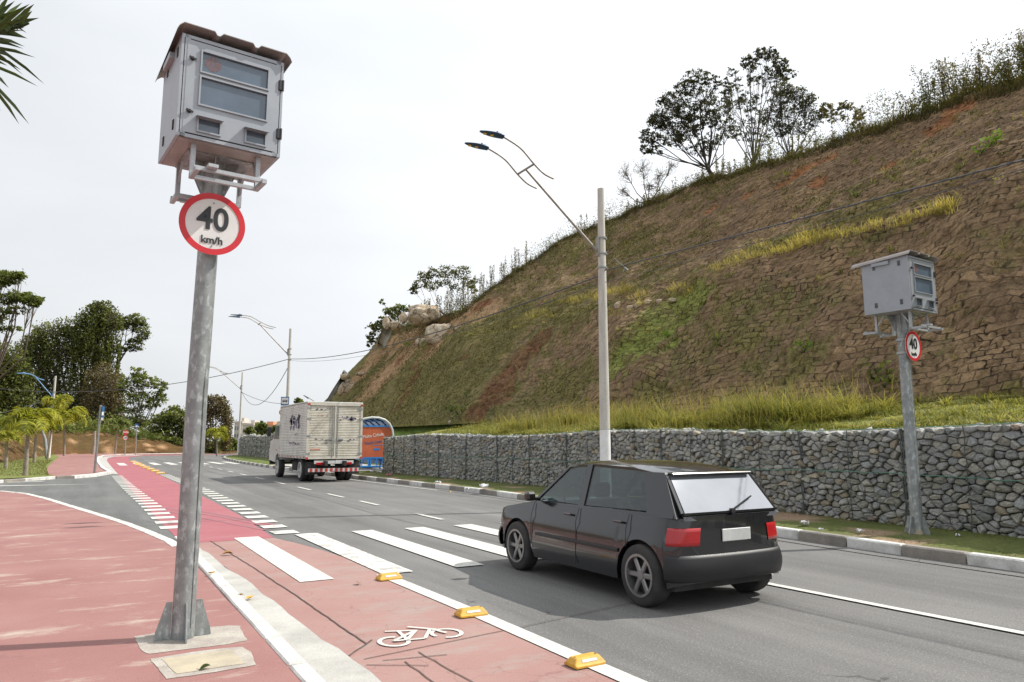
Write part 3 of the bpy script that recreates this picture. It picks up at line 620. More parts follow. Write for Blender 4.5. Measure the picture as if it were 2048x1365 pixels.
blob([(860, 690, .6, 1.5), (840, 720, .7, 1.2), (820, 760, .8, 1), (800, 800, .7, 1), (1080, 680, .5, 2), (1040, 720, .7, 2), (1010, 760, .7, 2.4), (985, 800, .7, 2.5), (960, 825, .7, 2), (930, 720, .3, 2)], red, .7, 1.)
blob([(760, 670, 1.7, 2), (700, 765, 1.1, 1.4), (860, 700, .9, 1.8), (930, 612, 1.1, 3), (790, 645, 2.0, 1.8), (840, 650, 1.7, 2), (900, 640, 1.4, 2.5), (960, 625, 1.0, 3), (785, 690, 1.5, 2), (745, 720, 1.5, 2), (722, 745, 1.3, 2), (820, 685, 1.0, 2)], (.42, .27, .15), .85, .8)
blob([(880, 625, .5, 4), (960, 612, .5, 3), (800, 655, .4, 2)], (.24, .10, .055), .8, .8)
blob([(1330, 640, 1.1, 1.5), (1290, 690, .9, 1.6), (1380, 600, .7, 1.5), (1250, 720, .7, 1)], (.24, .27, .07), .7, 1.2)
P3 = np.stack([X_ + nx * disp * fade, Y_, Z_ + nz * disp * fade], -1).reshape(-1, 3)
nn_, kk_ = YY.shape; ii = np.arange(nn_ - 1)[:, None] * kk_ + np.arange(kk_ - 1)[None]
HF = np.stack([ii, ii + kk_, ii + kk_ + 1, ii + 1], -1).reshape(-1, 4)
topc = np.array([.13, .13, .05]); isT = (~slope & (DD > 1))[..., None]; col = np.where(isT, topc, col)
hill = fm('hillside', P3, HF[:, ::-1], M['slope'], attr={'col': np.clip(col.reshape(-1, 3), .015, .6), 'bc': np.stack([BX, BY, 0 * BX], -1).reshape(-1, 3)}, smooth=False); tag(hill, kind='structure')
def hp(Y, d):      # surface point on the displaced grid
    i = np.clip(np.searchsorted(Yg, Y), 0, len(Yg) - 1); j = np.clip(np.searchsorted(dg, d), 0, len(dg) - 1)
    return P3.reshape(nn_, kk_, 3)[i, j]
def surf(u, v): p = at_hill(u, v); dd, Y = hill_d(p[0], p[1]); return hp(Y, dd)
# ---------------------------------------------------------------- verge, bench above the wall
WX = [(11.2, -14), (11.22, 5), (11.4, 9), (11.68, 14.6), (11.66, 21), (11.25, 27), (11.0, 31.2)]
FWX = [(12.4, 46), (12.75, 58), (12.85, 70), (13.3, 78), (15, 86)]
def turf(name, rows, tones, seed, smooth=True):
    V = np.array([p for r_ in rows for p in r_]); n_, k_ = len(rows), len(rows[0])
    F_ = np.array([[i * k_ + j, i * k_ + j + 1, (i + 1) * k_ + j + 1, (i + 1) * k_ + j] for i in range(n_ - 1) for j in range(k_ - 1)])
    g = np.clip((fbm(V[:, 0] * 1.6, V[:, 1] * 1.6, seed) - .38) / .25, 0, 1)[:, None]; c = (1 - g) * np.array(tones[0]) + g * np.array(tones[1])
    if len(tones) > 2:
        k = np.clip((fbm(V[:, 0] * 1.1, V[:, 1] * 1.1, seed + 3) - .60) / .06, 0, 1)[:, None]; c = c * (1 - k) + np.array(tones[2]) * k
    o = fm(name, V, F_[:, ::-1], M['turf'], attr={'col': c}, smooth=smooth); return tag(o, kind='structure')
ys = np.arange(-14, 46, .25); rows = []
for y_ in ys:
    xa = interp(KR, y_) + .15; xb = interp(WX, y_) + .15 if y_ < 31.2 else (14.6 if y_ < 45 else 12.6)
    rows.append([(xa + (xb - xa) * k / 10, y_, .135 + .05 * k / 10 + (.03 * float(vn(np.array([k * .9]), np.array([y_ * 2.]), 3)[0]) if 0 < k else 0)) for k in range(11)])
turf('verge', rows, [(.10, .12, .035), (.13, .145, .045), (.30, .21, .14)], 61)
rows = []
for y_ in np.arange(46, 90, .8):
    xa = interp(KR, y_) + .15; xb = interp(FWX, y_) + .2; rows.append([(xa + (xb - xa) * k / 6, y_, .14 + .05 * k / 6) for k in range(7)])
turf('verge_far', rows, [(.10, .13, .035), (.14, .17, .045)], 62)
rows = []
for y_ in np.concatenate([np.arange(-14, 31.1, .3)]):
    x0 = interp(WX, y_) + .55; x1 = 17.1
    rows.append([(x0 + (x1 - x0) * k / 16, y_, 1.70 + .80 * (k / 16) ** 1.2 + .10 * float(fbm(np.array([k * .5]), np.array([y_ * .8]), 8)[0] - .4) * min(1, k / 3)) for k in range(17)])
turf('bench_turf', rows, [(.24, .23, .065), (.18, .21, .05)], 63)
rows = []
for y_ in np.arange(31.0, 46.3, .5):
    e = min(1, min(y_ - 31, 46.3 - y_) / 4 + .0); x0 = (11.6 + 2.9 * e); x1 = 17.15
    rows.append([(x0 + (x1 - x0) * k / 10, y_, (1.68 * (1 - e) + .18 * e) + (2.5 - (1.68 * (1 - e) + .18 * e)) * (k / 10) ** .9) for k in range(11)])
turf('bay_bank', rows, [(.17, .25, .055), (.15, .22, .05)], 64)
rows = []
for y_ in np.arange(46, 90, .8):
    x0 = interp(FWX, y_) + .5; x1 = max(x0 + 1, float(hill_xy(y_ if y_ < YC else YC + (y_ - YC) * 1.0, 0.)[0]) + .2)
    rows.append([(x0 + (x1 - x0) * k / 8, y_, 2.0 + .5 * (k / 8)) for k in range(9)])
turf('bench_turf_far', rows, [(.13, .19, .045), (.15, .17, .05)], 65)
b = MB(); b.poly([(interp(KR, 33) + .2, 32.4, .19), (14.4, 32.8, .2), (14.4, 44, .2), (interp(KR, 43) + .2, 44, .19)][::-1]); tag(b.build('bus_bay_paving', M['concrete']), kind='structure')
# ---------------------------------------------------------------- gabion wall: packed stones as shrunk Voronoi cells
def clip(poly, mx_, my_, nx_, ny_):
    out = []; n = len(poly)
    for i in range(n):
        a = poly[i]; c = poly[(i + 1) % n]; da = (a[0] - mx_) * nx_ + (a[1] - my_) * ny_; dc = (c[0] - mx_) * nx_ + (c[1] - my_) * ny_
        if da <= 0: out.append(a)
        if da * dc < 0: t = da / (da - dc); out.append((a[0] + (c[0] - a[0]) * t, a[1] + (c[1] - a[1]) * t))
    return out
def stones(L0, L1, H0, H1, cw_, ch_, seed, depth=.07):
    rr = random.Random(seed); cols_ = int((L1 - L0) / cw_); rws = int((H1 - H0) / ch_); sx = (L1 - L0) / cols_; sy = (H1 - H0) / rws; pts = {}
    for j in range(-1, rws + 1):
        for i in range(-1, cols_ + 1): pts[i, j] = (L0 + (i + .5 + .5 * (j % 2) - .25 + rr.uniform(-.48, .48)) * sx, H0 + (j + .5 + rr.uniform(-.46, .46)) * sy)
    V = []; Fq = []; Ft = []; C = []; asp = sx / sy
    for j in range(rws):
        for i in range(cols_):
            px_, py_ = pts[i, j]; poly = [(px_ - 2.2 * sx, py_ - 2.2 * sy), (px_ + 2.2 * sx, py_ - 2.2 * sy), (px_ + 2.2 * sx, py_ + 2.2 * sy), (px_ - 2.2 * sx, py_ + 2.2 * sy)]
            for dj in (-2, -1, 0, 1, 2):
                for di in (-2, -1, 0, 1, 2):
                    if (di or dj) and (i + di, j + dj) in pts:
                        qx, qy = pts[i + di, j + dj]; ex, ey = (qx - px_) / asp ** .6, (qy - py_) * asp ** .6
                        poly = clip(poly, (px_ + qx) / 2, (py_ + qy) / 2, ex, ey)
                        if len(poly) < 3: break
                if len(poly) < 3: break
            if len(poly) < 3: continue
            poly = [(min(max(a[0], L0), L1), min(max(a[1], H0), H1)) for a in poly]
            # subdivide corners for a less geometric outline
            p2 = []; n = len(poly)
            for k in range(n):
                a, c = poly[k], poly[(k + 1) % n]; ln = math.hypot(c[0] - a[0], c[1] - a[1])
                if ln < .004: continue
                p2.append((a[0] * .82 + c[0] * .18, a[1] * .82 + c[1] * .18)); p2.append((a[0] * .18 + c[0] * .82, a[1] * .18 + c[1] * .82))
            if len(p2) < 4: continue
            n = len(p2); cx_ = sum(a[0] for a in p2) / n; cy_ = sum(a[1] for a in p2) / n
            tx, ty = rr.gauss(0, .34), rr.gauss(0, .30); dp = depth * rr.uniform(.45, 1.3); g0 = rr.uniform(.88, .97)
            base = len(V); fx, fy = rr.uniform(-.25, .25) * sx, rr.uniform(-.25, .25) * sy
            t_ = rr.random()
            if t_ < .05: c0 = (.32, .275, .21)
            elif t_ < .06: c0 = (.29, .235, .19)
            elif t_ < .3: c0 = (.31, .30, .26)
            elif t_ < .6: c0 = (.265, .27, .265)
            else: c0 = (.33, .325, .305)
            f_ = rr.uniform(.78, 1.15) * 1.12; c0 = tuple(x * f_ for x in c0)
            for s_, dd_ in ((g0, -.08), (g0 * .985, dp * .45), (g0 * .84, dp * .88), (.5, dp * 1.0)):
                for a in p2:
                    X0 = cx_ + (a[0] - cx_) * s_ + fx * (1 - s_); Y0 = cy_ + (a[1] - cy_) * s_ + fy * (1 - s_)
                    V.append((X0, Y0, dd_ + ((X0 - cx_) * tx + (Y0 - cy_) * ty) * (dd_ > 0) + rr.uniform(-.009, .009) * (dd_ > 0)))
            V.append((cx_ + fx, cy_ + fy, dp * 1.02)); C += [c0] * (4 * n + 1)
            for q in range(3):
                for k in range(n): e = (k + 1) % n; Fq.append((base + q * n + k, base + q * n + e, base + (q + 1) * n + e, base + (q + 1) * n + k))
            for k in range(n): Ft.append((base + 3 * n + k, base + 3 * n + (k + 1) % n, base + 4 * n))
    return np.array(V), np.array(Fq), np.array(Ft), np.array(C)
def gabion(WT, ya, yb, H0, H1, cw_, ch_, seed, label, seam, endface=True):
    t = thing('gabion_wall', label, 'gabion wall', (0, 0, 0)); fX = lambda y_: np.interp(y_, [a[1] for a in WT], [a[0] for a in WT])
    V, Fq, Ft, C = stones(ya, yb, H0, H1, cw_, ch_, seed)
    # gentle settlement of the top line
    top = 1 + .03 * np.sin(V[:, 0] * .55) * (V[:, 1] / H1)
    P = np.stack([fX(V[:, 0]) - V[:, 2], V[:, 0], V[:, 1] * top], 1)
    VT, Fq2, Ft2, C2 = stones(ya, yb, 0, .55, cw_ * 1.1, ch_ * 1.5, seed + 1, .05)
    tp = H1 * (1 + .03 * np.sin(VT[:, 0] * .55)); P2 = np.stack([fX(VT[:, 0]) + VT[:, 1], VT[:, 0], tp - .045 + VT[:, 2] * .8], 1)
    VE, Fq3, Ft3, C3 = stones(0, .9, H0, H1, cw_, ch_, seed + 2); ye = yb if seam > 0 else ya
    P4 = np.stack([float(fX(ye)) + VE[:, 0], ye + (VE[:, 2] if seam > 0 else -VE[:, 2]), VE[:, 1]], 1)
    ns = len(P); n2 = ns + len(P2)
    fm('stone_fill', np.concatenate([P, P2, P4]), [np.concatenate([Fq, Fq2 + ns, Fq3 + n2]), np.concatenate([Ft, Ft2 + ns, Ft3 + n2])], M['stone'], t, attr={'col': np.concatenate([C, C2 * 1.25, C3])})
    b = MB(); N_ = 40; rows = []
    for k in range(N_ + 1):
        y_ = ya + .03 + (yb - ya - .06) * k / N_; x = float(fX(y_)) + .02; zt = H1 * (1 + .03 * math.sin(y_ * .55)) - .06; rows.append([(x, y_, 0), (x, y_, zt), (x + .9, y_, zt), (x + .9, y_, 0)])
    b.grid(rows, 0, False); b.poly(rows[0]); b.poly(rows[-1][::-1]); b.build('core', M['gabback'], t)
    b = MB(); s_ = abs(seam); y_ = math.ceil(ya); k = 0; rr = random.Random(seed)
    while y_ < yb:
        thick = .018 if k % 2 else .026
        for o in ((0,) if k % 2 else (-.012, .015)):
            P = [(float(fX(y_ + o)) - .075 - rr.uniform(0, .03), y_ + o + rr.uniform(-.012, .012), H0 + (H1 - H0) * (1 + .03 * math.sin(y_ * .55)) * q / 12) for q in range(13)]; b.tube(P, thick / 2, 4)
        y_ += s_; k += 1
    b.build('seam_wire', M['meshwire'], t)
    b = MB(); yy = np.arange(ya, yb, .12); hm = H0 + (H1 - H0) * .53
    b.tube([(float(fX(y_)) - .095 - rr.uniform(0, .03), y_, hm + rr.uniform(-.012, .012) + .02 * math.sin(y_)) for y_ in yy], .008, 4)
    b.tube([(float(fX(y_)) - .07 - rr.uniform(0, .02), y_, (H1 + .01) * (1 + .03 * math.sin(y_ * .55)) + rr.uniform(-.008, .008)) for y_ in yy], .006, 4)
    b.build('lacing_wire', M['greenwire'], t)
    return t
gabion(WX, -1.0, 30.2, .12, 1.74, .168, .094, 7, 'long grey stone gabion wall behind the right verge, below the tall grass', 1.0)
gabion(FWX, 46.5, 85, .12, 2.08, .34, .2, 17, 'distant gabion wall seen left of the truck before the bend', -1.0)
# ---------------------------------------------------------------- embankment on the left and its undergrowth
EMB = [(-30, 40), (-14, 46), (-7, 50), (-4.6, 60), (-4.2, 72), (-3.6, 84), (-3.2, 96), (1.5, 101), (8, 104), (16, 106), (30, 112), (60, 122)]
rows = []; P = dense(EMB, .8)
for i, p in enumerate(P):
    a = np.array(P[max(i - 1, 0)]); c = np.array(P[min(i + 1, len(P) - 1)]); t = (c - a) / np.linalg.norm(c - a); nn = np.array([-t[1], t[0]])
    s_ = i / len(P); Hh = 2.7 * min(1, (i + 8) / 20) * (1 - max(0, (p[0] - 4) / 14)) if p[0] < 18 else 0; Hh = max(Hh, .25)
    row = []
    for k in range(26):
        d = k * .35 if k < 18 else 6 + (k - 17) * 3.; q = np.array(p) + nn * d; tt = min(1, d / 4.6)
        z = -.03 + Hh * (1 - (1 - tt) ** 1.6) + .8 * float(fbm(np.array([q[0] * .9]), np.array([q[1] * .9]), 71)[0] - .5) * min(1, d) + .3 * float(fbm(np.array([q[0] * 3]), np.array([q[1] * 3]), 72)[0] - .5) * min(1, d)
        row.append((q[0], q[1], z))
    rows.append(row)
V = np.array([p for r_ in rows for p in r_]); n_, k_ = len(rows), 26
F_ = np.array([[i * k_ + j, i * k_ + j + 1, (i + 1) * k_ + j + 1, (i + 1) * k_ + j] for i in range(n_ - 1) for j in range(k_ - 1)])
g = fbm(V[:, 0] * .8, V[:, 1] * .8, 73)[:, None]; g2 = np.clip((fbm(V[:, 0] * 1.4, V[:, 1] * 1.4, 75) - .66) / .04, 0, 1)[:, None]
c_ = np.array([.115, .055, .024]) * (1 - g) * 1.2 + g * np.array([.075, .062, .022]); c_ = c_ * (1 - g2) + g2 * np.array([.36, .22, .12])
fm('embankment', V, F_, M['slope'], attr={'col': c_, 'bc': np.stack([V[:, 1] * 1.1 + V[:, 0] * .5, V[:, 2] * 2.2, 0 * V[:, 0]], 1)}, smooth=False)['kind'] = 'structure'
EMBV = V.reshape(n_, k_, 3)

# ---------------------------------------------------------------- trees
def leaves(C, size, tint, m, parent, name='crown', rng=None, aspect=.5, flat=0.):
    rng = rng or np.random.default_rng(0); n = len(C)
    a = rng.normal(size=(n, 3)); a[:, 2] *= (1 - flat); a /= np.linalg.norm(a, axis=1)[:, None]
    b_ = np.cross(a, rng.normal(size=(n, 3))); b_ /= np.linalg.norm(b_, axis=1)[:, None] + 1e-9
    s = (size * rng.uniform(.6, 1.35, n))[:, None]
    V = np.stack([C - a * s * .5, C + b_ * s * aspect * .5, C + a * s * .5, C - b_ * s * aspect * .5], 1).reshape(-1, 3)
    return fm(name, V, np.arange(4 * n).reshape(-1, 4), m, parent, attr={'tint': np.repeat(tint, 4)})
def tree(name, label, base, blobs, m, mb, tr=.25, size=.3, n=300, seed=1, group=None, cat='tree', limb=1., drape=0., tight=.32, mid=None, cl=14, strands=0):
    """blobs: (world centre, (rx,ry,rz), density factor). trunk, limbs to every blob, twigs and leaf clumps"""
    rng = np.random.default_rng(seed); base = np.array(base, float); t = thing(name, label, cat, tuple(base), 0, group)
    cs = np.array([b_[0] for b_ in blobs]) - base; b = MB()
    low = cs[:, 2].min(); cen = cs.mean(0); cen[2] = min(low * .75 if mid is None else mid, cs[:, 2].mean()); cen[:2] *= .45
    fork = cen; k = 7; tp = [fork * (i / k) + np.array([rng.normal() * tr * .16, rng.normal() * tr * .16, 0]) * (0 < i < k) for i in range(k + 1)]
    b.tube(tp, [tr * (1.25 - .5 * i / k) for i in range(k + 1)], 8)
    LC = []; TT = []
    for (c, r_, dn), cc in zip(blobs, cs):
        r_ = np.array(r_); p0 = fork * rng.uniform(.75, 1); mids = p0 * .5 + cc * .5 + np.array([0, 0, -.10]) * np.linalg.norm(cc - p0) + rng.normal(size=3) * .06 * np.linalg.norm(cc - p0)
        lr = tr * .5 * limb; b.tube([p0, p0 * .7 + mids * .3 + rng.normal(size=3) * .1 * lr, mids, mids * .4 + cc * .6 + rng.normal(size=3) * .05 * r_, cc], [lr, lr * .85, lr * .65, lr * .5, lr * .3], 6)
        nc = max(3, int(n * dn / cl))
        for q in range(nc):
            d = rng.normal(size=3); d /= np.linalg.norm(d); d = d * rng.uniform(.35, 1.0) ** .5; e = cc + d * r_
            if q % 2 == 0:
                tt_ = rng.uniform(.35, 1.); s0 = mids * (1 - tt_) + cc * tt_ if q % 4 else cc + d * r_ * .12; m1 = (s0 + e) / 2 - np.array([0, 0, .06]) * np.linalg.norm(e - s0) + rng.normal(size=3) * .08 * r_
                b.tube([s0, m1, e], [lr * .36, lr * .24, lr * .09], 3, caps=False)
            sp = tight * r_.mean() * rng.uniform(.6, 1.2); L_ = e + rng.normal(size=(cl, 3)) * sp * .5 * np.array([1, 1, .55])
            if drape: L_[:, 2] -= rng.uniform(0, drape, cl) * (rng.random(cl) < .6)
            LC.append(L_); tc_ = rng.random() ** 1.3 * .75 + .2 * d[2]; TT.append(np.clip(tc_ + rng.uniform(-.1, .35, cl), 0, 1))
    for q in range(strands):      # vines hanging from the crown
        k = rng.integers(len(cs)); c, r_ = cs[k], np.array(blobs[k][1]); a = rng.uniform(0, 2 * np.pi); p = c + np.array([math.cos(a) * r_[0], math.sin(a) * r_[1], rng.uniform(-.3, .3) * r_[2]]) * rng.uniform(.6, 1.05); L_ = rng.uniform(2, 9); L_ = min(L_, max(.5, p[2] - 1)); m_ = int(L_ * 7); zz = rng.random(m_); LC.append(p + np.stack([rng.normal(size=m_) * .16, rng.normal(size=m_) * .16, -zz * L_], 1)); TT.append(np.clip(rng.random() * .7 + .3 * rng.random(m_), 0, 1))
    b.build('trunk', mb, t); LC = np.concatenate(LC); leaves(LC, size, np.concatenate(TT), m, t, rng=rng, aspect=.55)
    return t
def B(u, v, D, ru, rv, dn=1., rd=None):
    k = D / F; return (W(u, v, D), ((ru) * k, (rd or (ru + rv) / 2) * k, rv * k), dn)
def base_at(u, D, z): 
    p = W(u, 900, D); return (p[0], p[1], z)
D = 112
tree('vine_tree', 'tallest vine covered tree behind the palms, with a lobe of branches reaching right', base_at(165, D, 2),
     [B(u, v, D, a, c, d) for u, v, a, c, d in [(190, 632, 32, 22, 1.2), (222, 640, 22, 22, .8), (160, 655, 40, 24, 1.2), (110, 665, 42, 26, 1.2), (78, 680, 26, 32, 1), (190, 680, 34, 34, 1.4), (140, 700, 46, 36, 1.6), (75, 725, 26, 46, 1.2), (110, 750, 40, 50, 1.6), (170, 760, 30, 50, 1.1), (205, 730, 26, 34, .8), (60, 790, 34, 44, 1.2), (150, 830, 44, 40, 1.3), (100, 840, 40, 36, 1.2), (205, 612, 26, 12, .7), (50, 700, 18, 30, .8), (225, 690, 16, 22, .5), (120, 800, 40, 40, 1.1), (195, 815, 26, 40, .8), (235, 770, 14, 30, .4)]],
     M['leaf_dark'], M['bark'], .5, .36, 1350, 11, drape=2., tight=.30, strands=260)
tree('branching_tree', 'thin dark tree lobe reaching out to the right of the tallest vine covered tree', base_at(215, D + 3, 2),
     [B(u, v, D + 3, a, c, d) for u, v, a, c, d in [(272, 640, 20, 14, 1), (284, 665, 14, 20, .9), (255, 655, 20, 10, .6), (268, 690, 18, 14, .7), (240, 702, 12, 10, .3), (250, 640, 12, 8, .4), (232, 650, 16, 12, .6)]], M['leaf_dark'], M['barkdark'], .35, .34, 900, 12, limb=.55, mid=14, tight=.4)
tree('umbrella_tree', 'flat topped tree at the left edge of the photo with open bare limbs', base_at(-35, 92, 2),
     [B(u, v, 92, a, c, d) for u, v, a, c, d in [(8, 556, 34, 14, 1.3), (-30, 560, 40, 18, 1.2), (38, 552, 14, 8, .6), (62, 600, 20, 10, .9), (38, 592, 26, 10, .8), (70, 606, 12, 9, .5), (10, 600, 30, 10, .7), (-20, 630, 30, 20, .7), (28, 622, 24, 8, .4), (15, 655, 22, 8, .3)]], M['leaf_mid'], M['bark'], .4, .38, 800, 13, mid=9, limb=.7, tight=.4)
tree('dark_tree', 'dense dark tree at the left edge behind the lowest palm', base_at(-10, 96, 1),
     [B(u, v, 96, a, c, d) for u, v, a, c, d in [(0, 715, 42, 34, 1.3), (28, 740, 34, 34, 1.2), (-10, 780, 40, 40, 1.2), (30, 800, 36, 40, 1.2), (10, 850, 50, 30, 1.2), (60, 860, 30, 22, .8)]], M['leaf_dark'], M['barkdark'], .4, .42, 1500, 14, drape=2.5, tight=.38, strands=90)
tree('viney_tree', 'brownish tree draped in hanging vines between the sign post and the small leafy tree', base_at(208, 108, 2),
     [B(u, v, 108, a, c, d) for u, v, a, c, d in [(205, 745, 28, 22, .9), (222, 770, 26, 26, .9), (190, 790, 26, 34, .9), (218, 810, 24, 34, 1), (235, 800, 14, 30, .5), (200, 850, 24, 26, .8)]], M['leaf_brown'], M['barkpale'], .22, .34, 1100, 15, drape=3, tight=.34, strands=110)
tree('leafy_tree', 'small leafy green tree with an airy crown right of the hanging vines', base_at(278, 104, 1.5),
     [B(u, v, 104, a, c, d) for u, v, a, c, d in [(275, 745, 14, 12, .5), (262, 770, 26, 18, .9), (292, 765, 24, 16, .9), (322, 775, 14, 12, .45), (310, 800, 24, 16, .8), (275, 805, 30, 22, 1.1), (252, 835, 26, 24, 1), (290, 845, 34, 24, 1.1), (325, 790, 8, 8, .2)]], M['leaf_mid'], M['bark'], .2, .36, 700, 16, tight=.36)
tree('round_tree', 'low rounded dark tree left of the grey radar pole', base_at(345, 100, 1),
     [B(u, v, 100, a, c, d) for u, v, a, c, d in [(345, 830, 20, 16, 1), (325, 848, 18, 20, 1), (362, 845, 18, 20, 1), (340, 870, 34, 18, 1.2), (375, 860, 16, 20, .8)]], M['leaf_dark'], M['barkdark'], .2, .4, 800, 17, tight=.5)
tree('drooping_tree', 'dome shaped tree of drooping brown vines between the radar pole and the distant lamp post', base_at(432, 94, 0),
     [B(u, v, 94, a, c, d) for u, v, a, c, d in [(428, 796, 20, 8, 1), (412, 812, 14, 14, .8), (446, 810, 14, 14, .9), (402, 835, 10, 22, .7), (455, 840, 8, 28, 1), (430, 820, 20, 12, .5), (453, 870, 8, 22, .7), (408, 865, 12, 18, .7)]], M['leaf_brown'], M['barkdark'], .16, .3, 900, 18, drape=2, tight=.4, strands=70)
# undergrowth on top of the embankment, each bush on its own
rr = random.Random(5)
bush_lab = [(255, 872, 20, 'leafy bush left of the stop sign'), (292, 878, 20, 'leafy bush just right of the blue topped sign post'), (322, 884, 20, 'bright bush on the embankment below the round dark tree'), (350, 888, 18, 'dark bush low on the right end of the embankment'), (378, 892, 18, 'bush at the foot of the embankment left of the radar pole'), (405, 893, 18, 'bush right of the radar pole at the far bend'), (425, 896, 14, 'low bush behind the small yellow palm at the bend'), (450, 890, 14, 'bush left of the third lamp post at the bend'), (466, 885, 10, 'small bush beside the third lamp post'),
            (160, 862, 24, 'dark bush on the embankment behind the tall sign post'), (110, 872, 22, 'dark bush behind the pair of palms'), (20, 885, 26, 'bush at the left edge behind the lowest palm'), (210, 866, 20, 'bush at the crest of the brown embankment')]
for i, (u, v, r_, lb) in enumerate(bush_lab):
    D_ = 98 + (i % 3) * 3; p = W(u, v + r_ * .8, D_); zb = max(0., p[2])
    tree('bush', lb, (p[0], p[1], zb - .2), [B(u - r_ * .35, v, D_, r_ * .6, r_ * .55, .5), B(u + r_ * .4, v + r_ * .1, D_, r_ * .55, r_ * .5, .5), B(u, v - r_ * .3, D_, r_ * .5, r_ * .45, .4), B(u, v + r_ * .5, D_, r_ * .8, r_ * .4, .5)], M['leaf_mid'] if i % 3 != 0 else M['leaf_dark'], M['barkdark'], .06, .38, 700, 40 + i, group='bushes along the embankment', cat='bush', tight=.5)
# trees far behind the truck
for (u, v, r_, D_, lb) in ((524, 856, 15, 92, 'green tree top seen over the far gabion wall left of the truck'), (552, 862, 14, 90, 'round tree top over the far gabion wall next to the truck cab'), (598, 803, 9, 120, 'tiny pale tree top above the truck box by the slope foot'), (500, 862, 10, 96, 'small tree top over the left end of the far gabion wall')):
    tree('small_tree', lb, base_at(u, D_, 1.0), [B(u - r_ * .4, v, D_, r_ * .6, r_ * .6, .6), B(u + r_ * .4, v + 2, D_, r_ * .6, r_ * .5, .6), B(u, v - r_ * .4, D_, r_ * .5, r_ * .4, .5), B(u, v + r_, D_, r_ * .9, r_ * .7, .8)], M['leaf_mid'], M['bark'], .1, .34, 600, int(u), cat='tree', tight=.5)
# undergrowth along the crest of the embankment: one uncountable thicket
rng = np.random.default_rng(77); nE = EMBV.shape[0]; C = []; 
for q in range(1500):
    i = int(rng.uniform(.16, .93) * nE); i = min(i, nE - 1); j = int(rng.integers(11, 20)); p = EMBV[i, j]; hh = 3.6 * max(.15, float(fbm(np.array([i * .22]), np.array([j * .3]), 101)[0]) - .12) * (.5 if j < 13 else 1.) * (1 if p[0] < 6 else .8)
    C.append(p + rng.normal(size=(16, 3)) * [.7, .7, 0] + np.stack([0 * np.zeros(16), np.zeros(16), rng.uniform(0, 1, 16) ** .7 * hh], 1))
C = np.concatenate(C); leaves(C, .42, np.clip(fbm(C[:, 0] * .7, C[:, 1] * .7 + C[:, 2], 5) * 1.2 - .3 + .3 * rng.random(len(C)), 0, 1), M['leaf_mid'], None, 'undergrowth', rng=rng)['kind'] = 'stuff'
P = []; 
for q in range(5000):
    i = int(rng.uniform(.1, .95) * nE); j = int(rng.integers(0, 14)); P.append(EMBV[min(i, nE - 1), j] + rng.normal(size=3) * [.25, .25, .0])
BL_ = (np.array(P), rng)
# ridge trees
FWD = np.array([math.sin(yw) * math.cos(th), math.cos(yw) * math.cos(th), math.sin(th)]); RGT = np.array([math.cos(yw), -math.sin(yw), 0]); UPV = np.cross(RGT, FWD)
def projp(p): q = np.asarray(p) - CAMP; zc = q @ FWD; return 1024 + F * (q @ RGT) / zc, 682.5 - F * (q @ UPV) / zc, zc
_RC = []
for Y in np.arange(2, 76, .15):
    zr = np.interp(Y, [a[0] for a in RZ], [a[1] for a in RZ]); p = hp(Y, ridge_d(Y) + .2); _RC.append((*projp(p), *p))
def ridge(u, back=.5):
    r_ = min(_RC, key=lambda a: abs(a[0] - u)); p = np.array(r_[3:]) + np.array([back, 0, -.25]); return tuple(p), projp(p)[2]
Dd = 44
tree('ridge_tree', 'big dark spreading tree on the ridge, leftmost of the leafy group', ridge(1418, 0.8)[0],
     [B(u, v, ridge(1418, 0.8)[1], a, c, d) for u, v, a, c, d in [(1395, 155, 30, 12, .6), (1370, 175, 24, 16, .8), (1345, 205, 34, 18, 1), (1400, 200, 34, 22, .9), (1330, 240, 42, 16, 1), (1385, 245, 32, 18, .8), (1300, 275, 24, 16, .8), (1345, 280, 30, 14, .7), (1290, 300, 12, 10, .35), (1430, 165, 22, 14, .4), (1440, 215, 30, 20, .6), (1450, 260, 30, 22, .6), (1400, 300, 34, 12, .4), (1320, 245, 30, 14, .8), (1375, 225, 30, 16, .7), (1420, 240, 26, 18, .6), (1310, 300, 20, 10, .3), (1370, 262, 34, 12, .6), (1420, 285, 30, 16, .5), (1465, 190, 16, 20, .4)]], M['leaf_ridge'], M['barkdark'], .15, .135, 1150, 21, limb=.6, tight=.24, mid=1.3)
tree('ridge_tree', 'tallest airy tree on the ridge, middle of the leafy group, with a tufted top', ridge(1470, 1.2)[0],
     [B(u, v, ridge(1470, 1.2)[1], a, c, d) for u, v, a, c, d in [(1535, 108, 28, 10, .9), (1500, 125, 22, 12, .7), (1560, 130, 20, 14, .7), (1520, 150, 36, 14, .5), (1470, 150, 22, 16, .25), (1490, 185, 34, 20, .3), (1550, 170, 26, 20, .3), (1470, 220, 30, 24, .35), (1510, 240, 34, 22, .4), (1575, 150, 18, 12, .5), (1500, 205, 30, 18, .35), (1480, 260, 26, 20, .4), (1520, 280, 30, 16, .35), (1545, 145, 24, 12, .4), (1450, 175, 16, 14, .3)]], M['leaf_ridge'], M['barkdark'], .14, .13, 1000, 22, limb=.55, tight=.24, mid=1.2)
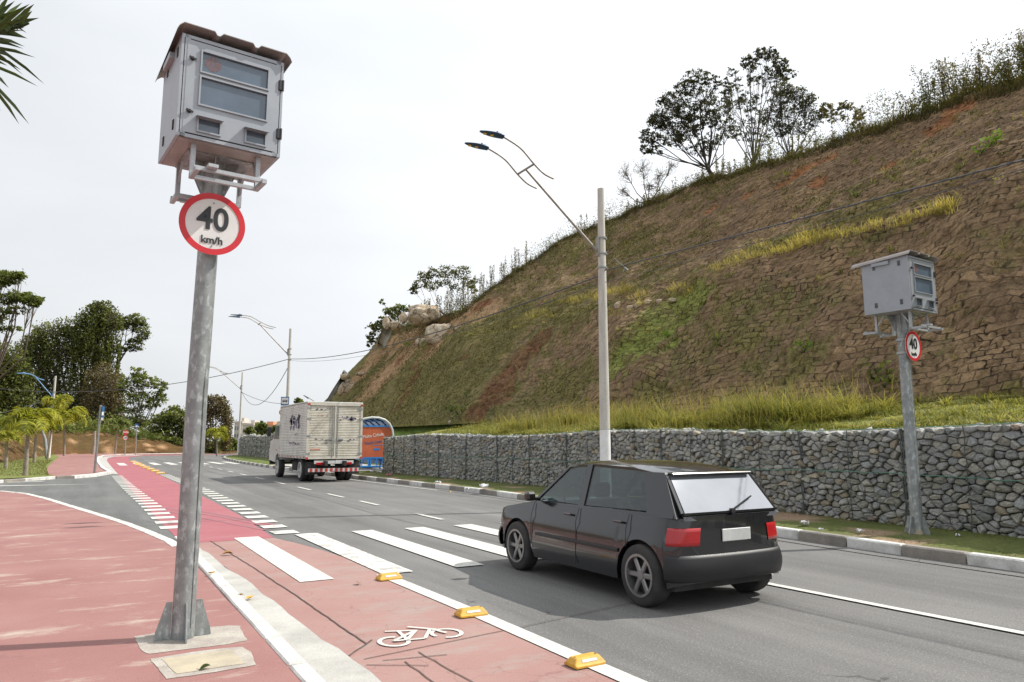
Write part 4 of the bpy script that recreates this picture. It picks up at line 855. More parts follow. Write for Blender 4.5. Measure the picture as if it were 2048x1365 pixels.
tree('ridge_tree', 'dark twiggy tree on the ridge, rightmost of the leafy group', ridge(1556, 0.7)[0],
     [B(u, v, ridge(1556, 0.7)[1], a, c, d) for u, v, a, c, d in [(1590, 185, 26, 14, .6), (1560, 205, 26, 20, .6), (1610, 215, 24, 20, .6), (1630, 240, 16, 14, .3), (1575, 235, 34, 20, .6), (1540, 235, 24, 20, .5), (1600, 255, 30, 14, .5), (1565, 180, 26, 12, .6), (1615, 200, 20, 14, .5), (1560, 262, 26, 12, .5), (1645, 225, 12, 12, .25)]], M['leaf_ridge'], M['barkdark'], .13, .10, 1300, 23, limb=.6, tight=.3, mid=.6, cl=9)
tree('ridge_sapling', 'thin leafy sapling on the ridge just right of the big tree group', ridge(1690, 0.5)[0],
     [B(u, v, ridge(1690, 0.5)[1], a, c, d) for u, v, a, c, d in [(1655, 218, 20, 9, .35), (1690, 212, 22, 9, .4), (1720, 225, 10, 14, .35), (1670, 235, 24, 12, .35), (1712, 245, 14, 12, .3)]], M['weed'], M['barkdark'], .05, .13, 700, 24, limb=.5, mid=.5)
tree('bare_tree', 'leafless grey tree on the ridge below and left of the big dark tree', ridge(1290, 0.6)[0],
     [B(u, v, ridge(1290, 0.6)[1], a, c, d) for u, v, a, c, d in [(1250, 345, 18, 22, .12), (1285, 335, 22, 24, .12), (1320, 350, 18, 20, .12), (1245, 380, 18, 14, .1), (1345, 330, 14, 16, .1), (1300, 370, 24, 14, .12)]], M['leaf_brown'], M['bark'], .10, .06, 3600, 25, limb=.9, mid=.5, cl=4)
tree('airy_tree', 'round thin crowned tree above the boulders, right one of the pair', ridge(908, 1.0)[0],
     [B(u, v, ridge(908, 1.0)[1], a, c, d) for u, v, a, c, d in [(895, 545, 20, 12, .5), (925, 545, 18, 12, .45), (885, 562, 16, 12, .35), (940, 565, 18, 12, .4), (910, 570, 22, 12, .3), (945, 580, 12, 8, .2)]], M['leaf_olive'], M['barkdark'], .10, .17, 900, 26, limb=.5, mid=1.0, tight=.5)
tree('airy_tree', 'leaning thin crowned tree above the boulders, left one of the pair', ridge(882, 1.2)[0],
     [B(u, v, ridge(882, 1.2)[1], a, c, d) for u, v, a, c, d in [(850, 552, 14, 10, .45), (865, 545, 14, 10, .35), (840, 570, 14, 10, .4), (828, 582, 9, 8, .3), (862, 572, 16, 10, .3)]], M['leaf_olive'], M['barkdark'], .08, .17, 900, 27, limb=.5, mid=.9, tight=.5)
tree('slope_shrub', 'dark shrub overhanging the left end of the slope by the grey slab', tuple(W(765, 668, 72)),
     [B(u, v, 72, a, c, d) for u, v, a, c, d in [(752, 655, 12, 10, .8), (745, 675, 10, 10, .6), (762, 640, 9, 8, .5), (738, 688, 6, 5, .25), (768, 660, 8, 12, .5)]], M['leaf_dark'], M['barkdark'], .06, .24, 500, 28, cat='shrub', tight=.5)
tree('slope_shrub', 'green shrub on the crest just left of the upper boulder', tuple(W(798, 640, 70)),
     [B(u, v, 70, a, c, d) for u, v, a, c, d in [(780, 622, 14, 8, .7), (798, 618, 14, 8, .7), (765, 605, 5, 7, .2), (815, 618, 12, 8, .6), (790, 632, 16, 7, .5)]], M['leaf_mid'], M['barkdark'], .05, .22, 500, 29, cat='shrub', tight=.5)
shr = [(1850, 160, 20, 26), (1885, 135, 18, 26), (1925, 130, 16, 24), (1965, 120, 16, 26), (2000, 105, 14, 22), (2035, 85, 14, 24), (2052, 110, 14, 30), (1905, 170, 24, 18), (1985, 135, 20, 16), (1840, 195, 22, 16)]
wh = ['first on the left of', 'second from the left of', 'third from the left of', 'fourth from the left of', 'fifth from the left of', 'sixth from the left of', 'last on the right edge of', 'low under the second and third of', 'low under the fifth of', 'lowest on the left of']
for i, (u, v, a, c) in enumerate(shr):
    rb_, D_ = ridge(min(u, 2045), .3 + .5 * (i % 3) + (1.2 if i > 6 else 0))
    rs_ = np.random.default_rng(900 + i); t = thing('ridge_shrub', 'shrub ' + wh[i] + ' the row on the top right ridge', 'shrub', rb_, 0, 'shrubs on the upper right ridge'); top = W(u, v - c, D_) - np.array(rb_); wd_ = a / F * D_; b = MB(); C = []
    for k in range(9):
        e = top * [1, 1, rs_.uniform(.45, 1.0)] + RGT * rs_.normal() * wd_ * .75 + FWD * rs_.normal() * wd_ * .5; f0 = RGT * rs_.normal() * wd_ * .45; m_ = (f0 + e) / 2 + RGT * rs_.normal() * .08 + np.array([0, 0, .1]); b.tube([f0, m_, e], [.018, .013, .005], 4, caps=False); ln = np.linalg.norm(e - f0); q = int(ln * 75); tt = rs_.random(q) ** .75; P_ = np.where(tt[:, None] < .5, f0 + (m_ - f0) * tt[:, None] * 2, m_ + (e - m_) * (tt[:, None] * 2 - 1)); C.append(P_ + rs_.normal(size=(q, 3)) * (.17 * np.sin(np.pi * np.clip(tt * .85 + .12, 0, 1)) + .02)[:, None])
    b.build('stems', M['barkdark'], t); C = np.concatenate(C); leaves(C, .095, rs_.random(len(C)), M['weed'] if i % 2 else M['leaf_olive'], t, 'foliage', rng=rs_, aspect=.42)

# ---------------------------------------------------------------- palms
def palm(label, base, cc, rp, D, m=None, seed=1, nf=15, trunk=.1, group='small palms on the left', big=False):
    rng = np.random.default_rng(seed); base = np.array(base); c = np.array(cc) - base; t = thing('palm', label, 'palm', tuple(base), 0, group); r_ = rp / F * D
    b = MB(); k = 9; P = [np.array([c[0] * (i / k) ** 1.3, c[1] * (i / k) ** 1.3, c[2] * i / k]) for i in range(k + 1)]
    b.tube(P, [trunk * (1.0 - .45 * i / k + .05 * (i % 2)) for i in range(k + 1)], 9); b.build('trunk', M['barkpale'], t)
    V = []; Q = []; T = []; SV = MB()
    for f in range(nf):
        az = 2 * math.pi * f / nf * 1.0 + rng.uniform(-.25, .25); el = rng.uniform(.55, 1.5); L_ = r_ * rng.uniform(1.05, 1.65); pts = []
        p = c.copy(); dx = np.array([math.cos(az), math.sin(az), 0]); e = el; ns = 12
        for s in range(ns + 1):
            pts.append(p.copy()); p = p + (dx * math.cos(e) + np.array([0, 0, math.sin(e)])) * L_ / ns; e -= .17 + .07 * rng.random()
        SV.tube(pts, [trunk * .16 * (1 - .8 * s / ns) for s in range(ns + 1)], 4)
        pts = np.array(pts)
        for s in np.linspace(1.5, ns - .01, 34 if not big else 60):
            i = int(s); q = pts[i] + (pts[min(i + 1, ns)] - pts[i]) * (s - i); tg = pts[min(i + 1, ns)] - pts[i]; tg /= np.linalg.norm(tg); sd_ = np.cross(tg, [0, 0, 1.]); sd_ /= np.linalg.norm(sd_) + 1e-9
            ll = L_ * .36 * (math.sin(math.pi * min(1, (s + 1) / (ns + 2))) ** .6)
            for sg in (-1, 1):
                d = sd_ * sg * rng.uniform(.6, 1) + tg * .6 + np.array([0, 0, rng.uniform(-.7, .55)]); d /= np.linalg.norm(d); wv = tg * ll * .07
                mid = q + d * ll * .55 + np.array([0, 0, -.03]) * ll; end = q + d * ll + np.array([0, 0, -.35 * ll]); n0 = len(V)
                V += [q - wv, q + wv, mid + wv, mid - wv, end]; Q.append((n0, n0 + 1, n0 + 2, n0 + 3)); T.append((n0 + 3, n0 + 2, n0 + 4))
    SV.build('frond_stems', m or M['palm'], t)
    fm('fronds', V, [np.array(Q), np.array(T)], m or M['palm'], t, attr={'tint': np.repeat(rng.random(len(V) // 5), 5)})
    return t
for i, (bx, by, cu, cv, rp, lb, mm) in enumerate([(50, 953, 57, 845, 44, 'nearest yellow green palm, its trunk foot on the lawn in front of the others', None), (68, 927, 74, 838, 38, 'yellow green palm right behind the nearest one', None), (128, 912, 129, 838, 34, 'yellow green palm right of the blue lamp post', None), (11, 938, 14, 876, 26, 'short palm at the left edge with a bent trunk', None), (95, 920, 112, 806, 26, 'greener palm whose crown rises just right of the blue lamp post', None), (230, 909, 236, 852, 20, 'dark green palm left of the stop sign', 'd'), (434, 913, 433, 868, 22, 'small palm at the far bend right of the radar pole', None)]):
    g0 = G(bx, by, .08 if by > 915 else .3); D_ = float((g0 - CAMP) @ np.array([math.sin(yw) * math.cos(th), math.cos(yw) * math.cos(th), math.sin(th)])) ; c = W(cu, cv, D_)
    palm(lb, tuple(g0), c, rp, D_, M['leaf_mid'] if mm else None, 80 + i, 16, .10 if i < 4 else .09)
t = thing('palm_stump', 'bare white palm trunk standing before the brown embankment', 'tree trunk', tuple(G(186, 909, .1))); b = MB(); b.tube([(0, 0, 0), (.05, 0, 1.2), (0, 0, 2.6)], [.2, .15, .12], 8); b.build('trunk', M['barkpale'], t)
t = thing('leaning_stake', 'grey leaning stake between the palms and the blue lamp post', 'stake', tuple(G(94, 918, .1))); b = MB(); b.tube([(0, 0, 0), (-.25, 0, 1.6), (-.75, 0, 3.0)], [.14, .12, .10], 7); b.build('stake', M['galv'], t)
# the palm whose frond tips enter the top left corner
D_ = 4.6; t = thing('large_palm', 'dark palm frond tips reaching in at the top left corner', 'palm', tuple(W(-700, 1500, D_) * [1, 1, 0])); o0 = np.array(t.location)
b = MB(); cen = W(-420, 60, D_); b.tube([(0, 0, 0), tuple((cen - o0) * .5 + np.array([.05, 0, 0])), tuple(cen - o0)], [.16, .12, .09], 10); b.build('trunk', M['barkpale'], t)
V = []; Q = []; rng = np.random.default_rng(4); SV = MB()
def leaflet(a, c, wd=.011):
    a = a - o0; c = c - o0; d = c - a; s = np.cross(d, ray(0, 100)); s = s / np.linalg.norm(s) * wd; n0 = len(V); m_ = a * .35 + c * .65 + np.array([0, 0, .012]); n_ = np.cross(s, d); n_ = n_ / np.linalg.norm(n_) * wd * .5
    for q, f_ in ((a, 1), (m_, .85)): V.extend([q - s * f_, q + n_ * f_, q + s * f_])
    V.append(c); Q.extend([(n0, n0 + 1, n0 + 4, n0 + 3), (n0 + 1, n0 + 2, n0 + 5, n0 + 4), (n0 + 3, n0 + 4, n0 + 6, n0 + 6), (n0 + 4, n0 + 5, n0 + 6, n0 + 6)])
for (u0, v0, u1, v1) in [(-30, 20, 54, 67), (-30, 52, 56, 78), (-40, 62, 52, 77), (-30, 72, 50, 94), (-40, 78, 47, 98), (-50, 88, 72, 116), (-30, 92, 62, 113), (-30, 96, 37, 122), (-30, 104, 43, 141), (-40, 116, 15, 132), (-60, 112, 77, 174), (-30, 136, 18, 177), (-30, 150, 59, 250), (-25, 160, 39, 250), (-20, 200, 1, 222),
                         (5, 62, 79, 36), (20, 58, 69, 8), (-20, 66, 45, 5), (-30, 60, 30, 2), (-10, 62, 60, 8), (-20, 55, 20, -10), (10, 60, 62, 20), (-5, 60, 52, 40), (-30, 46, 10, -20), (-40, 60, 40, 20), (30, 58, 65, 22), (-20, 64, 50, 56), (-50, 68, 48, 62)]:
    leaflet(W(u0, v0, D_ + rng.uniform(-.15, .15)), W(u1, v1, D_ + rng.uniform(-.2, .2)), .011 if v0 > 66 else .014)
cc_ = np.array(cen)
for f in range(9):     # the rest of the crown, out of the frame
    a = 2 * math.pi * f / 9 + .3; P = [cc_ - o0 + np.array([math.cos(a) * s, math.sin(a) * s, .5 * s - .42 * s * s]) for s in np.linspace(0, 1.15, 9)]
    if abs(math.cos(a - .5)) > .86 and math.cos(a - .5) > 0: continue
    SV.tube(P, [.02 * (1 - .09 * i) for i in range(9)], 4)
    for i in range(1, 9):
        for sg in (-1, 1): leaflet(P[i] + o0, P[i] + o0 + np.array([-math.sin(a) * sg * .35 + math.cos(a) * .2, math.cos(a) * sg * .35 + math.sin(a) * .2, -.12]), .011)
P = [cc_ - o0, W(-200, 30, D_) - o0, W(-40, 68, D_) - o0, W(40, 54, D_) - o0, W(58, 47, D_) - o0]; SV.tube(P, [.02, .017, .013, .010, .006], 5)
SV.build('frond_stems', M['palm_dark'], t); Q = np.array(Q)
fm('fronds', V, [Q[Q[:, 2] != Q[:, 3]], Q[Q[:, 2] == Q[:, 3]][:, :3]], M['palm_dark'], t, attr={'tint': rng.random(len(V))})

# ---------------------------------------------------------------- grass and weeds
rng = np.random.default_rng(8)
def bench_z(x, y): return 1.72 + .80 * np.clip((x - 11.9) / 5.2, 0, 1) ** 1.2
P = []; H = []; T = []; LN = []; AZ = []
def tuft(x, y, z, n, r_, h_, ln=.5, t0=.5):
    a = rng.uniform(0, 2 * np.pi, n); AZ.append(a + rng.normal(size=n) * .9); q = r_ * np.sqrt(rng.random(n)); P.append(np.stack([x + q * np.cos(a), y + q * np.sin(a), np.full(n, z) - .03], 1)); H.append(h_ * rng.uniform(.45, 1.15, n)); T.append(np.clip(t0 + rng.normal(size=n) * .25, 0, 1)); LN.append(ln * rng.uniform(.4, 1.7, n))
blades('embankment_grass', BL_[0], rng.uniform(.08, .35, len(BL_[0])), rng.uniform(.3, 1.2, len(BL_[0])), np.full(len(BL_[0]), .05), rng.random(len(BL_[0])), M['grass_short'], rng=rng, segs=2)
SP = []
for _ in range(46):
    y = rng.uniform(2.6, 9.4); x = rng.uniform(12.0, 14.2) if rng.random() < .7 else rng.uniform(14, 16.6); SP.append((x, y))
for (x, y) in SP: tuft(x, y, float(bench_z(x, y)), 20, .10, rng.uniform(.2, .42), 1.5, .45 + .5 * rng.random())
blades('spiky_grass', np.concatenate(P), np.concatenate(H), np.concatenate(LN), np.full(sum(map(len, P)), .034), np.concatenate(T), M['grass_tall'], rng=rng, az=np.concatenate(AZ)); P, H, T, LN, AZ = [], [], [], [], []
# tall mass from y=8 to y=27, following the photograph's silhouette
prof_h = [(1.5, .22), (5, .28), (6.6, .36), (7.3, .26), (8.0, .55), (8.6, .5), (9.2, .28), (10.0, .8), (11, .95), (12, .95), (13, .72), (15, .9), (16.5, .95), (18, .65), (20, .8), (22.5, .75), (24.5, .55), (26, .35), (28, .2), (31, .12)]
for _ in range(1250):
    y = rng.uniform(1.5, 29); x = rng.uniform(11.95, 16.4); hh = np.interp(y, [a[0] for a in prof_h], [a[1] for a in prof_h]) * np.interp(x, [11.9, 12.6, 14, 16.4], [.45, .8, 1., .75])
    dens = .16 if y < 7.6 else .5 if y < 9.6 else 1.
    if rng.random() > dens or hh < .12 or fbm(np.array([x * .6]), np.array([y * .6]), 88, 3)[0] < .42: continue
    cl_ = float(fbm(np.array([x * .8]), np.array([y * .8]), 87)[0]); tuft(x, y, float(bench_z(x, y)), int(46 if y < 16 else 26), .15, hh * np.clip(.2 + 3.2 * (cl_ - .36), .22, 1.45) * rng.uniform(.6, 1.2), 1.25, np.clip(.1 + 1.0 * (float(fbm(np.array([x * .5]), np.array([y * .5]), 85)[0]) - .15) + .25 * rng.normal(), 0, 1))
for _ in range(70):
    y = rng.uniform(25, 31); x = rng.uniform(12, 16); tuft(x, y, float(bench_z(x, y)), 22, .2, .2, .5, .4)
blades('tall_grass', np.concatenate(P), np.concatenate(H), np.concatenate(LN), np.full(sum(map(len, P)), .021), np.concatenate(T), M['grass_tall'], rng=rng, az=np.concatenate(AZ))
P, H, T, LN, AZ = [], [], [], [], []
for Y in np.arange(2, 50, .16):
    p = hp(Y, .1); tuft(p[0] - rng.uniform(.0, .5), p[1], 2.42 + rng.uniform(-.05, .05), 12, .2, rng.uniform(.12, .4), .9, rng.random())
for _ in range(120):
    y = rng.uniform(2.5, 8.6); x = rng.uniform(12.0, 16.5); tuft(x, y, float(bench_z(x, y)), 30, .13, rng.uniform(.12, .34), 1.1, .3 + .5 * rng.random())
for _ in range(420):
    y = rng.uniform(31, 45.5); f_ = rng.random(); x = 14.2 + 2.8 * f_; e_ = min(1, min(y - 31, 46.3 - y) / 4); x0_ = 11.6 + 2.9 * e_; f_ = np.clip((x - x0_) / (17.15 - x0_), 0, 1); z0_ = 1.68 * (1 - e_) + .18 * e_; tuft(x, y, z0_ + (2.5 - z0_) * f_ ** .9, 18, .3, rng.uniform(.06, .16), .9, .2 + .5 * rng.random())
blades('toe_grass', np.concatenate(P), np.concatenate(H), np.concatenate(LN), np.full(sum(map(len, P)), .022), np.concatenate(T), M['grass_tall'], rng=rng, az=np.concatenate(AZ))
# dry seed stalks
n = 1500; y = rng.uniform(9.8, 25, n); x = rng.uniform(12.2, 16.2, n); h_ = np.interp(y, [a[0] for a in prof_h], [a[1] for a in prof_h]) * rng.uniform(.9, 1.45, n)
blades('dry_stalks', np.stack([x, y, bench_z(x, y)], 1), h_, rng.uniform(.1, .7, n), np.full(n, .009), rng.random(n), M['grass_dry'], rng=rng)
# short grass on bench and verge
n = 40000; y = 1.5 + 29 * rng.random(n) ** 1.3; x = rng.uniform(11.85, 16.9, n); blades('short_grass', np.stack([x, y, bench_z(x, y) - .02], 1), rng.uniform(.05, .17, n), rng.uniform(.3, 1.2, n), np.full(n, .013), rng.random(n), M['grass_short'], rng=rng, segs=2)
n = 30000; y = 2 + 30 * rng.random(n) ** 1.3; f_ = rng.random(n) ** .7; KX = np.interp(y, [k_[1] for k_ in KR], [k_[0] for k_ in KR]) + .2; WXx = np.interp(y, [k_[1] for k_ in WX], [k_[0] for k_ in WX])
x = KX + (WXx - KX) * f_; keep = fbm(x * 1.5, y * 1.5, 91) < .60; x, y, f_ = x[keep], y[keep], f_[keep]; n = len(x)
blades('verge_grass', np.stack([x, y, np.full(n, .14)], 1), rng.uniform(.02, .06, n) * (1 + 1.6 * (f_ > .85)), rng.uniform(.3, 1.2, n), np.full(n, .008), rng.random(n) * .8, M['grass_short'], rng=rng, segs=2)
n = 7000; y = 36 + 30 * rng.random(n); x = np.interp(y, [35, 51, 84], [-1.2, -2.0, -2.4]) - 5 * rng.random(n) ** 1.3 - .1; blades('lawn_grass', np.stack([x, y, .09 + .02 * (-x)], 1), rng.uniform(.03, .07, n), rng.uniform(.3, 1., n), np.full(n, .03), .2 + .6 * rng.random(n), M['grass_short'], rng=rng, segs=2)
# grass tufts on the slope ledge and scattered over the face
P, H, T, LN, AZ = [], [], [], [], []
def tuft_px(u, v, n, r_, h_, t0=.6, ln=.6):
    p = surf(u, v); tuft(p[0] - .04, p[1], p[2], n, r_, h_, ln, t0)
led = [(1900, 425, 26, .2, .42), (1885, 428, 30, .2, .45), (1840, 440, 24, .25, .3), (1800, 450, 22, .25, .28), (1760, 455, 24, .25, .28), (1725, 460, 24, .25, .32), (1690, 465, 26, .25, .35), (1655, 475, 26, .25, .4), (1620, 485, 40, .3, .55), (1600, 490, 40, .3, .55), (1570, 500, 26, .3, .4), (1540, 508, 26, .3, .4), (1510, 515, 24, .3, .35), (1480, 525, 22, .3, .32), (1460, 535, 20, .3, .25), (1440, 545, 16, .3, .2),
       (1270, 592, 36, .4, .5), (1245, 590, 36, .4, .5), (1220, 595, 36, .4, .5), (1190, 600, 36, .4, .5), (1160, 606, 30, .4, .42), (1135, 612, 26, .4, .38), (1290, 605, 20, .4, .3), (1370, 583, 22, .4, .34), (1355, 585, 18, .3, .3), (1100, 632, 26, .5, .34), (1080, 635, 26, .5, .36), (1062, 636, 20, .4, .36), (1230, 632, 18, .4, .3), (1300, 662, 10, .2, .4), (840, 685, 20, .4, .3), (805, 690, 16, .3, .3)]
for (u, v, n, r_, h_) in led:
    for k in range(6): tuft_px(u + rng.uniform(-16, 16), v + rng.uniform(-9, 7), n, r_, h_ * rng.uniform(.6, 1.15), .3 + .7 * rng.random())
o_ = blades('ledge_grass', np.concatenate(P), np.concatenate(H), np.concatenate(LN), np.full(sum(map(len, P)), .020), np.concatenate(T), az=np.concatenate(AZ), m=M['grass_dry'], rng=rng)
P, H, T, LN, AZ = [], [], [], [], []
for k in range(1500):
    Y = 5 + 55 * rng.random() ** 1.2; d = rng.uniform(.3, 14); p = hp(Y, d)
    if fbm(np.array([Y * .5]), np.array([d * .6]), 95)[0] < .45 and rng.random() < .7: continue
    tuft(p[0], p[1], p[2], int(rng.uniform(5, 16)), rng.uniform(.05, .16), rng.uniform(.08, .34), .8, rng.random())
blades('slope_tufts', np.concatenate(P), np.concatenate(H), np.concatenate(LN), np.full(sum(map(len, P)), .024), np.concatenate(T), az=np.concatenate(AZ), m=M['grass_tall'], rng=rng)
# fine turf fuzz on the slope face
n = 90000; Yf = 5 + 58 * rng.random(n) ** 1.15; df = rng.uniform(0, 16, n); dd_ = 0; ok = (fbm(Yf * .35, df / .625 * .45, 41) * .8 + fbm(Yf * 2.3, df / .625 * 2.3, 43) * .75) > 1.0 - .30 * np.clip((Yf - 16) / 22, 0, 1)
Yf, df = Yf[ok], df[ok]; i = np.clip(np.searchsorted(Yg, Yf), 0, len(Yg) - 1); j = np.clip(np.searchsorted(dg, df), 0, len(dg) - 1); Pf = P3.reshape(nn_, kk_, 3)[i, j]; m_ = slope[i, j]; Pf = Pf[m_]; n = len(Pf)
blades('slope_turf', Pf, rng.uniform(.05, .17, n), rng.uniform(.5, 1.5, n), .012 + .0009 * Pf[:, 1], rng.random(n), M['weed'], rng=rng, segs=2, az=rng.normal(np.pi, .9, n))
# weeds along the ridge: low dense mat + tall spiky stems
P, H, T, LN, AZ = [], [], [], [], []
Yr = np.arange(2, 72, .11)
for Y in Yr:
    zr = np.interp(Y, [a[0] for a in RZ], [a[1] for a in RZ]); d0 = ridge_d(Y)
    for k in range(4):
        dd = d0 + rng.uniform(-.75, .8); p = hp(Y + rng.uniform(-.2, .2), dd); tuft(p[0], p[1], p[2], 16, .24, rng.uniform(.2, .55) * (1.25 if Y < 20 else .95 if Y < 48 else .5), .9, .15 + .75 * float(vn(np.array([Y * .7]), np.array([k * 1.]), 9)[0]) * rng.random())
blades('ridge_weeds', np.concatenate(P), np.concatenate(H), np.concatenate(LN), np.full(sum(map(len, P)), .028), np.concatenate(T), az=np.concatenate(AZ), m=M['weed'], rng=rng)
C = []
for Y in np.arange(2, 70, .022):
    zr = np.interp(Y, [a[0] for a in RZ], [a[1] for a in RZ]); p = hp(Y + rng.uniform(-.1, .1), ridge_d(Y) + rng.uniform(-.6, 1.3)); hh = np.clip(3.2 * (float(fbm(np.array([Y * .55]), np.array([1.]), 19)[0]) - .22), .25, 1.5) * (1.4 if Y < 16 else 1.15 if Y < 46 else .6)
    k = 11; C.append(p + np.stack([rng.normal(size=k) * .16, rng.normal(size=k) * .16, rng.random(k) ** .8 * hh], 1))
C = np.concatenate(C); mk_ = fbm(C[:, 0] * .3, C[:, 1] * .5, 33) > .5
for q, m_ in ((mk_, 'leaf_olive'), (~mk_, 'leaf_brown')): leaves(C[q], .11, rng.random(int(q.sum())), M[m_], None, 'ridge_scrub', rng=rng, aspect=.35)['kind'] = 'stuff'
C = []; ST = MB()
for Y in np.concatenate([np.arange(3, 40, .16), np.arange(40, 70, .16)]):
    Y += rng.uniform(-.2, .2); zr = np.interp(Y, [a[0] for a in RZ], [a[1] for a in RZ]); d0 = ridge_d(Y) + .2 + rng.uniform(0, 1.1); p = hp(Y, d0); hh = rng.uniform(.5, 1.3) * (1.35 if Y < 38 else 1.9 if Y > 43 else 1.3)
    if rng.random() < (.25 if Y < 40 else .1) or fbm(np.array([Y * .9]), np.array([3.]), 66)[0] < .38: continue
    e = p + np.array([rng.normal() * .06, rng.normal() * .06, hh]); ST.tube([p, e], [.014, .006], 3, caps=False)
    k = int(44 * hh); tt = rng.random(k) ** .8; C.append(p + (e - p) * tt[:, None] + rng.normal(size=(k, 3)) * (.085 * (1.1 - tt * .7))[:, None])
s_ = ST.build('weed_stems', M['weed']); s_['kind'] = 'stuff'; C = np.concatenate(C)
leaves(C, .13, rng.random(len(C)), M['weed'], None, 'weed_leaves', rng=rng, aspect=.4)['kind'] = 'stuff'
# small broadleaf plants on the slope, each on its own
for i, (u, v, s, lb) in enumerate([(1995, 305, .30, 'bright green broadleaf plant high on the bare upper right slope'), (1975, 320, .2, 'small broadleaf plant beside the bright one on the upper right slope'), (1612, 708, .26, 'leafy seedling low on the slope right of the lamp post'), (1330, 672, .2, 'little green plant in the grassy hollow of the slope'), (815, 695, .34, 'lime plant under the lower big boulder'), (920, 835, .5, 'dark green clump at the slope foot near the bus shelter'), (1770, 780, .4, 'spiky weed at the slope foot left of the right radar pole'), (1440, 700, .3, 'brown green weed clump in the middle of the slope'), (1715, 400, .2, 'low green plant under the ridge at right'), (935, 800, .2, 'tiny weed at the end of the red gully')]):
    p = surf(u, v); t = thing('slope_plant', lb, 'plant', tuple(p)); b = MB(); C = []
    for k in range(6):
        e = np.array([-abs(rng.normal()) * s * .5, rng.normal() * s * .7, s * rng.uniform(.4, 1.3)]); b.tube([(0, 0, 0), tuple(e)], [.008, .004], 3); C.append(e + rng.normal(size=(9, 3)) * s * .22)
    b.build('stem', M['leaf_mid'], t); C = np.concatenate(C); leaves(C, s * .42, rng.random(len(C)), M['leaf_lime'] if i in (0, 1, 4, 2, 3) else M['leaf_mid'], t, 'foliage', rng=rng, aspect=.6)
# ---------------------------------------------------------------- boulders
def boulder(label, u, v, ru, rv, depth=.8, seed=0, push=.25, name='boulder'):
    p = at_hill(u, v); D_ = np.linalg.norm(p - CAMP) / np.linalg.norm(ray(u, v)); rx, rz = ru / F * D_, rv / F * D_; c = CAMP + ray(u, v) * D_ + np.array([math.sin(yw), math.cos(yw), 0]) * rx * (push + .35) - np.array([0, 0, .18]) * rz
    n, k = 40, 26; th_ = np.linspace(0, 2 * np.pi, n, endpoint=False); ph = np.linspace(.02, np.pi - .02, k); A, Bq = np.meshgrid(th_, ph); x, y, z = np.sin(Bq) * np.cos(A), np.sin(Bq) * np.sin(A), np.cos(Bq)
    sq = lambda q, e: np.sign(q) * np.abs(q) ** e
    f1_, f2_, _ = worley(A * 1.1 + seed, Bq * 1.3, seed); r_ = 1 + .10 * np.minimum(f2_ - f1_, .5) + .75 * (fbm(x * 1.3 + 3 + seed, y * 1.3 + z * 1.2 + 5, seed, 4) - .5) + .10 * (fbm(x * 5 + seed, y * 5 + z * 4 + 9, seed + 2) - .5)
    e = .84; V = np.stack([sq(x, e) * r_ * rx, sq(y, e) * r_ * rx * depth, sq(z, e) * r_ * rz], -1).reshape(-1, 3)
    rot = np.array([[math.cos(yw), math.sin(yw), 0], [-math.sin(yw), math.cos(yw), 0], [0, 0, 1]]); V = V @ rot.T if False else np.stack([V[:, 0] * math.cos(yw) + V[:, 1] * math.sin(yw), -V[:, 0] * math.sin(yw) + V[:, 1] * math.cos(yw), V[:, 2]], 1)
    Fq = np.array([[j * n + i, (j + 1) * n + i, (j + 1) * n + (i + 1) % n, j * n + (i + 1) % n] for j in range(k - 1) for i in range(n)])
    o = fm(name, V, Fq, M['rock'], smooth=True); o.location = c; return tag(o, label, 'boulder')
boulder('pale smooth boulder sitting highest on the crest of the slope', 842, 622, 29, 20, .8, 1, .5)
boulder('biggest cracked tan boulder, set in the slope below the crest', 884, 666, 34, 22, .8, 2)
boulder('flat grey stone tucked behind the biggest tan boulder', 918, 656, 12, 6, .8, 3)
boulder('low broken rock left of the biggest tan boulder', 846, 684, 17, 9, .8, 4)
boulder('smooth pale boulder low at the left end of the slope, above the truck', 695, 777, 20, 17, .6, 5)
boulder('small tan boulder above the smooth one at the left end of the slope', 688, 752, 9, 6, .8, 6)
boulder('reddish broken rock between the crest slab and the upper boulder', 789, 650, 13, 9, .8, 7)
boulder('pointed tan rock slab leaning at the crest left end', 772, 643, 7, 12, .5, 8)
boulder('narrow tan rock just left of the uppermost boulder', 806, 634, 7, 10, .6, 9)
boulder('small red rock by the left end boulder', 722, 747, 10, 4, .8, 10)
for i, (u, v, a, c, lb) in enumerate([(1278, 610, 9, 8, 'leftmost white broken rock in the slope beside the lamp post'), (1262, 616, 8, 7, 'lower white rock in the slope right beside the lamp post'), (1296, 604, 8, 6, 'middle white rock of the row right of the lamp post'), (1320, 602, 7, 5, 'right white rock of the row right of the lamp post'), (1240, 612, 10, 10, 'brown broken rock just right of the lamp post'), (1345, 600, 8, 4, 'thin rock at the right end of the row by the grassy hollow')]):
    boulder(lb, u, v, a, c, .8, 20 + i, .1)
boulder('flat reddish rock at the foot of the slope near the bus shelter', 905, 845, 10, 5, .8, 31)
# grey slabs edging the left end
for i, (lb, pts) in enumerate([('long grey concrete slab edging the left foot of the slope', [(648, 806), (662, 782), (676, 760), (684, 745)]), ('grey slab at the crest left end behind the rocks', [(752, 690), (760, 668), (768, 650), (776, 636)])]):
    b = MB(); Q = [at_hill(u + 10, v) for u, v in pts]; rows = [[tuple(q + np.array([-.25, .35, .1])), tuple(q + np.array([.0, .9, .3])), tuple(q + np.array([.5, 1.2, .0])), tuple(q + np.array([.4, .4, -.5]))] for q in Q]; b.grid(rows, 0, False); b.poly(rows[0][::-1]); b.poly(rows[-1]); tag(b.build('edge_slab', M['concrete']), lb, 'slab')
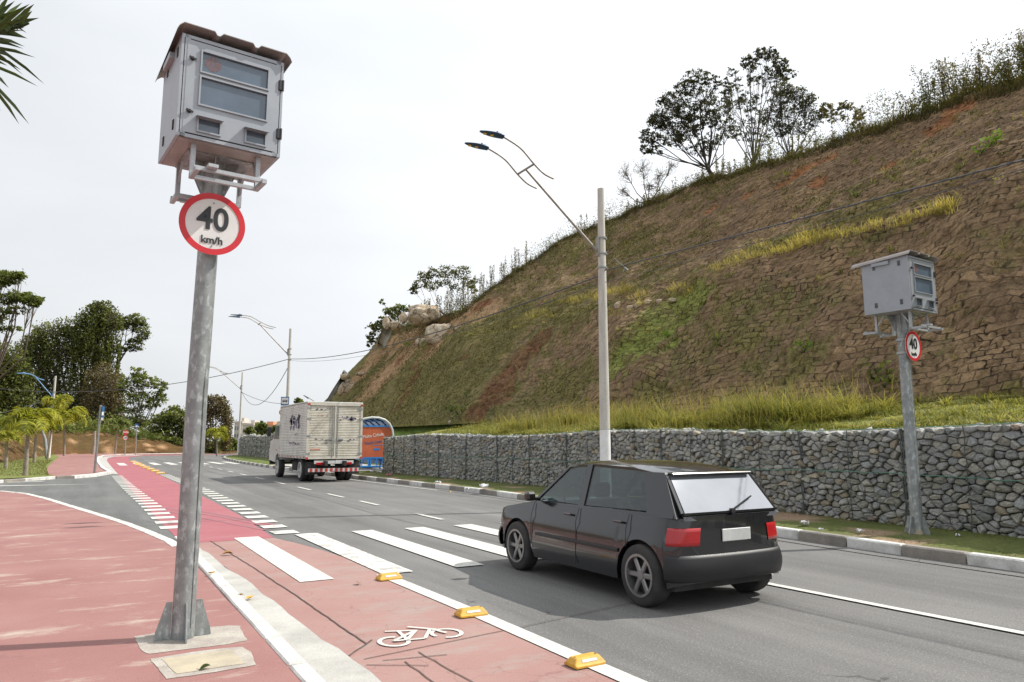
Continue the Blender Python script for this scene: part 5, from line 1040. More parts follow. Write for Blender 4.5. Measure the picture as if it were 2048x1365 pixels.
# ---------------------------------------------------------------- radar poles
def text_mesh(name, s, size, m, parent, loc, rot=(R(90), 0, 0), ext=.002, off=0., bold=0., sx=1.):
    cu = bpy.data.curves.new(name, 'FONT'); cu.body = s; cu.size = size; cu.extrude = ext; cu.align_x = 'CENTER'; cu.align_y = 'CENTER'; cu.offset = bold
    o = bpy.data.objects.new(name, cu); sc.collection.objects.link(o); bpy.context.view_layer.update()
    me = bpy.data.meshes.new_from_object(o.evaluated_get(bpy.context.evaluated_depsgraph_get())); bpy.data.objects.remove(o)
    me.materials.clear(); me.materials.append(m); o = link(bpy.data.objects.new(name, me), parent); o.location = loc; o.rotation_euler = rot; o.scale = (sx, 1, 1); return o
def speed_sign(par, z, r_, y=-.12, x=0):
    b = MB(); b.disc((x, y, z), r_, (0, 1, 0), .006, 48); s = b.build('speed_sign', M['signwhite'], par)
    b = MB(); b.ring((x, y - .004, z), r_ * .815, r_ * 1.0, (0, 1, 0), .006, 64); b.build('red_ring', M['signred'], s)
    text_mesh('numerals', '40', r_ * 1.02, M['signblack'], s, (x, y - .0065, z + r_ * .13), bold=r_ * .020, sx=.95)
    text_mesh('unit_text', 'km/h', r_ * .33, M['signblack'], s, (x, y - .0065, z - r_ * .54), bold=r_ * .006)
    for zz in (.68, -.73): b = MB(); b.disc((x, y - .005, z + r_ * zz), .007, (0, 1, 0), .006, 8); b.build('sign_bolt', M['galv'], s)
    for dz in (-.1, .1): b = MB(); b.ring((x * 0, 0 if y > -.15 else y + .10, z + dz), .082, .098, (0, 0, 1), .035, 20); b.box((x * .5, y + .02, z + dz), (.05, .035, .035)); b.build('sign_clamp', M['galv'], s)
    return s
def radar(label, loc, rz, zb, ph, cx, cy, sign_z, sgx, sgy, rs=.25):
    t = thing('speed_camera_post', label, 'speed camera', loc, rz)
    b = MB(); b.tube([(0, 0, 0), (0, 0, zb * .5), (cx * .5, cy * .5, zb - .02)], [.082, .078, .075], 32); b.build('pole', M['pole'], t)
    b = MB(); b.tube([(.0845 * math.cos(-1.1) * 1.0, .0845 * math.sin(-1.1), z * zb) for z in (.02, .95)], .004, 4); b.build('pole_seam', M['pole'], t)
    for k in range(4):
        a = R(-4 + 90 * k); d = Vector((math.cos(a), math.sin(a), 0)); p = d.cross(Vector((0, 0, 1))) * .006; b = MB()
        b.prism([tuple(d * .085 - p + Vector((0, 0, .004))), tuple(d * .20 - p + Vector((0, 0, .004))), tuple(d * .19 - p + Vector((0, 0, .06))), tuple(d * .125 - p + Vector((0, 0, .27))), tuple(d * .085 - p + Vector((0, 0, .27)))], tuple(p * 2)); b.build('base_fin', M['pole'], t)
    b = MB(); b.tube([(cx * .5, cy * .5, zb - .30), (cx * .5, cy * .5, zb - .012)], [.084, .10], 20)
    for k in range(6):
        a = R(60 * k + 20); d = Vector((math.cos(a), math.sin(a), 0)); p = d.cross(Vector((0, 0, 1))) * .005; o = Vector((cx * .5, cy * .5, 0)) - p; b.prism([tuple(o + d * .08 + Vector((0, 0, zb - .30))), tuple(o + d * .21 + Vector((0, 0, zb - .015))), tuple(o + d * .08 + Vector((0, 0, zb - .015)))], tuple(p * 2))
    b.box((cx * .5, cy * .5, zb - .008), (.5, .46, .012)); b.build('mounting_head', M['pole'], t)
    Wd, Dp, Hh = .765, .70, .80; o = Vector((cx, cy, zb))
    c = thing('cabinet', None, None, tuple(o)); c.parent = t
    b = MB(); x, y = Wd / 2, Dp / 2; tk = .018
    b.box((-x + tk / 2, 0, Hh / 2), (tk, Dp, Hh)); b.box((x - tk / 2, 0, Hh / 2), (tk, Dp, Hh)); b.box((0, y - tk / 2, Hh / 2), (Wd - 2 * tk, tk, Hh)); b.box((0, 0, tk / 2), (Wd - 2 * tk, Dp - 2 * tk - .0, tk)); b.box((0, 0, Hh - tk / 2), (Wd - 2 * tk, Dp - 2 * tk, tk))
    for xx, zz, w_, h_ in ((-x + .024 + tk, Hh / 2, .012, Hh), (x - .024 - tk, Hh / 2, .012, Hh), (0, .013, Wd - 2 * tk, .026), (0, Hh - .013, Wd - 2 * tk, .026)): b.box((xx - (.012 if xx > 0 else -.012) * 0, -y + .006, zz), (w_ + (.024 if w_ < .1 else 0), .012, h_))
    shell = b.build('housing', M['cab'], c)
    b = MB(); b.box((0, -y + .03, Hh / 2), (Wd - 2 * tk - .002, .01, Hh - 2 * tk)); b.build('groove', M['black'], c)
    def U(a, v): return (-x + a * Wd, (1 - v) * Hh)
    # door built round its openings
    b = MB(); yd = -y + .004; us = [.055, .185, .845, .945]; vs = [.05, .125, .34, .38, .665, .79, .93, .95]
    def panel(u0, u1, v0, v1): p, q = U(u0, v1), U(u1, v0); b.box(((p[0] + q[0]) / 2, yd, (p[1] + q[1]) / 2), (q[0] - p[0], .014, q[1] - p[1]))
    panel(.055, .185, .045, .955); panel(.845, .95, .045, .955); panel(.185, .845, .045, .125); panel(.185, .845, .34, .38); panel(.185, .845, .665, .79); panel(.185, .845, .925, .955); panel(.40, .64, .79, .925)
    b.build('door', M['cab'], c)
    for (u0, u1, v0, v1) in ((.185, .845, .125, .34), (.185, .845, .38, .665), (.185, .40, .79, .925), (.64, .845, .79, .925)):
        p, q = U(u0, v1), U(u1, v0); cxx, czz, w_, h_ = (p[0] + q[0]) / 2, (p[1] + q[1]) / 2, q[0] - p[0], q[1] - p[1]
        b = MB(); b.box((cxx, yd + .003, czz), (w_, .006, h_)); b.build('window', M['screen'], c)
        b = MB()
        for s in (-1, 1): b.box((cxx + s * (w_ / 2 - .001), yd - .012, czz), (.012, .018, h_ + .012)); b.box((cxx, yd - .0125, czz + s * (h_ / 2 - .001)), (w_ - .012, .016, .012))
        b.build('window_frame', M['cab'], c)
        if h_ < .13:
            b = MB(); b.prism([(p[0] - .012, yd - .008, q[1] + .012), (p[0] - .012, yd - .075, q[1] - .006), (p[0] - .012, yd - .075, q[1] - .012), (p[0] - .012, yd - .008, q[1] + .004)], (w_ + .024, 0, 0)); b.build('hood', M['cab'], c)
    b = MB()      # faint dots of the unlit display: a broken ring and digit segments
    cx0, cz0 = U(.30, .225)
    for i in range(-8, 9):
        for j in range(-8, 9):
            r2 = math.hypot(i, j)
            if r2 > 8.3 or (abs(i) < 1 and j > 2) or abs(i - j) < 1 or abs(i + j) < 1 and j < 0: continue
            b.box((cx0 + i * .0072, yd - .0012, cz0 + j * .0072), (.0036, .002, .0036))
    b.build('display_dots', M['led'], c)
    for zz in (.77, .25): 
        p = U(.105, 1 - zz); b = MB(); b.disc((p[0], yd - .012, p[1]), .015, (0, 1, 0), .012, 14); b.box((p[0], yd - .022, p[1]), (.052, .01, .014), 0, Matrix.Rotation(.25, 3, 'Y')); b.build('latch', M['black'], c)
    for zz in (.75, .24):
        b = MB(); b.box((x - .02, -y - .006, zz * Hh), (.034, .02, .085), bev=.004); b.tube([(x - .004, -y - .012, zz * Hh - .045), (x - .004, -y - .012, zz * Hh + .045)], .009, 8); b.build('hinge', M['black'], c)
    for sx in (-1, 1):
        for yy, zz in ((-.22, .12), (.16, .12), (-.22, .70), (.16, .70)):
            b = MB()
            for k in range(6): b.box((sx * (x + .002), yy, zz - .03 + k * .013), (.008, .042, .006), 0, Matrix.Rotation(.35 * sx, 3, 'Y'))
            b.build('louvre_vent', M['rubber'], c)
    for s in (-1, 1):
        b = MB(); b.box((s * (x + .018), .05, Hh - .06), (.036, .26, .05)); b.build('side_duct', M['cab'], c)
    b = MB(); b.box((0, 0, -.003), (Wd - .05, Dp - .05, .004)); b.build('base_plate', M['cab_roof'], c)
    # corrugated roof sheet
    b = MB(); rib = []; xs = [-.425, -.41, -.38, -.165, -.145, -.125, -.10, .12, .14, .16, .185, .385, .415, .43]; zs = [-.03, .0, .028, .028, .0, .0, .028, .028, .0, .0, .028, .028, .0, -.03]
    for yy, dz in ((-.40, .015), (.50, -.035)):
        rib.append([(xx, yy, Hh + .022 + z_ + dz) for xx, z_ in zip(xs, zs)])
    low = [[(p[0], p[1], p[2] - .006) for p in r_] for r_ in rib]; b.grid(rib, 0, False); b.grid(low, 0, False, True)
    for r0, r1 in ((rib[0], low[0]), (low[1], rib[1])): b.grid([r0, r1], 0, False)
    for e in (0, -1): b.add([rib[0][e], rib[1][e], low[1][e], low[0][e]], [[0, 1, 2, 3]])
    b.box((0, -.2, Hh + .012), (.6, .05, .026)); b.build('roof_sheet', M['cab_roof'], c)
    for sg in (-1, 1):
        b = MB(); yv = sg * .255
        for xx in (-.24, .24):
            b.box((xx, yv, -.14), (.034, .034, .275)); b.box((xx, yv + sg * .10, -.262), (.034, .23, .03)); b.bar((xx, yv - sg * .02, -.17), (xx, yv - sg * .13, -.012), .015, .015)
        b.box((0, yv, -.262), (.446, .032, .028)); b.box((.0, yv + sg * .165, -.245), (.52, .03, .028)); b.box((-.14, yv + sg * .21, -.232), (.07, .07, .024))
        o2 = b.build('support_bracket', M['bracket'], t); o2.location = o
    speed_sign(t, sign_z, rs, sgy, sgx)
    return t
radar('nearest tall galvanised post with grey radar cabinet and 40 sign, on the pink pavement', (.712, 6.20, .036), R(5.5), 3.70, 0, .012, -.2, 3.175, .0, -.19)
radar('farther radar cabinet post with small 40 sign, on the verge before the gabion wall', (10.53, 6.43, .15), R(4), 3.26, 0, .0, -.0, 2.77, .06, -.115, .225)
for o_, dx in ((bpy.data.objects['speed_camera_post'], 0), (bpy.data.objects['speed_camera_post.001'], 0)): pass
t = thing('post_plinth', 'small concrete plinth blocks at the foot of the far radar post', 'plinth', (10.53, 6.43, .14)); b = MB(); b.box((.03, 0, .05), (.26, .2, .12), taper=.75); b.build('block', M['pad'], t)

# ---------------------------------------------------------------- street lamps
def lamp(label, loc, H, za, arm, painted=1.7, head=None, k=1., r0=.125, group='street lamps along the verge', side=1, full=True, sw=.35):
    """arm: profile points (dx, dz) from the pole: junction; curved arms offset in y"""
    t = thing('street_lamp', label, 'street lamp', loc, 0, group); hm_ = head or M['lampblue']
    b = MB(); n = 16; prof_ = [(0, r0), (painted, r0 * .93), (painted + .01, r0 * .93), (H * .6, r0 * .8), (H, r0 * .62)]
    b.tube([(0, 0, z) for z, _ in prof_[2:]], [q for _, q in prof_[2:]], n); b.build('pole', M['postc'], t)
    b = MB(); b.tube([(0, 0, 0), (0, 0, painted)], [r0 * 1.02, r0 * .96], n); b.build('painted_base', M['limewash'], t)
    J = arm['J']; b = MB(); b.tube([(side * -r0 * .9, 0, za), (side * J[0], 0, J[1])], [.032 * k, .026 * k], 8); b.tube([(side * J[0], -sw, J[1]), (side * J[0], sw, J[1])], .024 * k, 8)
    b.box((side * -r0 * .95, 0, za + .12), (.05, .09, .42)); b.build('arm', M['armsteel'], t)
    for s in (-1, 1):
        P = [(side * p[0], s * sw, p[1]) for p in arm['C']]; Q = []
        for i in range(len(P) - 1):
            a0 = Vector(P[max(i - 1, 0)]); a1 = Vector(P[i]); a2 = Vector(P[i + 1]); a3 = Vector(P[min(i + 2, len(P) - 1)])
            for q in range(5):
                u = q / 5; Q.append(.5 * ((2 * a1) + (a2 - a0) * u + (2 * a0 - 5 * a1 + 4 * a2 - a3) * u * u + (3 * a1 - a0 - 3 * a2 + a3) * u ** 3))
        Q.append(Vector(P[-1])); b = MB(); b.tube(Q, .021 * k, 7); b.build('curved_arm', M['armsteel'], t)
        e = Vector(P[-1]); d = (Q[-1] - Q[-3]).normalized(); d = Vector((d.x, 0, d.z * .5)).normalized(); L_ = .56 * k; b = MB(); up = Vector((0, 1, 0)).cross(d); up = up if up.z > 0 else -up; rows = []
        for i in range(9):
            f = i / 8; wv = .115 * k * (math.sin(math.pi * min(1, .16 + .80 * f)) ** .75) + .01; hv = .035 * k * (1.3 - .9 * f)
            c = e + d * (L_ * f - .04); rows.append([c + Vector((0, 1, 0)) * wv * math.cos(q) + up * hv * math.sin(q) for q in [2 * math.pi * j / 12 for j in range(13)]])
        b.grid(rows); b.poly(rows[0][:-1]); b.poly(rows[-1][:-1][::-1]); b.box(e + d * .05 + up * .035, (.09, .05, .05)); b.tube([e + d * .1 + up * .03, e + d * .1 + up * .085], .02 * k, 8)
        h_ = b.build('lamp_head', hm_, t)
        if full:
            for f in (.42, .72):
                b = MB(); c = e + d * L_ * f - up * .030 * k; b.tube([c, c - up * .012], [.045 * k, .04 * k], 10); b.build('lens', M['lens'], h_)
    b = MB()
    for z in (za + .35, za - .02, za - .35): b.ring((0, 0, z), r0 * .70, r0 * .92, (0, 0, 1), .035, 18); b.box((r0 * .9, 0, z), (.07, .03, .03))
    b.build('clamp', M['galv'], t); return t
C1 = [(1.56, -0), (0, 0)]
def armpts(x0, z0): pass
# near lamp: profile read in the plane across the road (dx negative = over the road)
lamp('nearest concrete lamp post with white painted foot and twin curved arms, behind the black car', (9.97, 13.1, .15), 7.22, 5.68, dict(J=(-2.05, 7.30), C=[(-1.55, 7.06), (-1.8, 7.13), (-2.05, 7.30), (-2.38, 7.58), (-2.75, 7.73), (-2.86, 7.75)]), 1.62, k=.98)
lamp('second lamp post, seen above the white truck', (10.72, 47, .15), 8.55, 6.9, dict(J=(-1.95, 8.7), C=[(-1.0, 8.5), (-1.45, 8.58), (-1.95, 8.78), (-2.5, 9.05), (-2.95, 9.1), (-3.1, 9.1)]), 1.8, k=1.2, full=False)
lamp('third lamp post, at the bend left of the far gabion wall', (13.85, 82.2, .15), 8.8, 7.0, dict(J=(-2.2, 8.75), C=[(-1.5, 8.6), (-1.9, 8.62), (-2.2, 8.8), (-2.8, 9.1), (-3.3, 9.2), (-3.5, 9.2)]), 1.9, k=1.3, full=False)
g0 = G(97, 917, .05); sc_ = float(g0[1]) / 50
lamp('pale blue armed lamp post among the palms on the left lawn', tuple(g0), 4.85 * sc_ * .98, 3.55 * sc_, dict(J=(-.95 * sc_, 4.62 * sc_), C=[(-.55 * sc_, 4.5 * sc_), (-.8 * sc_, 4.56 * sc_), (-.95 * sc_, 4.66 * sc_), (-1.25 * sc_, 4.8 * sc_), (-1.4 * sc_, 4.83 * sc_), (-1.5 * sc_, 4.83 * sc_)]), 2.5, head=M['lampblue_pale'], k=1.15, group='street lamps along the left pavement', full=False)
for o_ in bpy.data.objects['street_lamp.003'].children:
    if o_.name.startswith(('arm', 'curved')): o_.data.materials[0] = M['lampblue_pale']
t = thing('street_lamp', 'lamp head on a thin arm just above the truck roof, farthest lamp', 'street lamp', tuple(W(640, 870, 110)), 0, 'street lamps along the verge'); o0 = Vector(t.location); b = MB()
b.tube([Vector(W(640, 870, 110)) - o0, Vector(W(640, 812, 110)) - o0, Vector(W(627, 802, 110)) - o0, Vector(W(615, 795, 110)) - o0], .06, 6); b.build('arm', M['armsteel'], t); b = MB(); b.tube([Vector(W(617, 797, 110)) - o0, Vector(W(607, 791, 110)) - o0], [.12, .05], 8); b.build('lamp_head', M['lampblue'], t)

# ---------------------------------------------------------------- cables
def cable(label, pts, r_=.014, sag=0., m=None, n=24, twist=0):
    b = MB(); P = []
    for a, c in zip(pts[:-1], pts[1:]):
        a = np.array(a); c = np.array(c)
        for k in range(n + 1):
            u = k / n; p = a + (c - a) * u; p = p + np.array([0, 0, -4 * sag * u * (1 - u)]); P.append(tuple(p))
    b.tube(P, r_, 5)
    if twist:
        Q = [(p[0] + r_ * 1.1 * math.cos(i * 1.9), p[1], p[2] + r_ * 1.1 * math.sin(i * 1.9)) for i, p in enumerate(dense3(P, .12))]; b.tube(Q, r_ * .6, 4)
    return tag(b.build('power_cable', m or M['wire']), label, 'cable')
def dense3(P, st):
    o = [P[0]]
    for a, c in zip(P[:-1], P[1:]):
        a, c = np.array(a), np.array(c); n = max(1, int(np.linalg.norm(c - a) / st)); o += [tuple(a + (c - a) * k / n) for k in range(1, n + 1)]
    return o
pa = PX(2048, 320, 9.98); pb = np.array([9.98, 13.1, 5.40]); pe = pa + (pa - pb) * .8
cable('thick twisted cable from the nearest lamp post out of the right edge, upper of two', [tuple(pb), tuple(pa + (pa - pb) * .0), tuple(pe)], .013, .0, twist=1)
pa2 = PX(2048, 338, 9.98); pb2 = np.array([9.98, 13.1, 5.12]); cable('thin cable from the nearest lamp post out of the right edge, lower of two', [tuple(pb2), tuple(pa2), tuple(pa2 + (pa2 - pb2) * .8)], .006, .03)
p2 = np.array([10.75, 47, 6.75]); cable('thick cable sagging from the nearest lamp post to the second one', [(9.9, 13.15, 5.28), tuple(p2)], .016, .55, twist=1)
cable('thin cable just under the thick one between the first two lamp posts', [(9.9, 13.15, 5.10), tuple(p2 + np.array([0, 0, -.1]))], .008, .62)
p3 = np.array([13.85, 82.2, 6.9]); cable('deeply sagging cable between the second and third lamp posts', [tuple(p2 + np.array([0, 0, -.35])), tuple(p3)], .022, 2.0)
cable('cable drooping from the third lamp post towards the truck', [tuple(p3 + np.array([0, 0, -.1])), tuple(W(570, 808, 70))], .022, .3)
g1 = W(-60, 770, 55); cable('long cable crossing the sky from the second lamp post to the left edge', [tuple(p2), tuple(g1)], .022, 1.2)
cable('cable from the pale blue armed lamp post to the left edge', [tuple(np.array(g0) + [0, 0, 3.5 * sc_]), tuple(W(-50, 836, 60))], .022, .2)
t = thing('cable_clamp', 'small metal clamp dangling from the cable right of the nearest lamp post', 'clamp', tuple(PX(1240, 528, 9.95))); b = MB(); o0 = Vector(t.location)
b.tube([Vector(PX(1228, 517, 9.95)) - o0, Vector(PX(1250, 535, 9.95)) - o0], .006, 5); b.tube([Vector(PX(1250, 535, 9.95)) - o0, Vector(PX(1247, 543, 9.95)) - o0], .014, 6); b.tube([Vector(PX(1250, 535, 9.95)) - o0, Vector(PX(1256, 541, 9.95)) - o0], .014, 6); b.build('clamp', M['galv'], t)

# ---------------------------------------------------------------- sign posts
def post(label, u, v, vt, name, r_=.04, z=.1, extra=None, lean=0):
    g = G(u, v, z); D_ = float((g - CAMP) @ np.array([math.sin(yw) * math.cos(th), math.cos(yw) * math.cos(th), math.sin(th)])); top = W(u + lean, vt, D_)
    t = thing(name, label, 'sign', tuple(g)); b = MB(); q = Vector(top) - Vector(g); b.tube([(0, 0, 0), tuple(q)], r_, 10); b.build('post', M['galv'], t); return t, q, D_
t, q, D_ = post('tall grey sign post on the island pavement, its blue and white plate seen edge on', 189, 946, 811, 'sign_post', .055, .1, lean=13)
b = MB(); b.box((q.x + .09, q.y, q.z - .30), (.10, .08, .50), 0, Matrix.Rotation(.5, 3, 'Z')); s = b.build('sign_plate', M['signblue'], t); b = MB(); b.box((q.x + .09, q.y - .05, q.z - .38), (.08, .03, .16), 0, Matrix.Rotation(.5, 3, 'Z')); b.box((q.x + .09, q.y - .05, q.z - .62), (.09, .04, .12)); b.build('plate_legend', M['signwhite'], s)
t, q, D_ = post('grey sign post with a small blue plate on top, right of the stop sign', 271, 910, 853, 'sign_post', .06, .1, lean=2)
b = MB(); b.box((q.x, q.y, q.z + .05), (.32, .08, .45)); s = b.build('sign_plate', M['signblue'], t); b = MB(); b.box((q.x, q.y - .05, q.z + .0), (.18, .03, .16)); b.build('plate_legend', M['signwhite'], s)
t, q, D_ = post('red octagonal stop sign above a round white no trucks sign on the island', 250, 910, 858, 'stop_sign', .06, .1, lean=2)
k = D_ / F; cz = q.z - 7 * k; ax = Vector((math.sin(yw * .3), -math.cos(yw * .3), 0)); face = Vector((q.x, q.y - .08, cz)); rz_ = 0
b = MB(); b.tube([face + Vector((0, .02, 0)), face - Vector((0, .02, 0))], 5.4 * k, 8, sm=False); s = b.build('octagon', M['signred'], t); s2 = text_mesh('lettering', 'PARE', 4.2 * k, M['signwhite'], s, (face.x, face.y - .03, face.z), bold=.008)
f2 = face + Vector((0, 0, -10.8 * k)); b = MB(); b.disc(f2, 4.6 * k, (0, 1, 0), .04, 28); s = b.build('round_sign', M['signwhite'], t); b = MB(); b.ring(f2 - Vector((0, .03, 0)), 3.8 * k, 4.7 * k, (0, 1, 0), .03, 28); b.build('red_ring', M['signred'], s)
b = MB(); b.box(f2 - Vector((-.05, .03, 0)), (3.2 * k, .02, 1.4 * k)); b.box(f2 - Vector((1.8 * k, .03, .1 * k)), (.8 * k, .02, 1.0 * k)); b.disc(f2 - Vector((1.2 * k, .035, .9 * k)), .4 * k, (0, 1, 0), .02, 10); b.disc(f2 - Vector((-1.0 * k, .035, .9 * k)), .4 * k, (0, 1, 0), .02, 10); b.build('truck_symbol', M['signblack'], s)
# bus stop sign, standing on the verge beyond the truck
Db = 40.; g = W(569, 925, Db); gz = np.array([g[0], g[1], .15]); t = thing('bus_stop_sign', 'square blue bus stop sign on a white post rising behind the truck', 'sign', tuple(gz)); k = Db / F
def BS(u, v): return Vector(W(u, v, Db)) - Vector(gz)
top = BS(570, 794); b = MB(); b.tube([(top.x, top.y, 0), (top.x, top.y, top.z)], .05, 10); b.build('post', M['limewash'], t)
cp = BS(570.5, 803); rotv = Matrix.Rotation(-yw * .8, 3, 'Z'); b = MB(); b.box(cp + rotv @ Vector((0, -.07, 0)), (16 * k, .02, 17.5 * k), 0, rotv); s = b.build('sign_plate', M['signblue'], t)
b = MB(); b.box(cp + rotv @ Vector((0, -.085, .6 * k)), (13 * k, .012, 12.2 * k), 0, rotv); b.build('white_panel', M['signwhite'], s)
b = MB(); b.box(cp + rotv @ Vector((0, -.095, .3 * k)), (9.6 * k, .01, 3.0 * k), 0, rotv); b.box(cp + rotv @ Vector((-.2 * k, -.095, 2.2 * k)), (8.6 * k, .01, .5 * k), 0, rotv)
for xx in (-3, 3): b.disc(cp + rotv @ Vector((xx * k, -.097, -1.5 * k)), .8 * k, rotv @ Vector((0, 1, 0)), .01, 12)
b.build('bus_symbol', M['signblack'], s)
b = MB()
for xx in (-3.2, -1.5, .2, 1.9): b.box(cp + rotv @ Vector((xx * k, -.102, .9 * k)), (1.2 * k, .006, 1.0 * k), 0, rotv)
b.build('symbol_windows', M['signwhite'], s)
cp = BS(566, 825); b = MB(); b.disc(cp + rotv @ Vector((0, -.07, 0)), 7 * k, rotv @ Vector((0, 1, 0)), .02, 28); s = b.build('round_sign', M['signwhite'], t); b = MB(); b.ring(cp + rotv @ Vector((0, -.085, 0)), 5.6 * k, 7 * k, rotv @ Vector((0, 1, 0)), .02, 28); b.build('red_ring', M['signred'], s)

# ---------------------------------------------------------------- bus shelter
t = thing('bus_shelter', 'blue roofed bus shelter with an orange poster end wall behind the truck', 'bus shelter', (11.45, 33.0, .17))
# local: x across (0 = road side .. 1.35 back), y along the road 0..4.5
def shp(x, z): return (x, z)
H = 2.42; arcp = [(-.78, 2.30)] + [(-.70 + 1.62 * (1 - math.cos(R(a))) * 0 + .0, 0) for a in ()]
prof2 = [(-.80, 2.16), (-.62, 2.30), (-.35, 2.40), (0, 2.46), (.35, 2.45), (.65, 2.36), (.88, 2.18), (1.02, 1.92), (1.08, 1.6), (1.10, 1.0), (1.10, .25)]
b = MB(); rows = [[(x, y_, z) for x, z in prof2[:8]] for y_ in np.linspace(.08, 4.4, 8)]; b.grid(rows, 0, True); b.grid([[(p[0], p[1], p[2] - .012) for p in r_] for r_ in rows], 0, True, True); b.build('roof', M['shelterglass'], t)
b = MB()
for y_ in (.0, 4.48): b = MB(); b.tube([(x, y_, z) for x, z in prof2], .055, 8); b.build('arch_frame', M['framegrey'], t)
b = MB()
for y_ in np.linspace(.6, 3.9, 5): b.tube([(x * .99, y_, z - .03) for x, z in prof2[:8]], .02, 6)
for i in (0, 3, 5, 7): b.tube([(prof2[i][0], .02, prof2[i][1] - .03), (prof2[i][0], 4.46, prof2[i][1] - .03)], .02, 6)
b.build('roof_ribs', M['shelterblue'], t)
b = MB(); pp = [(-.45, .62), (-.45, 2.02), (1.0, 2.02), (1.05, 1.6), (1.06, .62)]; b.prism([(x, .04, z) for x, z in pp], (0, .03, 0)); ps = b.build('end_poster', M['poster'], t)
b = MB(); b.box((.3, .035, 2.06), (1.5, .05, .06)); b.box((.3, .035, .58), (1.55, .05, .06)); b.box((.3, .035, .2), (1.55, .05, .05))
for xx in (-.42, 0, .3, .6): b.box((xx, .035, .40), (.04, .045, .34))
b.box((-.1, .035, .40), (.05, .04, .38)); b.build('end_rail', M['shelterblue'], t)
text_mesh('poster_script', 'Muito Cidade', .22, M['signwhite'], ps, (.10, .034, 1.62), (R(90), R(-8), 0), sx=.85)
text_mesh('poster_script', 'Vinda Lima', .22, M['signblue'], ps, (.12, .034, 1.30), (R(90), R(-8), 0), sx=.85)
b = MB(); b.box((.28, .036, .98), (.26, .006, .09)); b.box((.35, .036, 1.17), (.5, .006, .02), 0, Matrix.Rotation(-.08, 3, 'Y')); b.build('poster_mark', M['shelterblue'], ps)
b = MB(); b.box((.75, 2.3, .45), (.4, 3.6, .05)); b.box((.98, 2.3, .8), (.05, 3.6, .3))
for y_ in (.8, 2.3, 3.8): b.box((.75, y_, .22), (.05, .05, .44)); b.box((.3, y_, .12), (.9, .05, .05))
b.build('bench', M['shelterblue'], t)
b = MB(); b.box((1.12, 2.24, 1.1), (.03, 4.3, 1.7)); b.build('back_panel', M['shelterglass'], t)
# ---------------------------------------------------------------- yellow lane studs
def stud(label, x, y, k=1., rz=0, proto=[None], grp='yellow studs beside the near cycle lane'):
    if proto[0] is None:
        t = thing('lane_stud', label, 'road stud', (x, y, .014), rz, grp); b = MB(); L_, Wd, Hh = .125, .075, .052
        lv = [(1, 1, 0), (1, 1, .012), (.98, .80, .022), (.80, .52, Hh), (.76, .46, Hh + .003)]; rows = []
        for fx, fy, z in lv:
            r_ = []; 
            for sx, sy in ((-1, -1), (1, -1), (1, 1), (-1, 1)):
                cx_, cy_ = sx * (L_ * fx - .012), sy * (Wd * fy - .012)
                a0 = {(-1, -1): 180, (1, -1): 270, (1, 1): 0, (-1, 1): 90}[(sx, sy)]
                for a in (0, 30, 60, 90): r_.append((cx_ + .012 * math.cos(R(a0 + a)), cy_ + .012 * math.sin(R(a0 + a)), z))
            r_.append(r_[0]); rows.append(r_)
        b.grid(rows, 0, False); b.poly(rows[-1][:-1]); b.build('body', M['stud'], t)
        for s in (-1, 1):
            b = MB(); q = Matrix.Rotation(s * R(-38), 3, 'X'); b.box((0, s * -.0515, .0365), (.12, .004, .018), 0, Matrix.Rotation(s * R(-32), 3, 'X') if s > 0 else Matrix.Rotation(R(32), 3, 'X')); b.build('reflector', M['reflect'], t)
        for s in (-1, 1):
            b = MB(); b.disc((s * .085, 0, .050), .009, (0, 0, 1), .012, 10); b.build('bolt', M['rubber'], t)
        proto[0] = t; return t
    c = copy_tree(proto[0]); c.location = (x, y, .014); c.rotation_euler = (0, 0, rz); c.scale = (k, k, k); c['label'] = label; c['group'] = grp; return c
for (u, v), lb, rz in zip([(1170, 1328), (942, 1230), (778, 1158)], ['nearest yellow road stud, at the bottom edge by the cycle lane line', 'middle yellow road stud left of the car shadow', 'yellow road stud at the end of the zebra bar'], (.02, -.03, .03)):
    g = G(u, v, .014); stud(lb, g[0], g[1], 1.05, rz)
names = 'first second third fourth fifth sixth seventh eighth ninth'.split()
for i in range(9): stud('small yellow stud on the far red cycle lane edge, %s from the front' % names[i], 3.0 - .02 * i + (.1 if i > 5 else 0), 38.2 + i * 2.9, 1.6, .0, grp='yellow studs along the far cycle lane')

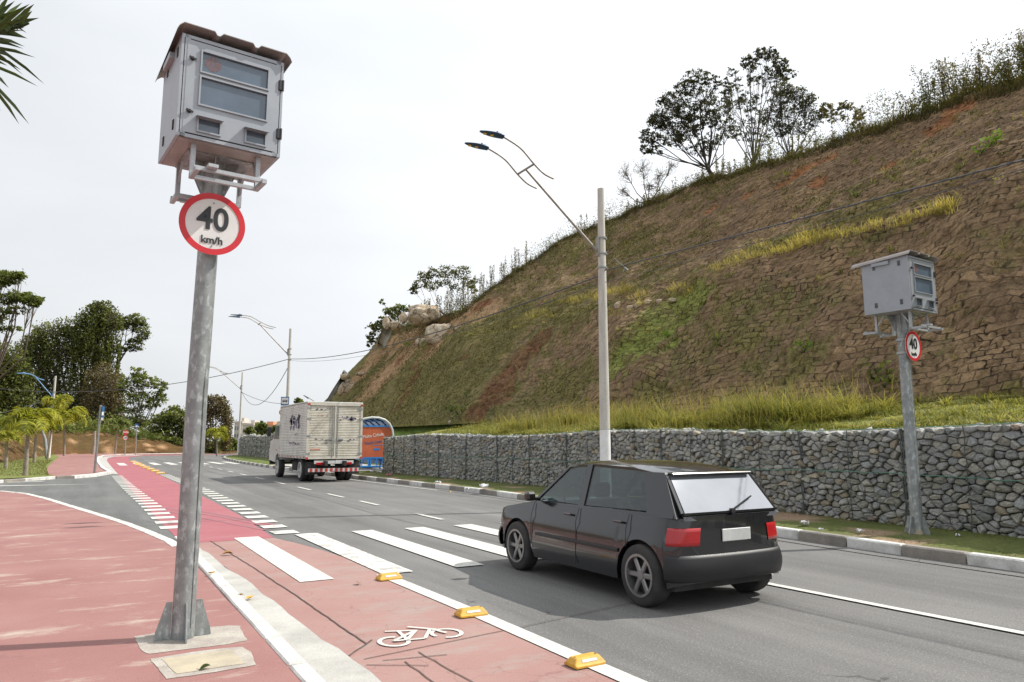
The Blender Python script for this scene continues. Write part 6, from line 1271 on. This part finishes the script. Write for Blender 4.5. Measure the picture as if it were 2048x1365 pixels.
# ---------------------------------------------------------------- litter and fallen leaves
def crumple(label, u, v, s, m, z=.19, seed=0):
    rng = np.random.default_rng(seed); n = 7; g = G(u, v, z); A, Bq = np.meshgrid(np.linspace(-.5, .5, n), np.linspace(-.35, .35, n)); Z_ = rng.random((n, n)) * .42 * s; V = np.stack([A * s + rng.normal(size=A.shape) * .05 * s, Bq * s + rng.normal(size=A.shape) * .05 * s, Z_], -1).reshape(-1, 3)
    V = np.concatenate([V, V - [0, 0, .004]]); Fq = np.array([[i * n + j, i * n + j + 1, (i + 1) * n + j + 1, (i + 1) * n + j] for i in range(n - 1) for j in range(n - 1)]); o = fm('litter', V, np.concatenate([Fq, Fq[:, ::-1] + n * n]), m); o.location = g; o.rotation_euler = (0, 0, seed * .9); return tag(o, label, 'litter', 'scraps of litter on the verge')
for i, (u, v, s, m, lb) in enumerate([(968, 976, .30, 'litter', 'largest crumpled white paper on the verge, before the wall'), (876, 967, .2, 'litter', 'white scrap on the verge left of the largest paper'), (778, 952, .22, 'litterpink', 'pink and white wrapper near the end of the wall'), (1609, 1050, .16, 'litter', 'white bag scrap on the verge right of the car'), (1721, 1064, .11, 'litter', 'small square paper left of the far radar post'), (1642, 1060, .07, 'litter', 'tiny white scrap between the bag and the square paper'), (935, 979, .14, 'litter', 'flat strip of litter left of the largest paper'), (1062, 998, .22, 'litter', 'pale plastic scrap on the kerb edge left of the car roof'), (745, 944, .2, 'litter', 'white cup by the bus shelter bench'), (758, 946, .2, 'litter', 'crushed white packet by the end of the wall'), (1916, 1072, .08, 'litter', 'tiny scrap right of the far radar post')]): crumple(lb, u, v, s, M[m], .19, i + 1)
def dleaf(label, u, v, s, z, m='deadleaf', seed=0):
    g = G(u, v, z); b = MB(); n = 8; rows = []
    for i in range(n + 1):
        f = i / n; wv = .3 * s * math.sin(math.pi * f) ** .8 + .002; zc = .10 * s * (1 + math.sin(f * 3 + seed)); rows.append([(s * (f - .5), -wv, zc + wv * .6), (s * (f - .5), 0, zc), (s * (f - .5), wv, zc + wv * .7)])
    b.grid(rows); b.tube([(-.5 * s, 0, rows[0][1][2]), (-.75 * s, .05 * s, .01)], .0015, 4); o = b.build('fallen_leaf', M[m]); o.location = g; o.rotation_euler = (0, 0, seed * 1.3); return tag(o, label, 'leaf', 'fallen leaves on the paving')
for i, (u, v, s, z, m, lb) in enumerate([(455, 1111, .14, .01, 'deadleaf', 'brown leaf lying on the cycle lane behind the zebra bar'), (718, 1169, .10, .01, 'deadleaf', 'brown curled leaf between zebra bar and yellow stud'), (478, 1193, .08, .03, 'deadleaf', 'small brown leaf on the concrete gutter'), (500, 1197, .10, .03, 'stud', 'pale flat leaf on the concrete gutter'), (423, 1148, .10, .06, 'stud', 'yellow leaf on the white kerb'), (410, 1338, .07, .042, 'leaf_mid', 'green blade lying on the manhole cover'), (900, 985, .1, .2, 'stud', 'yellow leaf on the verge')]): dleaf(lb, u, v, s, z, m, i)

# ---------------------------------------------------------------- far buildings
def block(label, u0, u1, vt, D_, m, nw, nf, depth=14, top=None, name='apartment_block'):
    p0 = W(u0, 905, D_); p1 = W(u1, 905, D_); zt = W(u0, vt, D_)[2]; w_ = np.linalg.norm((p1 - p0)[:2]); az = math.atan2(p1[1] - p0[1], p1[0] - p0[0]); t = thing(name, label, 'apartment block', (p0[0], p0[1], -.03), az)
    b = MB(); b.box((w_ / 2, depth / 2, zt / 2), (w_, depth, zt)); b.build('walls', m, t); b = MB(); b.box((w_ / 2, depth / 2, zt + .35), (w_ + .4, depth + .4, .7)); b.box((w_ * .6, depth / 2, zt + 1.4), (w_ * .35, depth * .4, 1.6)); b.build('roof', top or m, t)
    for f in range(nf):
        for k in range(nw):
            b = MB(); z = zt - 2.2 - f * 3.1
            if z < 2: continue
            b.box((w_ * (k + .5) / nw, -.02, z), (w_ / nw * .45, .12, 1.5)); b.build('window', M['window'], t)
block('beige apartment block farthest left of the three, right of the drooping tree', 466, 481, 846, 300, M['bld_beige'], 3, 4)
block('beige apartment block with a stepped roof behind the third lamp post', 482, 504, 851, 290, M['bld_beige'], 4, 4)
block('white apartment block behind the tree tops left of the truck', 494, 522, 860, 270, M['bld_white'], 5, 3)
block('apartment block topped with an orange storey, left of the truck', 508, 546, 853, 310, M['bld_white'], 6, 4, top=M['bld_orange'])
block('pale building glimpsed between the leafy tree and the round dark tree', 298, 318, 850, 260, M['bld_white'], 3, 3)
# ---------------------------------------------------------------- black hatchback (at rest)
def wheel(parent, x, y, r_, wd, side, spokes=6, rim=None, name='wheel'):
    w_ = thing(name, None, None, (x, y, r_)); w_.parent = parent; b = MB(); n = 32; pr = [(-.5, .68), (-.5, .90), (-.42, .98), (-.25, 1.), (.25, 1.), (.42, .98), (.5, .90), (.5, .68)]
    rows = [[(wd * a, r_ * q * math.cos(2 * math.pi * k / n), r_ * q * math.sin(2 * math.pi * k / n)) for a, q in pr] for k in range(n + 1)]; b.grid(rows, 0, True); b.build('tyre', M['rubber'], w_)
    b = MB(); rm = r_ * .69; b.ring((side * wd * .30, 0, 0), rm * .88, rm, (1, 0, 0), wd * .5, 32); b.disc((side * wd * .30, 0, 0), rm * .22, (1, 0, 0), wd * .25, 16)
    for k in range(spokes):
        a = 2 * math.pi * k / spokes; c = Vector((side * wd * .32, math.cos(a) * rm * .54, math.sin(a) * rm * .54)); b.box(c, (wd * .16, rm * .78, rm * .26), 0, Matrix.Rotation(a, 3, 'X'), bev=.01)
    b.disc((side * wd * .02, 0, 0), rm * .86, (1, 0, 0), .012, 24, 1); b.build('rim', [rim or M['alloy'], M['rubber']], w_); return w_
t = thing('car', 'black hatchback driving past over the zebra crossing, seen from behind left', 'car', (5.21, 6.50, 0))
# local frame: +y forward, x right. length 3.55 (y -1.77..1.78), half width .77, height 1.31
HW, Y0, Y1 = .745, -1.60, 1.74; RW, FWy, WR = -1.10, 1.14, .28
def plan(y):                       # half width along the length
    f = (y - (Y0 + Y1) / 2) / ((Y1 - Y0) / 2); return HW * (1 - abs(f) ** 24) ** (1 / 3) * (1 - .03 * max(0, f) ** 2)
def beltz(y): return float(np.interp(y, [Y0, -1.6, -1.0, 0, .75, .95, 1.45, 1.70, 1.80], [.80, .835, .83, .81, .80, .79, .72, .64, .55]))
def sill(y): 
    z = float(np.interp(y, [Y0, -1.6, -1.4, 1.45, 1.7, Y1], [.36, .27, .20, .20, .25, .34]))
    for wy in (RW, FWy):
        d = abs(y - wy)
        if d < .335: z = max(z, WR * .95 + math.sqrt(max(0, .335 ** 2 - d * d)) - .0)
    return z
ysn = sorted(set([round(v, 4) for v in list(np.linspace(Y0 + .0005, Y0 + .12, 8)) + list(np.linspace(Y0 + .12, Y1 - .12, 70)) + list(np.linspace(Y1 - .12, Y1 - .0005, 8)) + [RW + s * q for s in (-1, 1) for q in (.334, .30, .2, .1)] + [FWy + s * q for s in (-1, 1) for q in (.334, .30, .2, .1)]]))
b = MB(); nz_ = 9
for sgn in (-1, 1):
    rows = []
    for y in ysn:
        w0 = plan(y); zb_, zt = sill(y), beltz(y); r_ = []
        for k in range(nz_):
            f = k / (nz_ - 1); z = zb_ + (zt - zb_) * f; g = (z - .2) / .62; x = w0 * (1 - .10 * max(0, g) ** 2.6 - .035 * max(0, .25 - g) * 4 + .012 * math.exp(-((z - .58) / .03) ** 2)); r_.append((sgn * x, y, z))
        rows.append(r_)
    b.grid(rows, 0, True, sgn < 0)
    b.grid([[r_[0], (r_[0][0] * .86, r_[0][1], r_[0][2])] for r_ in rows], 0, False, sgn > 0)
rows = []
for y in ysn:                       # bonnet / cowl / parcel deck surface
    w0 = plan(y) * .90; zt = beltz(y); rows.append([(w0 * s, y, zt + (.045 if y > .9 else .0) * (1 - s * s)) for s in np.linspace(-1, 1, 11)])
b.grid(rows, 0, True, False)
def endrow(y):
    r_ = []
    for k in range(nz_):
        f = k / (nz_ - 1); z = sill(y) + (beltz(y) - sill(y)) * f; g = (z - .2) / .62; r_.append((plan(y) * (1 - .10 * max(0, g) ** 2.6), y, z))
    return r_
for y, fl in ((ysn[0], False), (ysn[-1], True)):
    e = endrow(y); b.grid([[(-p[0], p[1], p[2]) for p in e], e], 0, False, fl)
b.build('body', M['carpaint'], t)
def wrap(z0, z1, off, y_in, s0=-1.2, s1=1.2, front=False, bulge=.0, nzz=5, cut=None):
    """skin strip following the body's plan contour round its rear (or front) end"""
    yy = [v for v in ysn if (v < Y0 + y_in if not front else v > Y1 - y_in)]; yy = yy if not front else yy[::-1]
    C = [(-plan(v) , v) for v in yy[::-1]] + [(x_, yy[0]) for x_ in np.linspace(-plan(yy[0]), plan(yy[0]), 5)[1:-1]] + [(plan(v), v) for v in yy]
    C = [c for c in C if s0 <= c[0] / HW <= s1]; rows = []; sg = 1 if not front else -1
    for i, (cx_, cy_) in enumerate(C):
        a, c = C[max(i - 1, 0)], C[min(i + 1, len(C) - 1)]; tx_, ty_ = c[0] - a[0], c[1] - a[1]; ln = math.hypot(tx_, ty_) or 1; nx_, ny_ = ty_ / ln * sg, -tx_ / ln * sg
        r_ = []
        for k in range(nzz + 1):
            f = k / nzz; z = z0 + (z1 - z0) * f; g = (z - .2) / .62; sh = 1 - .10 * max(0, g) ** 2.6; o = off + bulge * math.sin(math.pi * f); r_.append((cx_ * sh + nx_ * o, cy_ + ny_ * o, z))
        rows.append([(cx_ * .95, cy_ + .03 * sg, z0)] + r_ + [(cx_ * .95, cy_ + .03 * sg, z1)])
    return rows
b = MB(); b.box((0, .0, .23), (1.25, 2.9, .10)); b.box((0, RW, .45), (1.18, .62, .3)); b.box((0, FWy, .42), (1.18, .62, .3)); b.build('underbody', M['rubber'], t)
# greenhouse geometry
def gx(z): return .672 - .135 * ((z - .80) / .47)
RZt = 1.275
def GP(s, y, z): return (s * gx(z), y, z)
roofk = [(-1.30, 1.205), (-1.15, 1.255), (-.8, 1.295), (-.2, 1.31), (.1, 1.295), (.32, 1.245)]
b = MB(); rows = []
for y, z in roofk:
    w0 = gx(z) * (1.01); rows.append([(w0 * s, y, z + .0 - .045 * abs(s) ** 3.5) for s in np.linspace(-1, 1, 13)])
b.grid(rows, 0, True, False); b.grid([[(p[0] * .99, p[1], p[2] - .03) for p in r_] for r_ in rows], 0, True, True)
for s in (-1, 1): b.grid([[rows[i][0 if s < 0 else -1], tuple(np.array(rows[i][0 if s < 0 else -1]) - [0, 0, .03])] for i in range(len(rows))], 0, False, s > 0)
b.build('roof', M['carpaint'], t)
b = MB()
def pillar(s, y0, z0, y1, z1, w0_, w1_):
    A_ = [GP(s, y0 - w0_ / 2, z0), GP(s, y0 + w0_ / 2, z0), GP(s, y1 + w1_ / 2, z1), GP(s, y1 - w1_ / 2, z1)]; b.prism([(p[0] * 1.0, p[1], p[2]) for p in A_], (-s * .05, 0, 0))
for s in (-1, 1):
    pillar(s, .86, .80, .28, 1.225, .06, .05); pillar(s, -.08, .80, -.10, 1.26, .11, .09); pillar(s, -1.34, .82, -1.14, 1.215, .40, .28)
    b.prism([(s * gx(.81) * 1.004, .86, .79), (s * gx(.81) * 1.004, -1.5, .82), (s * gx(.84), -1.5, .85), (s * gx(.84), .83, .825)], (-s * .04, 0, 0))
b.prism([(-.60, -1.575, .80), (.60, -1.575, .80), (.595, -1.545, .86), (-.595, -1.545, .86)], (0, .05, 0)); b.build('pillars', M['carpaint'], t)
b = MB()
for s in (-1, 1):
    b = MB()
    for A_ in ([(.80, .84), (-.03, .84), (-.05, 1.235), (.30, 1.215)], [(-.13, .84), (-1.16, .86), (-1.02, 1.215), (-.15, 1.24)]): b.prism([(s * (gx(z) - .012), y, z) for y, z in A_], (-s * .005, 0, 0))
    b.build('side_glass', M['carglass'], t)
b = MB(); b.prism([(-.63, .86, .815), (.63, .86, .815), (.54, .31, 1.225), (-.54, .31, 1.225)], (0, .006, .005)); b.build('windscreen', M['carglass'], t)
b = MB(); b.prism([(-.575, -1.557, .865), (.575, -1.557, .865), (.515, -1.305, 1.185), (-.515, -1.305, 1.185)], (0, .006, .004)); b.build('rear_window', M['rearglass'], t)
b = MB()
for a_, c_ in (((-.60, -1.556, .86), (.60, -1.556, .86)), ((-.54, -1.296, 1.192), (.54, -1.296, 1.192)), ((-.60, -1.545, .86), (-.54, -1.29, 1.192)), ((.60, -1.545, .86), (.54, -1.29, 1.192))): b.bar(a_, c_, .028, .02)
b.box((0, -1.31, 1.205), (1.04, .08, .02), 0, Matrix.Rotation(.10, 3, 'X'), bev=.008); b.build('tailgate_frame', M['carpaint'], t)
b = MB(); b.bar((0, -1.575, .88), (.34, -1.49, .985), .012, .010); b.box((0, -1.57, .87), (.05, .03, .04)); b.build('rear_wiper', M['black'], t)
for s in (-1, 1):
    b = MB(); b.grid(wrap(.58, .735, .006, .20, *((-1.1, -.60) if s < 0 else (.60, 1.1))), 0, True); b.build('tail_light', M['taillight'], t)
for s in ():
    b = MB(); b.prism([(s * .50, Y0 - .012, .565), (s * .695, Y0 + .028, .57), (s * .69, Y0 + .055, .79), (s * .52, Y0 + .0, .765)], (0, .05, 0)); b.prism([(s * (.705), Y0 + .05, .58), (s * .728, Y0 + .24, .60), (s * .705, Y0 + .22, .76), (s * .69, Y0 + .06, .775)], (s * .012, 0, 0)); b.build('tail_light', M['taillight'], t)
b = MB(); b.grid(wrap(.27, .50, .008, .20, bulge=.022, nzz=7), 0, True); b.build('rear_bumper', M['bumper'], t)
b = MB(); b.grid(wrap(.25, .46, .008, .25, front=True, bulge=.022, nzz=7), 0, True); b.build('front_bumper', M['bumper'], t)
b = MB(); b.box((0, Y0 - .008, .66), (.36, .012, .11), bev=.004); b.build('number_plate', M['framegrey'], t)
for s in (-1, 1):
    b = MB(); b.grid(wrap(.50, .60, .004, .16, *((-1.1, -.6) if s < 0 else (.6, 1.1)), front=True), 0, True); b.build('headlight', M['reflect'], t)
for s in (-1, 1):
    b = MB(); b.box((s * .80, .72, .885), (.13, .09, .10), 0, Matrix.Rotation(-.15 * s, 3, 'Z'), bev=.025); b.box((s * .72, .73, .85), (.09, .03, .03)); b.build('door_mirror', M['carpaint'], t)
    b = MB(); b.box((s * .747, -.05, .47), (.014, 1.5, .035), bev=.005); b.build('side_moulding', M['black'], t)
    for yy in (.08, -.78):
        b = MB(); b.box((s * .722, yy, .735), (.022, .13, .022), bev=.006); b.build('door_handle', M['carpaint'], t)
    b = MB()
    for yy, z0_, z1_ in ((.80, .3, .8), (-.09, .24, .81), (-.92, .52, .82)):
        b.bar((s * .745, yy, z0_), (s * .738, yy, z1_ - .14), .006, .004); b.bar((s * .738, yy, z1_ - .14), (s * .688, yy, z1_), .006, .004)
    b.build('door_gaps', M['black'], t)
    for wy in (RW, FWy): wheel(t, s * .655, wy, WR, .17, s, 6)
b = MB()
for s in (-1, 1): b.box((s * .33, .02, .62), (.42, .16, .5), bev=.05); b.box((s * .33, -.02, .98), (.2, .09, .16), bev=.03); b.box((s * .33, .22, .5), (.42, .42, .14), bev=.04)
b.box((0, -.95, .64), (1.15, .16, .44), bev=.05); b.box((0, .66, .76), (1.2, .3, .12), bev=.04); b.tube([(-.33 + .16 * math.cos(q), .48 + .04 * math.sin(q), .86 + .15 * math.sin(q)) for q in np.linspace(0, 2 * math.pi, 17)], .012, 6); b.build('interior', M['interior'], t)

# ---------------------------------------------------------------- box truck
TX, TYr = 8.06, 27.4; t = thing('box_truck', 'dirty white box truck with ribbed aluminium body driving away past the bus shelter', 'truck', (TX, TYr, 0))
hw, Lb, zb_, zt = 1.06, 4.45, .86, 2.96
b = MB(); b.box((0, Lb / 2, (zb_ + zt) / 2), (2 * hw - .04, Lb - .04, zt - zb_ - .02)); b.build('box_core', M['alu_side'], t)
nr = 30
for s in (-1, 1):
    b = MB(); rows = []
    for k in range(nr * 3 + 1):
        z = zb_ + .10 + (zt - zb_ - .18) * k / (nr * 3); d = (.0, .018, .018)[k % 3]; rows.append([(s * (hw - .018 + d), .05, z), (s * (hw - .018 + d), Lb - .04, z)])
    b.grid(rows, 0, False, s > 0); b.build('ribbed_side', M['alu_side'], t)
for s in (-1, 1):
    b = MB(); rows = []; x0, x1 = (.03, hw - .07) if s > 0 else (-hw + .07, -.03)
    for k in range(nr * 3 + 1):
        z = zb_ + .12 + (zt - zb_ - .24) * k / (nr * 3); d = (.0, .022, .022)[k % 3]; rows.append([(x0, -.005 - d, z), (x1, -.005 - d, z)])
    b.grid(rows, 0, False); dd_ = b.build('rear_door', M['alu'], t)
    b = MB(); b.tube([(s * .10, -.05, zb_ + .05), (s * .10, -.05, zt - .08)], .018, 8); b.box((s * .10, -.055, zb_ + .75), (.05, .05, .16)); b.box((s * .2, -.055, zb_ + .72), (.22, .03, .03)); b.build('lock_bar', M['galv'], dd_)
    for zz in (.2, .85, 1.5, 1.9): b = MB(); b.box((s * (hw - .06), -.04, zb_ + zz), (.16, .03, .06)); b.build('door_hinge', M['galv'], dd_)
for s in (-1, 1):
    for yy in (0, Lb - .02): b = MB(); b.box((s * (hw - .03), yy, (zb_ + zt) / 2), (.08, .09, zt - zb_)); b.build('corner_post', M['alu'], t)
for zz in (zt - .05, zb_ + .05): b = MB(); b.box((0, -.01, zz), (2 * hw - .09, .085, .105)); b.build('end_rail', M['alu'], t)
b = MB(); b.box((0, -.03, 1.9), (.05, .04, 1.9)); b.build('centre_post', M['alu'], t)
b = MB(); b.box((0, Lb / 2, zt + .02), (2 * hw + .04, Lb + .06, .05), bev=.015); b.build('roof', M['truckwhite'], t)
b = MB(); rr = random.Random(6)
def marks(b, x0, x1, z0, z1, n, face, th_=.05):
    for _ in range(n):
        x = rr.uniform(x0, x1); z = rr.uniform(z0, z1); w_ = rr.uniform(.3, 1) * (x1 - x0) * .16; h_ = rr.uniform(.3, 1) * (z1 - z0) * .45
        if face == 'r': b.box((x, -.031, z), (w_, .004, h_), 0, Matrix.Rotation(rr.uniform(-.4, .4), 3, 'Y'))
        else: b.box((-hw - .003, x, z), (.004, w_, h_), 0, Matrix.Rotation(rr.uniform(-.4, .4), 3, 'X'))
# blurred lettering on the doors and the side, shown as broken brush marks
marks(b, .18, .85, 2.30, 2.44, 22, 'r'); marks(b, -.75, -.2, 2.68, 2.76, 10, 'r'); marks(b, -.75, -.15, 1.55, 1.62, 10, 'r'); marks(b, -.7, -.1, 1.40, 1.46, 8, 'r'); marks(b, .12, .8, 1.5, 1.6, 12, 'r')
marks(b, 1.0, 2.7, 2.05, 2.50, 34, 's'); marks(b, 1.0, 3.6, 1.40, 1.47, 14, 's'); marks(b, 1.2, 2.2, 1.75, 1.82, 8, 's'); b.build('faded_lettering', M['ink'], t)
b = MB(); marks(b, -.8, -.3, 2.46, 2.5, 7, 'r'); marks(b, -.6, -.2, 1.86, 1.9, 6, 'r'); b.box((-.72, -.033, 1.22), (.36, .004, .06)); b.build('faded_red_lettering', M['inkred'], t)
b = MB()
for s in (-1, 1): b.box((s * (hw - .02), -.06, zb_ + .03), (.10, .02, .08)); b.box((s * (hw - .03), -.06, zt - .06), (.12, .02, .06))
for k in range(9): b.box((-hw - .012, .3 + k * .5, zb_ + .06), (.01, .14, .035))
b.build('red_markers', M['truckred'], t)
b = MB(); b.box((-.36, Lb / 2 + .2, .70), (.10, Lb + 1.0, .18)); b.box((.36, Lb / 2 + .2, .70), (.10, Lb + 1.0, .18)); b.box((0, .5, .55), (1.9, .08, .1)); b.box((0, 2.1, .52), (.9, .3, .3))
b.box((-.72, 2.4, .55), (.35, .8, .35), bev=.04); b.tube([(-.9, 1.1, .42), (.9, 1.1, .42)], .08, 8); b.build('chassis', M['rubber'], t)
b = MB(); b.box((0, -.02, .45), (1.92, .07, .13)); bu = b.build('rear_bar', M['truckwhite'], t); b = MB()
for k in range(10): b.box((-.86 + k * .19, -.058, .45), (.10, .006, .125), 0, Matrix.Rotation(.0, 3, 'Y'))
b.build('red_stripes', M['truckred'], bu)
b = MB(); b.box((.0, -.02, .74), (1.5, .05, .12)); b.box((.26, -.05, .75), (.42, .012, .13)); b.build('plate_holder', M['truckwhite'], t)
for s in (-1, 1):
    b = MB(); b.box((s * .55, -.05, .69), (.26, .04, .09), bev=.01); b.build('tail_light', M['taillight'], t)
    b = MB(); b.box((s * .82, .12, .52), (.42, .02, .46)); b.build('mud_flap', M['rubber'], t)
for s in (-1, 1):
    wheel(t, s * .86, 1.15, .43, .24, s, 5, M['truckwhite']); wheel(t, s * .60, 1.15, .43, .22, s, 5, M['truckwhite']); wheel(t, s * .88, 4.95, .43, .24, s, 5, M['truckwhite'])
# cab with sloping bonnet
cw = .98; prf = [(4.55, .75), (4.55, 2.28), (4.70, 2.38), (5.35, 2.38), (5.55, 2.26), (5.98, 1.66), (6.55, 1.50), (6.72, 1.2), (6.74, .70), (5.50, .62), (5.40, .9), (5.1, 1.0), (4.8, .98)]
b = MB(); b.prism([(-cw, y, z) for y, z in prf], (2 * cw, 0, 0)); b.build('cab', M['truckwhite'], t)
b = MB()
for s in (-1, 1): b.prism([(s * (cw + .003), y, z) for y, z in ((4.85, 1.62), (5.92, 1.62), (5.50, 2.20), (4.85, 2.20))], (s * .006, 0, 0))
b.prism([(-.86, 5.60, 2.20), (.86, 5.60, 2.20), (.86, 5.965, 1.69), (-.86, 5.965, 1.69)], (0, .012, .008)); b.build('cab_glass', M['screen'], t)
b = MB()
for s in (-1, 1): b.box((s * (cw + .25), 5.75, 1.95), (.16, .06, .40), bev=.02); b.bar((s * cw, 5.7, 2.1), (s * (cw + .22), 5.75, 2.1), .025, .025)
b.build('cab_mirrors', M['black'], t); b = MB(); b.box((0, 6.78, .62), (1.9, .12, .24), bev=.03); b.build('front_bumper', M['black'], t)
b = MB(); b.box((-cw - .004, 5.35, 1.15), (.006, .3, .04)); b.build('door_mark', M['inkred'], t)
